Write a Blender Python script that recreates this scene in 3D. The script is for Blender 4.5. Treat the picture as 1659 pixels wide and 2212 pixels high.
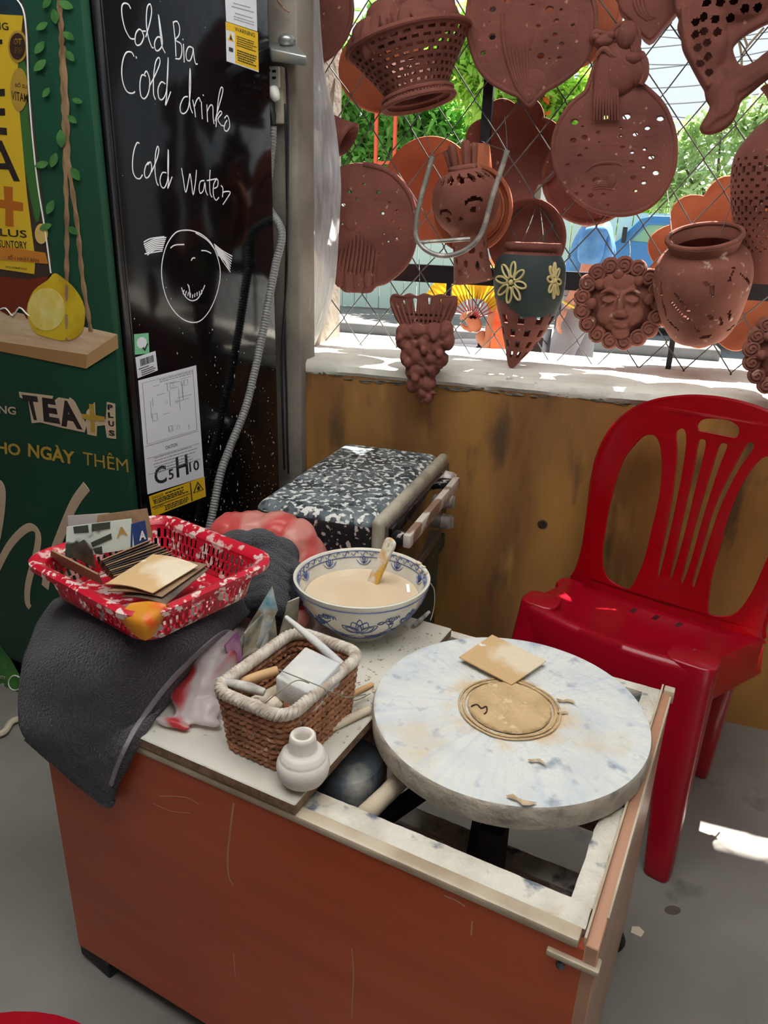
import bpy, bmesh, math, random
from mathutils import Vector, Matrix, noise
from mathutils.bvhtree import BVHTree
import numpy as np
random.seed(7)
for o in list(bpy.data.objects): bpy.data.objects.remove(o)
S = bpy.context.scene
COL = S.collection
PI = math.pi

# ---------------------------------------------------------------- camera
IW, IH, FPX = 1659.0, 2212.0, 1600.0
PITCH, ROLL, YAW = math.radians(21.29), math.radians(1.83), math.radians(17.83)
CAM = Vector((0, 0, 1.2))
def _axes():
    cp, sp = math.cos(PITCH), math.sin(PITCH)
    f = Vector((0, cp, -sp)); u = Vector((0, sp, cp)); r = Vector((1, 0, 0))
    r2 = r*math.cos(ROLL) + u*math.sin(ROLL); u2 = u*math.cos(ROLL) - r*math.sin(ROLL)
    Z = Matrix.Rotation(YAW, 3, 'Z')
    return Z @ r2, Z @ u2, Z @ f
RT, UP, FW = _axes()
cd = bpy.data.cameras.new('camera'); cam = bpy.data.objects.new('camera', cd); COL.objects.link(cam)
cd.sensor_fit = 'VERTICAL'; cd.sensor_height = 24.0; cd.sensor_width = 18.0; cd.lens = FPX/IH*24.0
cd.clip_start = 0.02; cd.clip_end = 500
M3 = Matrix((RT, UP, -FW)).transposed()
cam.matrix_world = Matrix.Translation(CAM) @ M3.to_4x4()
S.camera = cam

# ---------------------------------------------------------------- light
S.view_settings.view_transform = 'Standard'; S.view_settings.look = 'None'
S.view_settings.gamma = 1.0; S.view_settings.use_curve_mapping = False
S.view_settings.exposure = 0.6
def build_world():
    w = bpy.data.worlds.new('sky'); S.world = w; w.use_nodes = True
    n = w.node_tree.nodes; l = w.node_tree.links; n.clear()
    out = n.new('ShaderNodeOutputWorld'); bg = n.new('ShaderNodeBackground')
    tc = n.new('ShaderNodeTexCoord'); sx = n.new('ShaderNodeSeparateXYZ'); rp = n.new('ShaderNodeValToRGB')
    l.new(tc.outputs['Generated'], sx.inputs[0])
    l.new(sx.outputs['Z'], rp.inputs[0])
    e = rp.color_ramp.elements
    e[0].position = 0.0; e[0].color = (0.80, 0.86, 0.88, 1)
    e[1].position = 0.9; e[1].color = (0.62, 0.80, 1.0, 1)
    m = e.new(0.18); m.color = (0.84, 0.94, 1.0, 1)
    nz = n.new('ShaderNodeTexNoise'); nz.inputs['Scale'].default_value = 3.0; nz.inputs['Detail'].default_value = 5
    l.new(tc.outputs['Generated'], nz.inputs['Vector'])
    mx = n.new('ShaderNodeMix'); mx.data_type = 'RGBA'
    cr = n.new('ShaderNodeValToRGB'); cr.color_ramp.elements[0].position = .45; cr.color_ramp.elements[1].position = .65
    l.new(nz.outputs['Fac'], cr.inputs[0]); l.new(cr.outputs[0], mx.inputs['Factor'])
    l.new(rp.outputs[0], mx.inputs['A']); mx.inputs['B'].default_value = (0.97, 0.98, 1.0, 1)
    l.new(mx.outputs['Result'], bg.inputs['Color']); bg.inputs['Strength'].default_value = 0.70
    l.new(bg.outputs[0], out.inputs[0])
build_world()
sd = bpy.data.lights.new('sun', 'SUN'); sd.energy = 17.0; sd.angle = math.radians(0.6); sd.color = (1, .95, .87)
sun = bpy.data.objects.new('sun', sd); COL.objects.link(sun)
SUN_DIR = Vector((-0.10, -0.425, -0.885))
sun.rotation_euler = SUN_DIR.to_track_quat('-Z', 'Y').to_euler(); sun.location = (0, 3, 6)

# ---------------------------------------------------------------- rays: photograph pixel -> point on a real plane
def ray(x, y): return FW + RT*((x-IW/2)/FPX) - UP*((y-IH/2)/FPX)
def onp(x, y, P, n):
    d = ray(x, y); n = Vector(n); return CAM + d*((Vector(P)-CAM).dot(n)/d.dot(n))
def onz(x, y, z): return onp(x, y, (0, 0, z), (0, 0, 1))
def ony(x, y, Y): return onp(x, y, (0, Y, 0), (0, 1, 0))
class Plane:
    """local frame on a plane: u right, v up, w towards the viewer side"""
    def __init__(s, P, u, v):
        s.P = Vector(P); s.u = Vector(u).normalized(); v = Vector(v); s.v = (v - s.u*v.dot(s.u)).normalized(); s.w = s.u.cross(s.v)
    def px(s, x, y):
        q = onp(x, y, s.P, s.w) - s.P; return (q.dot(s.u), q.dot(s.v))
    def at(s, u, v, w=0.0): return s.P + s.u*u + s.v*v + s.w*w
    def pt(s, x, y, w=0.0): return s.at(*s.px(x, y), w)
    def mat(s, w=0.0):
        m = Matrix((s.u, s.v, s.w)).transposed().to_4x4(); m.translation = s.P + s.w*w; return m
def ZP(Y, w=0): return Plane((0, Y, 0), (1, 0, 0), (0, 0, 1))

# ---------------------------------------------------------------- materials
def lin(c): return tuple(((v/255.0)/12.92 if v/255.0 <= .04045 else (((v/255.0)+.055)/1.055)**2.4) for v in c)
MATS = {}
def mat(name, c, rough=.6, c2=None, scale=6, detail=4, lo=.4, hi=.65, bump=0, bscale=40, metal=0, trans=0, transl=None,
        coat=0, spec=.5, sp=None, spscale=30, splo=.6, sphi=.64, stretch=(1,1,1), sp2=None, sp2scale=8, sp2lo=.55, sp2hi=.7, alpha=1, emit=None, sheen=0, gen=False):
    """c base colour; c2 second colour mixed by noise; sp, sp2 spots of clay or dirt over it"""
    if name in MATS: return MATS[name]
    m = bpy.data.materials.new(name); m.use_nodes = True; MATS[name] = m
    nt = m.node_tree; n = nt.nodes; l = nt.links
    b = n['Principled BSDF']; out = n['Material Output']
    b.inputs['Roughness'].default_value = rough; b.inputs['Metallic'].default_value = metal
    b.inputs['Specular IOR Level'].default_value = spec; b.inputs['Coat Weight'].default_value = coat
    b.inputs['Sheen Weight'].default_value = sheen
    b.inputs['Transmission Weight'].default_value = trans; b.inputs['Alpha'].default_value = alpha
    tc = n.new('ShaderNodeTexCoord'); mp = n.new('ShaderNodeMapping'); l.new(tc.outputs['Object'], mp.inputs[0])
    mp.inputs['Scale'].default_value = stretch
    col = lin(c) + (1,)
    cur = None
    def layer(A, Bc, sc, lo, hi, det, seed):
        z = n.new('ShaderNodeTexNoise'); z.inputs['Scale'].default_value = sc; z.inputs['Detail'].default_value = det
        z.noise_dimensions = '4D'; z.inputs['W'].default_value = seed
        l.new(mp.outputs[0], z.inputs['Vector'])
        r = n.new('ShaderNodeMapRange'); r.inputs['From Min'].default_value = lo; r.inputs['From Max'].default_value = hi
        l.new(z.outputs['Fac'], r.inputs['Value'])
        x = n.new('ShaderNodeMix'); x.data_type = 'RGBA'; l.new(r.outputs[0], x.inputs['Factor'])
        if isinstance(A, tuple): x.inputs['A'].default_value = A
        else: l.new(A, x.inputs['A'])
        x.inputs['B'].default_value = lin(Bc) + (1,)
        return x.outputs['Result']
    src = col
    if c2: src = layer(src, c2, scale, lo, hi, detail, 1.3)
    if sp2: src = layer(src, sp2, sp2scale, sp2lo, sp2hi, 6, 4.1)
    if sp: src = layer(src, sp, spscale, splo, sphi, 5, 9.7)
    if isinstance(src, tuple): b.inputs['Base Color'].default_value = src
    else: l.new(src, b.inputs['Base Color'])
    if bump:
        z = n.new('ShaderNodeTexNoise'); z.inputs['Scale'].default_value = bscale; z.inputs['Detail'].default_value = 5
        l.new(mp.outputs[0], z.inputs['Vector'])
        bp = n.new('ShaderNodeBump'); bp.inputs['Strength'].default_value = bump; bp.inputs['Distance'].default_value = .01
        l.new(z.outputs['Fac'], bp.inputs['Height']); l.new(bp.outputs[0], b.inputs['Normal'])
    if transl:
        t = n.new('ShaderNodeBsdfTranslucent'); ms = n.new('ShaderNodeMixShader'); ms.inputs[0].default_value = transl
        if isinstance(src, tuple): t.inputs['Color'].default_value = src
        else: l.new(src, t.inputs['Color'])
        l.new(b.outputs[0], ms.inputs[1]); l.new(t.outputs[0], ms.inputs[2]); l.new(ms.outputs[0], out.inputs['Surface'])
    m.diffuse_color = col
    return m

# ---------------------------------------------------------------- objects and naming
def wloc(o):
    v = Vector((0, 0, 0))
    while o: v += o.location; o = o.parent
    return v
def tag(o, label=None, cat=None, group=None, kind=None):
    if label: o['label'] = label
    if cat: o['category'] = cat
    if group: o['group'] = group
    if kind: o['kind'] = kind
    return o
def thing(name, loc, label, cat, group=None):
    o = bpy.data.objects.new(name, None); COL.objects.link(o); o.location = loc
    o.empty_display_size = .05
    return tag(o, label, cat, group)
def catmull(pts, n=8, closed=True):
    P = [Vector(p) for p in pts]; N = len(P); R = []
    for i in range(N if closed else N-1):
        if closed: a, b, c, d = P[i-1], P[i], P[(i+1) % N], P[(i+2) % N]
        else: a, b, c, d = P[max(i-1, 0)], P[i], P[i+1], P[min(i+2, N-1)]
        for k in range(n):
            t = k/n
            R.append(.5*((2*b) + (c-a)*t + (2*a-5*b+4*c-d)*t*t + (3*b-3*c+d-a)*t**3))
    if not closed: R.append(P[-1])
    return R
class MB:
    def __init__(s): s.V = []; s.F = []
    def add(s, V, F, M=None):
        k = len(s.V)
        s.V += [(M @ Vector(v)) if M else Vector(v) for v in V]
        s.F += [tuple(i+k for i in f) for f in F]; return s
    def box(s, c, size, M=None, rz=0, taper=1.0):
        x, y, z = size[0]/2, size[1]/2, size[2]/2; t = taper
        V = [(-x,-y,-z),(x,-y,-z),(x,y,-z),(-x,y,-z),(-x*t,-y*t,z),(x*t,-y*t,z),(x*t,y*t,z),(-x*t,y*t,z)]
        m = Matrix.Translation(Vector(c)) @ Matrix.Rotation(rz, 4, 'Z')
        if M: m = M @ m
        return s.add(V, [(3,2,1,0),(4,5,6,7),(0,1,5,4),(1,2,6,5),(2,3,7,6),(3,0,4,7)], m)
    def hexa(s, P8):  # bottom 4 ccw, top 4 ccw
        return s.add(P8, [(3,2,1,0),(4,5,6,7),(0,1,5,4),(1,2,6,5),(2,3,7,6),(3,0,4,7)])
    def tube(s, path, r, n=8, closed=False, cap=True, flat=1.0, up=None):
        P = [Vector(p) for p in path]; N = len(P); rr = r if hasattr(r, '__len__') else [r]*N
        T = []
        for i in range(N):
            a = P[i-1] if (i > 0 or closed) else P[i]; b = P[(i+1) % N] if (i < N-1 or closed) else P[i]
            t = (b-a); T.append(t.normalized() if t.length > 1e-9 else Vector((0,0,1)))
        ref = Vector(up) if up else (Vector((0,0,1)) if abs(T[0].z) < .9 else Vector((1,0,0)))
        x = T[0].cross(ref).normalized(); V = []; F = []
        for i in range(N):
            if up: x = T[i].cross(ref).normalized()
            else:
                x = (x - T[i]*x.dot(T[i])); x = x.normalized() if x.length > 1e-6 else T[i].orthogonal().normalized()
            y = T[i].cross(x)
            for k in range(n):
                a = 2*PI*k/n; V.append(P[i] + x*(math.cos(a)*rr[i]) + y*(math.sin(a)*rr[i]*flat))
        for i in range(N if closed else N-1):
            j = (i+1) % N
            for k in range(n):
                k2 = (k+1) % n; F.append((i*n+k, i*n+k2, j*n+k2, j*n+k))
        if cap and not closed:
            F.append(tuple(range(n-1, -1, -1))); F.append(tuple((N-1)*n+k for k in range(n)))
        return s.add(V, F)
    def bar(s, a, b, w, h, up=(0,0,1)):
        a, b = Vector(a), Vector(b); t = (b-a).normalized(); x = t.cross(Vector(up)).normalized(); y = x.cross(t)
        V = []
        for p in (a, b):
            for (i, j) in ((-1,-1),(1,-1),(1,1),(-1,1)): V.append(p + x*(i*w/2) + y*(j*h/2))
        return s.add(V, [(3,2,1,0),(4,5,6,7),(0,1,5,4),(1,2,6,5),(2,3,7,6),(3,0,4,7)])
    def lathe(s, prof, n=48, M=None, hole=None, sx=1, sy=1, a0=0, a1=2*PI, mod=None):
        """prof: (r, z); hole(theta, i) -> True leaves the face out; mod(theta, r, z) -> r"""
        full = abs(a1-a0-2*PI) < 1e-6; m = n if full else n+1; V = []; F = []
        for i, (r, z) in enumerate(prof):
            for k in range(m):
                a = a0 + (a1-a0)*k/n; q = mod(a, r, z) if mod else r
                V.append((math.cos(a)*q*sx, math.sin(a)*q*sy, z))
        for i in range(len(prof)-1):
            for k in range(n):
                if hole and hole(a0+(a1-a0)*(k+.5)/n, i): continue
                k2 = (k+1) % m; F.append((i*m+k, i*m+k2, (i+1)*m+k2, (i+1)*m+k))
        return s.add(V, F, M)
    def ball(s, c, r, M=None, n=12, rot=None):
        r = r if hasattr(r, '__len__') else (r, r, r); V = []; F = []
        R = rot if rot is not None else Matrix.Identity(3)
        for i in range(n//2+1):
            ph = PI*i/(n//2)
            for k in range(n):
                a = 2*PI*k/n
                V.append(Vector(c) + R @ Vector((r[0]*math.sin(ph)*math.cos(a), r[1]*math.sin(ph)*math.sin(a), r[2]*math.cos(ph))))
        for i in range(n//2):
            for k in range(n):
                k2 = (k+1) % n; F.append((i*n+k, (i+1)*n+k, (i+1)*n+k2, i*n+k2))
        return s.add(V, F, M)
    def grid(s, G, flip=False, closed_u=False):
        r = len(G); c = len(G[0]); V = [p for row in G for p in row]; F = []
        for i in range(r-1):
            for j in range(c if closed_u else c-1):
                j2 = (j+1) % c; f = (i*c+j, i*c+j2, (i+1)*c+j2, (i+1)*c+j); F.append(f[::-1] if flip else f)
        return s.add(V, F)
    def merge(s, me, M=None):
        return s.add([v.co.copy() for v in me.vertices], [tuple(p.vertices) for p in me.polygons], M)
    def build(s, name, m, parent=None, smooth=True, mods=None, origin=None, label=None, ang=40):
        V = s.V
        if parent is None:
            if origin is None:
                a = np.array([tuple(v) for v in V]); origin = Vector(((a[:,0].min()+a[:,0].max())/2, (a[:,1].min()+a[:,1].max())/2, a[:,2].min()))
            off = Vector(origin)
        else: off = wloc(parent)
        me = bpy.data.meshes.new(name)
        me.from_pydata([tuple(Vector(v)-off) for v in V], [], s.F); me.validate(); me.update()
        bm = bmesh.new(); bm.from_mesh(me); bmesh.ops.remove_doubles(bm, verts=bm.verts, dist=1e-5)
        bmesh.ops.recalc_face_normals(bm, faces=bm.faces) if not getattr(s, 'keep', False) else None
        bm.to_mesh(me); bm.free()
        o = bpy.data.objects.new(name, me); COL.objects.link(o)
        if parent is None: o.location = off
        else: o.parent = parent
        for k in (m if isinstance(m, (list, tuple)) else [m]): me.materials.append(k)
        for p in me.polygons: p.use_smooth = smooth
        for md in (mods or []):
            t = md[0]; q = o.modifiers.new(t.lower(), t)
            for k, v in md[1].items(): setattr(q, k, v)
        if mods: bake(o)
        if smooth and ang < 180:
            try: o.data.set_sharp_from_angle(angle=math.radians(ang))
            except Exception: pass
        if label: o['label'] = label
        return o
def bake(o):
    bpy.context.view_layer.update()
    dg = bpy.context.evaluated_depsgraph_get()
    me = bpy.data.meshes.new_from_object(o.evaluated_get(dg)); old = o.data
    o.modifiers.clear(); o.data = me; me.name = o.name
    for p in me.polygons: p.use_smooth = True
def surf(o):
    me = o.data; w = wloc(o); t = BVHTree.FromPolygons([tuple(v.co+w) for v in me.vertices], [tuple(p.vertices) for p in me.polygons])
    def f(x, y, out=.0008):
        h = t.ray_cast(CAM, ray(x, y).normalized()); return None if h[0] is None else h[0] - ray(x, y).normalized()*out
    return f
SOLID = lambda t, off=-1: ('SOLIDIFY', dict(thickness=t, offset=off))
BEV = lambda w, seg=2: ('BEVEL', dict(width=w, segments=seg, limit_method='ANGLE', angle_limit=math.radians(35)))
SUB = lambda n=1: ('SUBSURF', dict(levels=n, render_levels=n))
REM = lambda v: ('REMESH', dict(mode='VOXEL', voxel_size=v, use_smooth_shade=True))
SMO = lambda i=4: ('SMOOTH', dict(factor=.5, iterations=i))

def flat_mesh(outer, holes=(), thick=.002, bevel=0.0, more=()):
    """closed outlines in local (u, v) -> mesh, cut-outs are real openings"""
    cu = bpy.data.curves.new('tmp', 'CURVE'); cu.dimensions = '2D'; cu.fill_mode = 'BOTH'
    cu.extrude = max(thick/2 - bevel, 0); cu.bevel_depth = bevel; cu.bevel_resolution = 2
    for poly in [outer] + list(more) + list(holes):
        sp = cu.splines.new('POLY'); sp.points.add(len(poly)-1); sp.use_cyclic_u = True
        for q, p in zip(sp.points, poly): q.co = (p[0], p[1], 0, 1)
    o = bpy.data.objects.new('tmp', cu); COL.objects.link(o); bpy.context.view_layer.update()
    me = bpy.data.meshes.new_from_object(o.evaluated_get(bpy.context.evaluated_depsgraph_get()))
    bpy.data.objects.remove(o); bpy.data.curves.remove(cu); return me
def text_mesh(txt, thick=.0006, align='LEFT', bold=0.0, spacing=1.0):
    cu = bpy.data.curves.new('tmp', 'FONT'); cu.body = txt; cu.size = 1.0; cu.extrude = thick; cu.offset = bold
    cu.align_x = align; cu.space_character = spacing; cu.resolution_u = 3
    o = bpy.data.objects.new('tmp', cu); COL.objects.link(o); bpy.context.view_layer.update()
    me = bpy.data.meshes.new_from_object(o.evaluated_get(bpy.context.evaluated_depsgraph_get()))
    bpy.data.objects.remove(o); bpy.data.curves.remove(cu); return me
def quad_text(mb, txt, pl, q, w=.0012, bold=0.0, rows=1.0):
    """fits a word into the quad q (bottom-left, bottom-right, top-right, top-left, local u, v) of plane pl"""
    me = text_mesh(txt, 0.0, bold=bold)
    if not len(me.vertices): return
    a = np.array([v.co[:] for v in me.vertices]); x0, x1, y0, y1 = a[:,0].min(), a[:,0].max(), a[:,1].min(), a[:,1].max()
    q = [Vector(p) for p in q]; V = []
    for p in a:
        s = (p[0]-x0)/max(x1-x0, 1e-6); t = (p[1]-y0)/max(y1-y0, 1e-6)
        e = q[0]*(1-s)*(1-t) + q[1]*s*(1-t) + q[2]*s*t + q[3]*(1-s)*t
        V.append(pl.at(e.x, e.y, w))
    mb.add(V, [tuple(p.vertices) for p in me.polygons]); bpy.data.meshes.remove(me)
def sheet(mb, pl, pix, w=.0006, thick=.0006, raw=False):
    """thin printed sheet or sticker from photo outline on plane pl"""
    pts = pix if raw else [pl.px(*p) for p in pix]
    mb.merge(flat_mesh(pts, thick=thick), pl.mat(w + thick/2))
def circ(cx, cy, r, n=24, ry=None, a=0):
    ry = ry or r
    return [(cx + r*math.cos(t)*math.cos(a) - ry*math.sin(t)*math.sin(a), cy + r*math.cos(t)*math.sin(a) + ry*math.sin(t)*math.cos(a)) for t in (2*PI*k/n for k in range(n))]
# ================================================================ the setting
YW = 1.836; SILL = .852; WALLB = 2.28
M_floor = mat('floor concrete', (118,112,106), .55, c2=(150,146,140), scale=2.2, lo=.35, hi=.7, bump=.08, bscale=60, sp=(88,82,78), spscale=7, splo=.62, sphi=.72, spec=.4)
M_ochre = mat('ochre painted plaster', (172,122,58), .8, c2=(120,78,42), scale=5, lo=.38, hi=.66, stretch=(1,1,.28), bump=.25, bscale=45, sp=(88,62,38), spscale=14, splo=.56, sphi=.7, sp2=(196,146,74), sp2scale=9, sp2lo=.6, sp2hi=.72)
M_cement = mat('cement render', (236,232,220), .9, c2=(214,208,196), scale=9, bump=.5, bscale=30, sp=(150,140,128), spscale=20, splo=.64, sphi=.72)
M_pillar = mat('pillar cement', (150,140,128), .9, c2=(120,112,102), scale=7, bump=.3, bscale=40)
M_road = mat('street asphalt', (120,120,122), .9, c2=(136,134,130), scale=1.5, bump=.1, bscale=30)
M_roof = mat('added skylight sheet', (240,242,244), .6, transl=.88)
mb = MB(); mb.box((0, .2, -.05), (7.0, 5.2-.0, .1)); mb.V = [Vector((v.x, min(v.y, 2.28), v.z)) for v in mb.V]
o = mb.build('floor', M_floor, smooth=False); tag(o, kind='structure')
# low wall with a crumbling plaster lip under the cement top
mb = MB(); mb.box((.9, (YW+WALLB)/2, .41), (4.4, WALLB-YW, .82)); o = mb.build('wall_back', M_ochre, smooth=False); tag(o, kind='structure')
def sill():
    mb = MB(); G = []; n = 260; x0, x1 = -1.3, 3.1
    rows = [(YW+.004, -.040), (YW-.006, -.024), (YW-.003, -.008), (YW+.006, 0)] + [(YW+.006+(WALLB-YW-.012)*k/14, 0) for k in range(1, 15)] + [(WALLB, -.01), (WALLB, -.035)]
    for r, (y, dz) in enumerate(rows):
        row = []
        for k in range(n+1):
            x = x0+(x1-x0)*k/n
            a = noise.noise(Vector((x*9, 1.7, 3))) + .5*noise.noise(Vector((x*31, 5, 1)))
            if r == 0: p = Vector((x, y, SILL+dz+.010*a))
            elif r <= 2: p = Vector((x, y-.005*a+.003*noise.noise(Vector((x*60, r, 2))), SILL+dz+.004*a))
            else:
                b = noise.noise(Vector((x*6, y*6, 8)))*.004 + noise.noise(Vector((x*25, y*25, 4)))*.002
                p = Vector((x, y, SILL+dz+b))
            row.append(p)
        G.append(row)
    mb.grid(G); return mb.build('trim_1', M_cement)
tag(sill(), 'rough cement coping on top of the low ochre wall', kind='structure')
mb = MB(); rg = random.Random(5)
for k in range(150):
    x = rg.uniform(-.82, .5); p = Vector((x, YW-.0005, SILL-.034 - .016*noise.noise(Vector((x*9,1.7,3))) + rg.uniform(-.004,.004)))
    mb.ball(p, (rg.uniform(.004,.018), rg.uniform(.001,.004), rg.uniform(.001,.0035)), n=8)
tag(mb.build('trim_2', mat('broken plaster edge', (120,112,98), .95, c2=(92,84,72), scale=60, bump=.5)), kind='structure')
# dark hairline where the plaster lip breaks away, and a plugged hole in the wall
mb = MB(); q = ony(1172, 1132, YW)
mb.lathe([(0.0,0),(.010,0),(.013,.0015),(.009,.003)], 14, Matrix.Translation(q) @ Matrix.Rotation(PI/2, 4, 'X'))
o = mb.build('wall_plug', mat('plug dark', (48,36,28), .9, c2=(90,70,50), scale=90)); tag(o, 'small dark drilled hole in the ochre wall left of the red chair', 'wall hole')
mb = MB(); mb.box((-1.6, -2.36, 1.3), (4.6, .1, 2.6)); mb.box((-3.45, 0, 1.3), (.1, 4.6, 2.6)); o = mb.build('added_wall_front', mat('added fill-blocking wall', (150,146,138), .9), smooth=False); tag(o, kind='structure')  # unseen rear and left walls, added to cut the frontal fill light
# pillar beside the window
PX = ony(649, 800, 1.80).x
mb = MB(); mb.box((-2.2, 2.12, 1.3), (2.6, .30, 2.6)); o = mb.build('wall_left', M_pillar, smooth=False); tag(o, kind='structure')
mb = MB(); mb.box((PX-.0375, 1.80+.05, 1.3), (.075, .10, 2.6)); o = mb.build('wall_left', M_pillar, smooth=False, mods=[BEV(.006)]); tag(o, kind='structure')
SKY = (-1.3, .8, -.3, 1.25)          # unseen translucent panel, added to light the table top from above
M_tin = mat('tin roof underside', (120,116,110), .6, c2=(98,92,86), scale=3)
mb = MB()
for (x0, x1, y0, y1) in ((-4.5, SKY[0], -2.75, 2.62), (SKY[1], 4.5, -2.75, 2.62), (SKY[0], SKY[1], -2.75, SKY[2]), (SKY[0], SKY[1], SKY[3], 2.62)):
    mb.box(((x0+x1)/2, (y0+y1)/2, 2.63), (x1-x0, y1-y0, .05))
o = mb.build('ceiling', M_tin, smooth=False); tag(o, kind='structure')
mb = MB(); mb.box(((SKY[0]+SKY[1])/2, (SKY[2]+SKY[3])/2, 2.64), (SKY[1]-SKY[0], SKY[3]-SKY[2], .006)); o = mb.build('added_skylight', M_roof, smooth=False); tag(o, kind='structure')
mb = MB(); mb.box((2.6, .0, 1.3), (.1, 4.5, 2.6)); o = mb.build('added_wall_right', M_pillar, smooth=False); tag(o, kind='structure')  # unseen wall, added to keep the fridge's reflections dark
# ================================================================ drinks fridge with its prints, stickers and chalk-pen writing
AF = math.radians(-9.4)
D1 = Vector((math.cos(AF), math.sin(AF), 0)); D2 = Vector((-math.sin(AF), math.cos(AF), 0)); ZZ = Vector((0,0,1))
FB = ony(604, 1025, 1.72); FB.z = 0                   # back corner of the side panel, on the floor
SIDE = Plane(FB, D2, ZZ)                              # u from front to back (towards the wall), w = D1 (towards the room)
uF = SIDE.px(306, 1075)[0]; uD = SIDE.px(296, 1075)[0] # body front edge, door front edge
FRONT = Plane(FB + D2*(uD-.012), D1, ZZ)              # door face; w points to the viewer
FRH = 1.95
M_blk = mat('fridge black gloss', (10,11,14), .10, sp=(215,215,210), spscale=190, splo=.735, sphi=.75, spec=.22, c2=(16,17,21), scale=3)
M_trim = mat('fridge black trim', (20,20,22), .25)
M_grn = mat('print green', (24,74,54), .5, c2=(36,64,44), scale=1.2, spec=.3)
M_white = mat('print white', (238,236,228), .5)
M_chalk = mat('chalk pen white', (240,242,245), .8)
M_yel = mat('print yellow', (226,186,44), .5)
M_gold = mat('print gold', (184,146,56), .5)
M_beige = mat('print beige', (206,178,150), .5)
M_dark = mat('print dark', (44,34,34), .5)
fr = thing('drinks_fridge', FB + D1*(-.30) + D2*(uF/2), 'tall black drinks fridge with green printed door and white handwriting on its side', 'fridge')
def fbox(u0, u1, z0, z1, d0, d1):
    """box in fridge coordinates: u along depth, d = distance from the side panel into the body"""
    return [FB + D2*u + D1*(-d) + ZZ*z for z in (z0, z1) for (u, d) in ((u0, d1), (u0, d0), (u1, d0), (u1, d1))]
MB().hexa(fbox(uF, 0, .06, FRH, 0, .60)).build('cabinet_body', M_blk, fr, mods=[BEV(.006)])
MB().hexa(fbox(uD-.012, uF-.004, .10, FRH-.02, .006, .594)).build('door', M_grn, fr, mods=[BEV(.004)])
MB().hexa(fbox(uF-.004, uF+.010, .06, FRH, -.0016, .004)).build('edge_trim', M_trim, fr, mods=[BEV(.001)])
MB().hexa(fbox(uF+.0125, uF+.016, .06, FRH, -.0012, .004)).build('edge_trim', M_trim, fr)
MB().hexa(fbox(uF+.02, -.02, 0, .06, .03, .57)).build('plinth', M_trim, fr, smooth=False)
fsc = .4219   # zoom step of the traced strokes
def strokes(lines, ox, oy, k, r=.00125):
    mb = MB()
    for L in lines:
        P = [SIDE.px(ox+x*k, oy+y*k) for x, y in L]
        P = catmull([(p[0], p[1], 0) for p in P], 4, False) if len(P) > 2 else [Vector((p[0], p[1], 0)) for p in P]
        mb.tube([SIDE.at(p.x, p.y, .0006) for p in P], r, 6, flat=.35, up=D1)
    return mb
W1 = [[(668,45),(655,22),(632,18),(622,40),(625,90),(640,150),(665,195),(686,200)],[(728,162),(712,150),(695,170),(690,210),(700,232),(720,225),(735,190),(728,162),(745,160)],
[(745,190),(765,120),(775,60),(768,22),(752,40),(748,120),(758,190),(775,240),(785,245)],[(825,195),(805,190),(790,220),(795,255),(812,258),(830,225),(822,150),(810,75),(818,160),(828,235),(845,272)],
[(885,110),(895,200),(900,290)],[(885,115),(905,110),(918,140),(915,180),(897,205),(925,225),(930,265),(920,300),(897,300)],[(938,225),(940,270),(942,320)],[(934,198),(936,206)],
[(985,245),(965,240),(952,270),(955,305),(972,310),(985,275),(988,245),(992,290),(1000,325),(1010,328)]]
W2 = [[(685,290),(672,268),(645,270),(628,310),(622,370),(630,430),(650,470),(675,478),(690,470)],[(695,288),(698,300)],[(745,390),(725,385),(715,430),(720,490),(740,505),(760,470),(765,410),(750,365),(738,380)],
[(765,440),(800,370),(818,320),(812,295),(795,320),(785,400),(785,480),(795,510)],[(845,430),(825,420),(808,455),(812,500),(830,510),(850,470),(858,380),(860,295),(855,400),(852,490),(846,540),(873,470)],
[(960,495),(940,500),(922,540),(925,575),(945,580),(965,545),(975,440),(972,350),(968,450),(972,540),(985,580)],[(985,510),(995,560),(1000,600)],[(995,545),(1005,515),(1018,500),(1025,520)],
[(1030,520),(1032,570),(1035,610)],[(1038,484),(1041,491)],[(1058,535),(1060,590),(1062,625)],[(1060,570),(1075,540),(1088,545),(1090,600),(1095,635)],
[(1100,620),(1115,560),(1135,490),(1140,455),(1130,450),(1118,500),(1110,580),(1105,650)],[(1108,600),(1125,570),(1135,580),(1115,610),(1130,640),(1145,645)],[(1148,606),(1162,592),(1172,615),(1174,650),(1160,672),(1146,660),(1152,632),(1162,615)]]
W3 = [[(712,735),(700,732),(685,770),(677,830),(680,880),(695,910),(715,915),(728,895)],[(760,830),(745,850),(738,885),(745,910),(760,905),(775,870),(770,830),(755,845)],
[(775,880),(800,820),(812,770),(805,750),(795,790),(792,870),(800,930),(810,950)],[(850,885),(830,885),(818,920),(825,955),(842,960),(858,915),(862,830),(860,765),(858,860),(862,930),(858,965),(880,905)],
[(928,860),(938,920),(950,985),(965,920),(972,890),(980,940),(988,998),(1000,930),(1005,870)],[(1045,925),(1025,930),(1018,965),(1025,990),(1040,975),(1048,935),(1052,975),(1062,1000)],
[(1075,870),(1072,930),(1075,990),(1085,1010)],[(1058,925),(1110,915)],[(1095,965),(1112,955),(1115,925),(1105,920),(1092,950),(1092,1000),(1105,1025),(1120,1010)],[(1130,950),(1140,965),(1138,1010)],[(1140,985),(1160,980),(1178,985),(1165,1010),(1140,1048)]]
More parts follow.
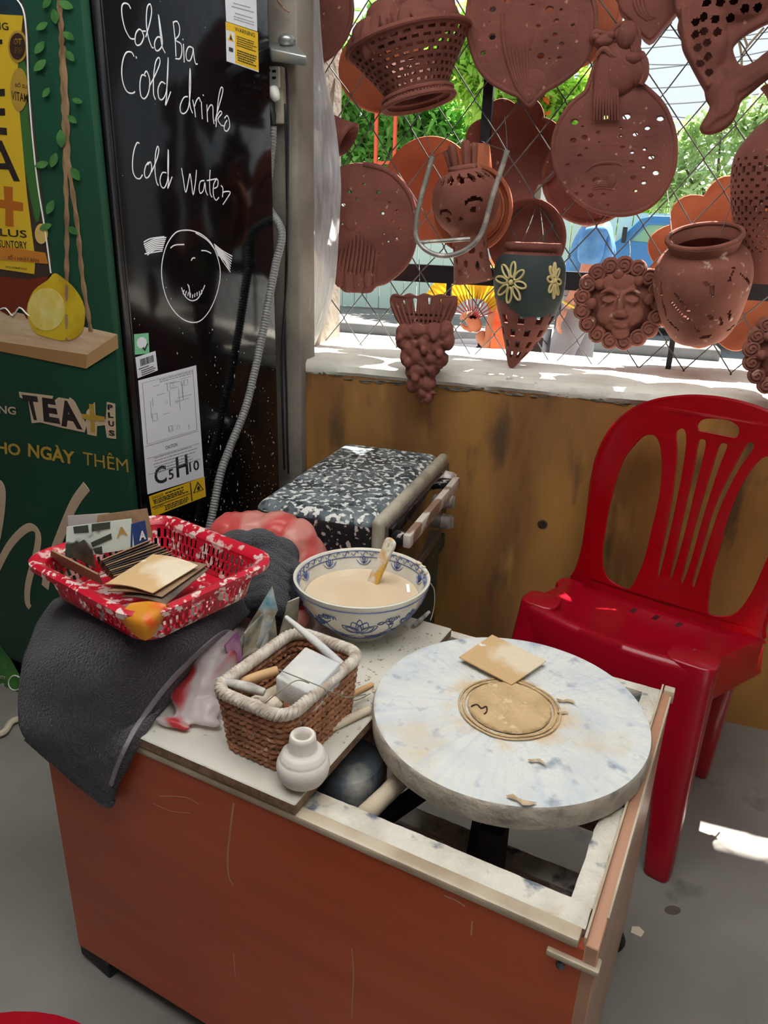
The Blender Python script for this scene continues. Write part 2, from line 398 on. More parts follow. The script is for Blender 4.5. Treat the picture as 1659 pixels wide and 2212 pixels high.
FC = [[(945,1178),(900,1190),(860,1240),(835,1310),(826,1390),(835,1470),(862,1550),(910,1615),(965,1648),(1020,1645),(1065,1600),(1100,1530),(1122,1450),(1126,1380),(1110,1310),(1080,1245),(1030,1200),(975,1180),(930,1180)],
[(872,1270),(895,1255),(942,1252)],[(1030,1283),(1055,1285),(1080,1297)],[(928,1472),(940,1505),(960,1530),(985,1540),(1010,1530),(1030,1500),(1048,1460)],[(978,1335),(985,1322),(998,1321)]]
FC += [[(960+i*12, 1526-abs(i-2)*5), (964+i*11, 1508-abs(i-2)*6)] for i in range(-2, 7)] + [[(960,1455),(968,1480),(972,1525)],[(966,1462),(974,1520)]]
FC += [[(735+i*3,1252+i*9),(790,1226+i*9),(850-i*3,1216+i*10)] for i in range(7)] + [[(735,1240),(770,1222),(840,1212)],[(740,1300),(830,1285)]]
FC += [[(1095+i*3,1250+i*9),(1140+i*2,1285+i*9),(1188-i*2,1312+i*13)] for i in range(7)] + [[(1000,1192),(1060,1230),(1100,1280)],[(1100,1268),(1135,1330),(1178,1392)]]
for L, lab in ((W1,'white handwriting Cold Bia'),(W2,'white handwriting Cold drinks'),(W3,'white handwriting Cold water')):
    strokes(L, 0, 0, fsc).build('handwriting', M_chalk, fr, label=lab)
strokes(FC, 0, 0, fsc).build('face_drawing', M_chalk, fr, label='white line drawing of a smiling face with hair tufts')
# ---- stickers on the side
def sticker(name, pix, m, lab, w=.0004): 
    mb = MB(); sheet(mb, SIDE, pix, w); return mb.build(name, m, fr, smooth=False, label=lab)
def lerp(a, b, t): return (a[0]+(b[0]-a[0])*t, a[1]+(b[1]-a[1])*t)
def quad_at(q, s, t):   # q: tl, tr, br, bl pixels
    return lerp(lerp(q[0], q[1], s), lerp(q[3], q[2], s), t)
def sub(q, s0, t0, s1, t1): return [quad_at(q, s0, t0), quad_at(q, s1, t0), quad_at(q, s1, t1), quad_at(q, s0, t1)]
def lines_on(mb, q, rows, w=.0011, seed=1, fill=.5):
    """small print: rows of short dashes"""
    rnd = random.Random(seed)
    for (t, s0, s1, h) in rows:
        s = s0
        while s < s1:
            e = min(s + rnd.uniform(.02, .07), s1)
            sheet(mb, SIDE, sub(q, s, t, e, t+h), w, .0003); s = e + .012
def word(mb, q, txt, w=.0013, bold=.01, pl=None):
    pl = pl or SIDE; tl, tr, br, bl = [pl.px(*p) for p in q]; quad_text(mb, txt, pl, (bl, br, tr, tl), w, bold)
def rows(t0, t1, n, s0, s1, h, seed): 
    r = random.Random(seed); return [(t0+(t1-t0)*i/n, s0+r.uniform(0,.03), s1-r.uniform(0,.25)*(s1-s0), h) for i in range(n)]
M_lab = mat('label white', (228,230,236), .4); M_laby = mat('label yellow', (236,192,30), .4); M_ink = mat('label ink', (40,40,44), .6); M_inkg = mat('label grey ink', (150,150,158), .6)
A = [(485,-18),(553,-2),(555,68),(488,46)]
a = sticker('paper_label', A, M_lab, 'white label at the top of the black side'); mb = MB()
lines_on(mb, A, [(.30,.25,.8,.035),(.42,.2,.9,.04),(.62,.3,.85,.03),(.74,.25,.9,.03),(.82,.25,.9,.03)], seed=2); mb.build('print', M_inkg, a, smooth=False)
A = [(487,47),(556,70),(558,156),(489,132)]
a = sticker('warning_label', A, M_lab, 'yellow and white warning label'); 
mb = MB(); sheet(mb, SIDE, sub(A,.0,.0,1,.2), .001, .0003); sheet(mb, SIDE, sub(A,.27,.2,1,.97), .001, .0003); sheet(mb, SIDE, [quad_at(A,.14,.24),quad_at(A,.24,.45),quad_at(A,.04,.45)], .001, .0003); mb.build('yellow_print', M_laby, a, smooth=False)
mb = MB(); word(mb, sub(A,.27,.05,.9,.16), 'WARNING', .0016); lines_on(mb, A, rows(.27,.55,5,.32,.95,.022,3)+rows(.62,.92,5,.32,.95,.03,4), .0016, 3)
sheet(mb, SIDE, [quad_at(A,.14,.29),quad_at(A,.19,.42),quad_at(A,.09,.42)], .0016,.0003); sheet(mb, SIDE, sub(A,.07,.62,.2,.72), .0016,.0003); mb.build('print', M_ink, a, smooth=False)
A = [(289,722),(320,719),(322,763),(291,766)]
a = sticker('energy_label', A, mat('label green', (120,200,150), .4), 'small green label with a tick')
mb = MB(); c = [quad_at(A,.5+.34*math.cos(t),.45+.28*math.sin(t)) for t in [2*PI*k/20 for k in range(20)]]; sheet(mb, SIDE, c, .001,.0003); mb.build('seal_print', M_lab, a, smooth=False)
mb = MB(); sheet(mb, SIDE, [quad_at(A,*p) for p in ((.5,.72),(.6,.66),(.68,.76),(.86,.5),(.94,.5),(.7,.88))], .0014,.0003); mb.build('tick_print', M_ink, a, smooth=False)
A = [(292,772),(335,758),(340,800),(297,817)]
a = sticker('barcode_label', A, M_lab, 'small white barcode label'); mb = MB(); rb = random.Random(5); s = .2
while s < .85:
    e = s + rb.choice((.012,.02,.03)); sheet(mb, SIDE, sub(A,s,.16,e,.5), .001,.0003); s = e + rb.choice((.012,.02))
lines_on(mb, A, [(.58,.1,.6,.05),(.70,.2,.8,.05),(.80,.2,.9,.05),(.90,.2,.85,.05)], .001, 6); mb.build('print', M_ink, a, smooth=False)
A = [(298,822),(423,789),(440,1030),(318,1068)]
a = sticker('data_sheet_label', A, M_lab, 'large white wiring diagram label'); mb = MB(); g = MB()
def frame_on(mb, q, th=.006, w=.001):
    for (s0,t0,s1,t1) in ((0,0,1,th),(0,1-th,1,1),(0,0,th*1.8,1),(1-th*1.8,0,1,1)): sheet(mb, SIDE, sub(q,s0,t0,s1,t1), w, .0003)
frame_on(g, sub(A,.06,.03,.94,.57)); rb = random.Random(9)
for i in range(26):
    s, t = rb.uniform(.1,.8), rb.uniform(.08,.5); k = rb.uniform(.03,.1)
    if i % 3 == 0: frame_on(g, sub(A,s,t,s+k,t+k*.7), .05)
    elif i % 3 == 1: sheet(g, SIDE, sub(A,s,t,min(s+k*3,.92),t+.004), .001,.0003)
    else: sheet(g, SIDE, sub(A,s,t,s+.008,min(t+k*2,.55)), .001,.0003)
lines_on(g, A, rows(.04,.075,2,.35,.95,.008,4)+rows(.70,.86,6,.15,.95,.008,12), .001, 8)
for t in (.58,.69,.83): sheet(g, SIDE, sub(A,.04,t,.96,t+.004), .001,.0003)
g.build('diagram_print', M_inkg, a, smooth=False)
word(mb, sub(A,.37,.63,.58,.66), 'CAUTION'); Bq = [(331,1008),(430,982),(434,1020),(335,1047)]
word(mb, [(331,1011),(357,1003),(360,1041),(334,1048)], 'C', .0013, .02); word(mb, [(362,1015),(373,1012),(375,1033),(364,1037)], '5', .0013, .02)
word(mb, [(378,988),(403,980),(407,1024),(381,1032)], 'H', .0013, .02); word(mb, [(407,999),(428,993),(430,1014),(409,1020)], '10', .0013, .02)
mb.build('print', M_ink, a, smooth=False)
A = [(321,1072),(441,1030),(444,1072),(328,1117)]
a = sticker('danger_label', A, M_laby, 'yellow danger label under the white one', .0006); mb = MB()
word(mb, sub(A,.05,.07,.25,.20), 'DANGER', .0014); lines_on(mb, A, rows(.10,.11,1,.28,.70,.06,1)+rows(.24,.48,3,.05,.70,.05,3)+rows(.68,.95,3,.24,.70,.05,4), .0014, 5); word(mb, sub(A,.05,.60,.24,.70), 'CAUTION', .0014)
sheet(mb, SIDE, sub(A,.02,.54,.72,.57), .0014,.0003); sheet(mb, SIDE, sub(A,.73,.04,.75,.96), .0014,.0003)
sheet(mb, SIDE, [quad_at(A,.87,.1),quad_at(A,.97,.62),quad_at(A,.77,.62)], .0014,.0003); mb.build('print', M_ink, a, smooth=False)
mb = MB(); sheet(mb, SIDE, [quad_at(A,.87,.22),quad_at(A,.945,.58),quad_at(A,.795,.58)], .002,.0003); b = mb.build('triangle_print', M_laby, a, smooth=False)
mb = MB(); sheet(mb, SIDE, [quad_at(A,*p) for p in ((.87,.3),(.9,.42),(.89,.54),(.85,.54),(.84,.42))], .0026,.0003); mb.build('flame_print', M_ink, a, smooth=False)
mb = MB(); rb = random.Random(23)
for k in range(620):
    y = 1130 - abs(rb.gauss(0, 190)); x = rb.uniform(252, 596)
    if y < 40 or (300 < x < 445 and 780 < y < 1115): continue
    u, v = SIDE.px(x, y)
    if not uF+.012 < u < -.004: continue
    r = .0006 + .0016*rb.random()**3; mb.ball(SIDE.at(u, v, .0003), (r*.5, r*.9, r*(1+1.6*rb.random()**2)), n=6)
mb.build('clay_spatter', mat('dried clay flecks', (206,204,198), .9), fr, label='white clay flecks on the lower black side')['kind'] = 'stuff'
# ---- printed picture on the green door
def fpr(name, m, shapes, lab=None, w=.001, sm=0):
    mb = MB()
    for pix in shapes:
        pts = [FRONT.px(*p) for p in pix]
        if sm: pts = [(v.x, v.y) for v in catmull([(a, b, 0) for a, b in pts], sm)]
        sheet(mb, FRONT, pts, w, .0004, raw=True)
    return mb.build(name, m, fr, smooth=False, label=lab)
fpr('bottle_print', mat('print bottle glass', (66,52,44), .4), [[(-60,-40),(20,-40),(48,0),(62,60),(66,180),(82,330),(100,480),(112,590),(60,612),(-60,600)]], 'printed brown drink bottle', .001, 3)
fpr('bottle_print', mat('print tea', (120,44,22), .4), [[(-60,590),(60,604),(105,596),(100,640),(60,690),(45,665),(20,682),(0,670),(-60,680)]], 'red tea base of the printed bottle', .0014)
fpr('leaf_print', mat('print aloe', (62,110,52), .5), [[(40,140),(60,150),(64,260),(78,340),(90,440),(80,480),(62,400),(48,300)]], 'green plant behind the printed bottle', .0014, 3)
lb = fpr('label_print', M_yel, [[(-60,28),(52,34),(40,150),(44,240),(60,420),(78,560),(76,592),(-60,572)]], 'yellow label of the printed bottle', .0018)
fpr('label_band', mat('print orange', (206,128,46), .5), [[(-60,522),(100,546),(106,570),(-60,556)]], None, .0022)
fpr('label_plus', mat('print orange brown', (184,104,30), .5), [[(10,402),(30,404),(30,434),(52,438),(52,456),(31,454),(32,490),(14,488),(14,450),(-10,448),(-10,430),(12,432)]], None, .0022)
fpr('label_crown', mat('print teal', (34,60,70), .5), [[(-60,-40),(40,-40),(52,34),(-60,28)]], None, .002)
for q, t in (([(-30,8),(20,10),(20,24),(-30,22)],'XANH'),([(-10,48),(20,50),(22,66),(-10,64)],'NG'),([(-34,84),(8,86),(8,96),(-34,94)],'-'),([(-34,196),(14,192),(18,292),(-34,286)],'E'),([(-30,306),(38,302),(46,392),(-30,388)],'A'),
               ([(-16,492),(60,498),(61,514),(-15,508)],'PLUS'),([(0,518),(60,522),(62,538),(0,534)],'SUNTORY'),([(20,549),(86,556),(87,568),(20,562)],'SỐ 1 NHẬT BẢN'),([(14,572),(60,577),(61,584),(14,580)],'THỰC PHẨM BỔ SUNG')):
    mb = MB(); word(mb, q, t, .0028, .01, FRONT); mb.build('label_lettering', M_dark, fr, smooth=False, label='dark lettering on the yellow bottle label')
sl = [(circ(41,101,21,24,35), M_gold, .0024), (circ(41,101,17,24,29), mat('print brown', (62,40,34), .5), .0028)]
for c, m, w in sl: fpr('seal_print', m, [c], None, w)
mb = MB(); word(mb, [(33,84),(50,84),(50,97),(33,97)], 'OT', .0032, .02, FRONT); word(mb, [(35,103),(52,103),(52,116),(35,116)], 'PP', .0032, .02, FRONT); mb.build('seal_lettering', M_yel, fr, smooth=False)
fpr('seal_print', M_gold, [circ(44,194,19,24,47)], None, .0024)
mb = MB(); word(mb, [(36,176),(62,180),(62,192),(36,188)], 'BỔ SU', .003, .01, FRONT); word(mb, [(28,196),(62,204),(64,222),(28,216)], 'VITAM', .003, .01, FRONT); mb.build('seal_lettering', M_dark, fr, smooth=False)
# outline of the bottle, plank swing, lemon, ropes, leaves
mb = MB(); P = [FRONT.pt(*p, .0024) for p in [(30,-10),(52,20),(60,80),(64,180),(72,290),(84,400),(100,500),(112,590)]]; mb.tube(catmull(P, 4, False), .0016, 5); mb.build('bottle_outline', M_white, fr)
mb = MB(); P = [FRONT.pt(*p, .0024) for p in [(-20,664),(0,668),(15,666),(30,682),(44,664),(60,678),(66,682)]]; mb.tube(catmull(P, 3, False), .0016, 5); mb.build('bottle_outline', M_white, fr)
fpr('plank_print', mat('print plank top', (226,196,160), .5, c2=(206,170,130), scale=14, stretch=(1,1,6)), [[(-60,655),(110,690),(255,722),(190,766),(-60,728)]], 'printed swing seat plank', .0012)
fpr('plank_print', mat('print plank side', (168,124,78), .5), [[(-60,728),(190,766),(255,722),(257,752),(188,796),(-60,746)]], None, .0016)
fpr('plank_print', mat('print plank end', (188,146,98), .5), [[(190,766),(255,722),(257,752),(188,796)]], None, .002)
fpr('lemon_print', mat('print lemon', (222,188,40), .5, c2=(200,160,30), scale=20), [[(105,605),(120,590),(140,602),(165,625),(185,665),(180,715),(150,735),(110,730),(75,715),(60,670),(75,628)]], 'printed yellow lemon', .0022, 3)
fpr('lemon_print', mat('print lemon cut', (232,204,96), .5, c2=(240,222,140), scale=30), [circ(103,668,40,26,46)], 'cut half of the printed lemon', .0026)
fpr('lemon_print', mat('print lemon slice', (226,190,110), .5), [circ(92,505,14,20,22)], None, .0026)
M_rope = mat('print rope', (166,132,98), .6, c2=(120,92,66), scale=60, stretch=(1,1,.5))
for R, w in (([(128,-20),(134,60),(136,140),(140,240),(142,330),(146,470),(146,600),(146,735)], .0032), ([(138,100),(146,240),(150,350),(168,480),(180,600),(198,715)], .0034)):
    mb = MB(); P = catmull([FRONT.pt(*p, .002) for p in R], 14, False); 
    mb.tube(P, [.0060+.0014*math.sin(i*1.1) for i in range(len(P))] , 6, flat=.12, up=FRONT.w); mb.build('rope_print', M_rope, fr, label='printed brown rope')
rb = random.Random(11)
for (x, y, a, s) in [(108,50,2.6,30),(100,90,2.2,34),(104,130,2.4,36),(120,20,1.4,34),(140,70,.6,30),(146,110,.9,30),(150,250,.7,26),(160,215,.3,24),(112,190,2.2,26),(135,280,1.5,40),(126,330,1.9,34),(110,352,2.9,32),(158,362,1.0,34),(120,432,2.0,34),(116,485,2.8,28),(150,490,.6,28),(130,5,.4,36),(115,-5,2.2,30)]:
    L = s; pts = []
    for t in [k/8 for k in range(9)]: pts.append((t*L, .26*L*math.sin(PI*t)**.8))
    for t in [k/8 for k in range(7, 0, -1)]: pts.append((t*L, -.26*L*math.sin(PI*t)**.8))
    mb = MB(); sheet(mb, FRONT, [FRONT.px(x+u*math.cos(a)-v*math.sin(a), y+u*math.sin(a)+v*math.cos(a)) for u, v in pts], .0044, .0003, raw=True)
    mb.build('leaf_print', mat('print leaf', (64,118,60), .5, c2=(96,150,80), scale=30), fr, smooth=False, label='printed green leaf on the rope')
# slogan
def fword(q, t, m, w=.0016, bold=.03, name='slogan_lettering', lab=None):
    mb = MB(); word(mb, q, t, w, bold, FRONT); return mb.build(name, m, fr, smooth=False, label=lab)
# outlined lettering TEA+ PLUS
fpr('slogan_backing', M_beige, [[(42,846),(116,855),(112,870),(128,858),(150,862),(152,858),(162,866),(186,912),(188,888),(206,868),(208,905),(230,905),(232,868),(250,872),(252,948),(232,945),(228,918),(211,920),(210,942),(190,938),(188,920),(184,934),(128,922),(88,912),(70,914),(62,865),(44,858)]], 'beige outline round the slogan', .0012)
fword([(48,852),(82,856),(90,908),(66,906)], 'T', M_dark, .0018, .05); fword([(92,858),(120,862),(132,916),(96,910)], 'E', M_dark, .0018, .05); fword([(128,862),(160,868),(180,928),(134,920)], 'A', M_dark, .0018, .05)
fpr('slogan_plus', M_gold, [[(194,872),(204,873),(206,896),(228,900),(228,910),(206,908),(207,934),(198,933),(197,907),(178,903),(178,893),(196,896)]], None, .002)
for q, t in (([(233,873),(245,874),(246,886),(234,885)],'P'),([(234,890),(246,891),(247,903),(235,902)],'L'),([(235,908),(248,910),(248,922),(236,920)],'U'),([(236,928),(249,930),(250,942),(237,941)],'S')): fword(q, t, M_dark, .0018, .05)
fword([(-22,862),(35,870),(36,896),(-20,890)], 'ẮNG', M_beige, .0016, .02)
fword([(-30,948),(45,960),(46,985),(-28,975)], 'CHO', M_gold); fword([(62,950),(162,968),(164,1004),(62,986)], 'NGÀY', M_gold); fword([(180,968),(276,984),(279,1020),(181,1003)], 'THÊM', M_gold, bold=0)
for P, r in (([(-20,1060),(0,1045),(6,1070),(-2,1140),(-25,1250),(-40,1300)],.012),([(-15,1250),(20,1180),(60,1140),(82,1150),(80,1190),(62,1260),(60,1300),(66,1312)],.010),([(188,1050),(160,1090),(130,1160),(108,1220),(98,1268)],.012)):
    mb = MB(); Q = catmull([FRONT.pt(*p, .0012) for p in P], 6, False); mb.tube(Q, r, 10, flat=.06, up=FRONT.w); mb.build('script_lettering', M_beige, fr, label='broad beige script stroke')
fpr('leaf_print', mat('print bottom leaf', (70,140,50), .5, c2=(40,96,40), scale=14), [[(-60,1380),(0,1392),(25,1425),(50,1470),(52,1530),(-60,1530)]], 'green leaf printed low on the door', .0012)
mb = MB(); word(mb, [(-20,1454),(14,1460),(14,1468),(-20,1462)], 'QUALITY', .0026, .01, FRONT); mb.build('label_lettering', M_white, fr, smooth=False, label='small white lettering low on the door')
mb = MB(); P = [FRONT.pt(34+14*math.cos(t), 1474+16*math.sin(t), .0026) for t in [k*PI/8 for k in range(2, 15)]]; mb.tube(P, .0016, 5); mb.build('logo_print', M_white, fr, label='white ring logo low on the door')
mb = MB(); word(mb, [(-10,1472),(12,1476),(12,1484),(-10,1480)], 'LIVE', .0026, .01, FRONT)
mb.build('label_lettering', M_white, fr, smooth=False, label='small white lettering low on the door')

# ================================================================ sockets, plugs and hoses on the pillar
YP = 1.80; PP = Plane((0, YP, 0), (1,0,0), (0,0,1))
M_sock = mat('socket plastic', (206,198,180), .5, c2=(170,160,140), scale=20); M_cord = mat('cord black', (26,26,28), .5); M_steel = mat('brushed steel', (168,170,168), .35, metal=.7)
def ppix(x0, y0, x1, y1, d0, d1):
    a = PP.px(x0, y1); b = PP.px(x1, y0); 
    return [Vector((x, y, z)) for z in (a[1], b[1]) for (x, y) in ((a[0], YP-d1), (b[0], YP-d1), (b[0], YP-d0), (a[0], YP-d0))]
so = thing('power_socket', PP.pt(602, 240), 'dirty white double power socket on the grey pillar', 'socket')
MB().hexa(ppix(576,146,618,270,0,.022)).build('back_box', M_sock, so, mods=[BEV(.004)])
MB().hexa(ppix(582,148,616,196,.022,.034)).build('socket_face', mat('socket white', (226,222,210), .5), so, mods=[BEV(.004)])
mb = MB()
for (x, y) in ((594,158),(606,160),(593,172),(606,174)): mb.hexa(ppix(x-4,y-3,x+4,y+3,.033,.0346))
mb.build('socket_hole', M_cord, so, smooth=False)
pl = thing('power_plug', PP.pt(612, 212, .04), 'taped white plug pushed into the pillar socket', 'plug')
mb = MB(); q = [PP.pt(606,196,.045), PP.pt(612,210,.05), PP.pt(620,226,.05)]; mb.tube(q, [.016,.015,.009], 12); mb.build('plug_body', M_white, pl, mods=[SUB(1)])
pl2 = thing('power_plug', PP.pt(588, 232, .03), 'black plug in the lowest outlet of the pillar socket', 'plug')
mb = MB(); q = [PP.pt(585,232,.025), PP.pt(592,234,.045), PP.pt(603,238,.055), PP.pt(611,258,.055), PP.pt(612,276,.055)]; mb.tube(q, [.022,.022,.014,.009,.007], 14); mb.build('plug_body', M_cord, pl2)
lv = thing('lamp_box', PP.pt(630, 130, .05), 'small grey metal lamp box on the pillar above the socket', 'lamp box')
mb = MB(); bq = [PP.pt(571,88,.004), PP.pt(622,122,.09), PP.pt(698,138,.09), PP.pt(640,92,.004)]
dn = [PP.pt(573,100,.004), PP.pt(622,150,.086), PP.pt(697,160,.086), PP.pt(640,114,.004)]
mb.hexa([dn[0], dn[1], dn[2], dn[3], bq[0], bq[1], bq[2], bq[3]]); mb.build('metal_cover', M_steel, lv, mods=[BEV(.004)])
mb = MB(); mb.ball(PP.pt(632, 94, .03), (.02,.02,.014), n=16); mb.build('cap', M_steel, lv)
# corrugated hose in front of the fridge side
def hose_path():
    P = [SIDE.pt(x, y, w) for x, y, w in ((436,1150,.02),(446,1100,.02),(462,1020,.02),(482,960,.022),(508,880,.03),(528,800,.03),(545,720,.03),(560,640,.03),(573,570,.03),(586,500,.03))]
    P += [PP.pt(x, y, w) for x, y, w in ((596,440,.05),(604,380,.055),(610,320,.055),(612,278,.055))]
    return catmull(P, 30, False)
P = hose_path(); mb = MB(); L = 0; rr = []
for i, p in enumerate(P):
    L += (p-P[i-1]).length if i else 0; rr.append(.0085 + .0011*math.sin(L*2*PI/.0062))
mb2 = MB(); 
def resample(P, step):
    R = [P[0]]; acc = 0
    for i in range(1, len(P)):
        d = (P[i]-P[i-1]).length
        while acc + d >= step and d > 1e-9:
            t = (step-acc)/d; q = P[i-1].lerp(P[i], t); R.append(q); P[i-1] = q; d = (P[i]-q).length; acc = 0
        acc += d
    return R
Q = resample(list(P), .0022); mb.tube(Q, [.0088 + (.0014 if i % 3 == 0 else 0) for i in range(len(Q))], 12)
tag(mb.build('corrugated_hose', mat('hose grey', (128,128,126), .45)), 'grey corrugated cable hose running down past the black fridge side', 'cable hose')
mb = MB(); mb.tube(resample(catmull([PP.pt(x, y, .03) for x, y in ((571,-30),(575,30),(577,92))], 8, False), .0022), .009, 10)
tag(mb.build('corrugated_hose', mat('hose grey', (128,128,126), .45)), 'short grey corrugated hose above the lamp box on the pillar', 'cable hose')
for k, (pts, lab) in enumerate((([(619,226),(622,280),(624,400),(625,480),(622,600),(620,700),(623,850),(625,960),(627,1020)], 'black cable hanging straight down the grey pillar from the white plug'),
    ([(626,150),(630,250),(629,400),(628,520),(627,600),(616,760),(618,900),(621,1010)], 'thin black cable on the grey pillar, right beside the hose'))):
    mb = MB(); mb.tube(catmull([PP.pt(x, y, .012+.008*k) for x, y in pts], 8, False), .0028, 8); tag(mb.build('power_cable', M_cord), lab, 'cable')
for k, pts in enumerate(([(596,-20),(610,10),(622,24),(634,32)],[(604,-20),(612,6),(622,20)])):
    mb = MB(); mb.tube(catmull([PP.pt(x, y, .02+.01*k) for x, y in pts], 8, False), .0016, 6); tag(mb.build('copper_wire', mat('copper wire', (150,96,64), .5)), ('longer' if k == 0 else 'shorter') + ' bare brown wire end sticking out at the top of the pillar', 'wire')
# ================================================================ chain-link window and the hanging terracotta
YF = 2.15
M_wire = mat('galvanised wire', (84,86,84), .6, metal=.3)
M_iron = mat('black iron', (18,20,28), .45)
M_tc = mat('terracotta', (134,80,68), .85, c2=(112,66,58), scale=9, bump=.15, bscale=120, sp=(196,150,128), spscale=60, splo=.66, sphi=.74, spec=.25)
M_tco = mat('terracotta backlit', (188,112,80), .85, c2=(168,96,68), scale=7, bump=.12, bscale=110, spec=.25, transl=.12)  # terracotta copy with back light put into its brighter orange colour
M_tcd = mat('terracotta dusty', (142,88,74), .85, c2=(122,72,60), scale=12, bump=.15, bscale=110, sp=(206,176,160), spscale=40, splo=.62, sphi=.72, spec=.25)
fe = thing('chain_link_fence', (0, YF, SILL), 'grey chain-link mesh with black iron rail filling the window opening above the low wall', 'fence')
def fence():
    mb = MB(); w, h = .116, .074; x0 = -.98; n = 38; rng = random.Random(3)
    for i in range(n):
        P = []; J = 24
        for j in range(J):
            sgn = 1 if (i+j) % 2 else -1
            x = x0 + i*w/2 + sgn*(w/4+.0012) + rng.uniform(-.002,.002); z = SILL-.006 + j*h
            x += .010*math.sin(z*5+1) ; z += .010*math.sin(x*6)
            y = YF + (.004 if (j % 4) < 2 else -.004)
            for k in (-1, 1): P.append((x - sgn*.004, y*1, z + k*.005)) if k == 2 else None
            P += [(x-sgn*.006, y+.0015*sgn, z-.007), (x, y, z), (x-sgn*.006, y-.0015*sgn, z+.007)]
        mb.tube(P, .0017, 6, cap=False)
    return mb
fence().build('wire_mesh', M_wire, fe)
a = ony(881, 588, YF+.03); b = ony(1587, 626, YF+.03); zr = (a.z+b.z)/2
mb = MB(); mb.box((.2, YF+.035, zr), (2.6, .03, .048)); mb.build('iron_rail', M_iron, fe, smooth=False)
for (x, y, top) in ((1052,250,1),(968,660,0),(1449,760,0)):
    q = ony(x, y, YF+.03); mb = MB()
    if top: mb.box((q.x, YF+.03, (zr+2.6)/2), (.026, .02, 2.6-zr))
    else: mb.box((q.x, YF+.03, (SILL-.005+zr)/2), (.014, .014, zr-SILL))
    mb.build('iron_post', M_iron, fe, smooth=False)

def pxs(x, y, Y): return (ony(x, y, Y)-CAM).dot(FW)/FPX
def zz(ox, oy, k): return lambda L: [(ox+x*k, oy+y*k) for x, y in L]
Z3 = zz(640, 0, .3128); Z4 = zz(1140, 0, .3128); Z5 = zz(640, 380, .3128); Z6 = zz(1140, 380, .3128)
def teardrops(pts, pl, r, seed, var=.3):
    rg = random.Random(seed); H = []; done = []
    for p in pts:
        u, v = pl.px(*p); a = rg.uniform(0, 2*PI); k = r*(1+rg.uniform(-var, var)); q = []
        near = min([math.hypot(u-x, v-y)-1.36*z for x, y, z in done] or [1])
        if near < .006: continue
        k = min(k, (near-.003)/1.36); done.append((u, v, k))
        for i in range(8):
            t = 2*PI*i/8; rad = k*(1+.35*math.cos(t)); q.append((u+rad*math.cos(t+a), v+.75*rad*math.sin(t+a)))
        H.append(q)
    return H
def hang(o, *segs):
    for a, b in segs:
        mb = MB(); mb.tube(catmull([a, (Vector(a)+Vector(b))/2 + Vector((.002,0,-.002)), b], 3, False), .0009, 5); mb.build('hanging_wire', M_wire, o)
def plate(name, Y, outline, holes, thick, m, label, cat, rim=0, hole_r=.008, seed=1, relief=None, sm=4, bev=.003, raw=False, rimrange=None):
    pl = ZP(Y); pts = outline if raw else [pl.px(*p) for p in outline]
    if sm: pts = [(v.x, v.y) for v in catmull([(a, b, 0) for a, b in pts], sm)]
    H = teardrops(holes, pl, hole_r, seed)
    mb = MB(); mb.merge(flat_mesh(pts, H, thick, bev), pl.mat())
    if rim:
        sel = pts if not rimrange else pts[int(len(pts)*rimrange[0]):int(len(pts)*rimrange[1])]
        mb.tube([pl.at(p[0], p[1], thick*.3) for p in sel], rim, 8, closed=not rimrange)
    if relief: relief(mb, pl)
    c = pl.at(sum(p[0] for p in pts)/len(pts), sum(p[1] for p in pts)/len(pts), 0)
    o = mb.build(name, m, None, origin=c, ang=50); return tag(o, label, cat)
def strand(mb, pl, pix, r0, r1, w=.008, n=7, flat=1):
    P = catmull([pl.pt(x, y, w) for x, y in pix], 5, False); N = len(P)
    mb.tube(P, [max(.0006, r0+(r1-r0)*abs(2*i/(N-1)-1)) for i in range(N)], n, flat=flat)
def blobs(mb, pl, L):
    for (x, y, rx, ry, rw, w) in L:
        s = pxs(x, y, pl.P.y); mb.ball(pl.pt(x, y, w), (rx*s, rw, ry*s), n=16)
def fuse(mb, name, m, vox, label, cat, mods=(), parent=None, origin=None):
    o = mb.build(name, m, parent, mods=[REM(vox), SMO(3)] + list(mods), origin=origin, ang=180)
    return tag(o, label, cat) if not parent else o
# hair plate behind the plastic sheet
def rel_a(mb, pl):
    for i in range(11):
        x = 726 + i*8.5; t = i/10
        strand(mb, pl, [(x+12-6*t, 500+abs(i-5)*9), (x+6, 545), (x-2+3*t, 590), (x+1, 612+9*math.sin(PI*t))], .0055, .003, .009)
    blobs(mb, pl, [(735,598,14,22,.012,.004),(757,608,14,24,.013,.004),(778,610,13,22,.013,.004),(798,602,12,18,.012,.004)])
    blobs(mb, pl, [(760,470,22,30,.010,.002)])
tc = plate('wall_plate', 2.05, [(786,355),(840,370),(880,410),(899,465),(897,520),(878,570),(838,606),(812,615),(800,630),(770,630),(745,628),(732,612),(726,600),(700,570),(676,520),(668,470),(680,415),(715,375),(750,358)],
  Z5([(365,115),(410,120),(432,162),(330,195),(378,240),(316,325),(360,325),(578,118),(543,165),(645,183),(593,260),(697,240),(718,283),(607,308),(678,315),(665,372),(720,372),(608,405),(692,427),(640,450),(750,395),(470,60),(560,70)]),
  .012, M_tc, 'round terracotta plate with long carved hair at its foot, half behind the plastic sheet', 'pottery', rim=.007, hole_r=.0085, relief=rel_a, rimrange=(.0,.40))
hang(tc, (ony(800,360,2.05), ony(797,330,YF)))
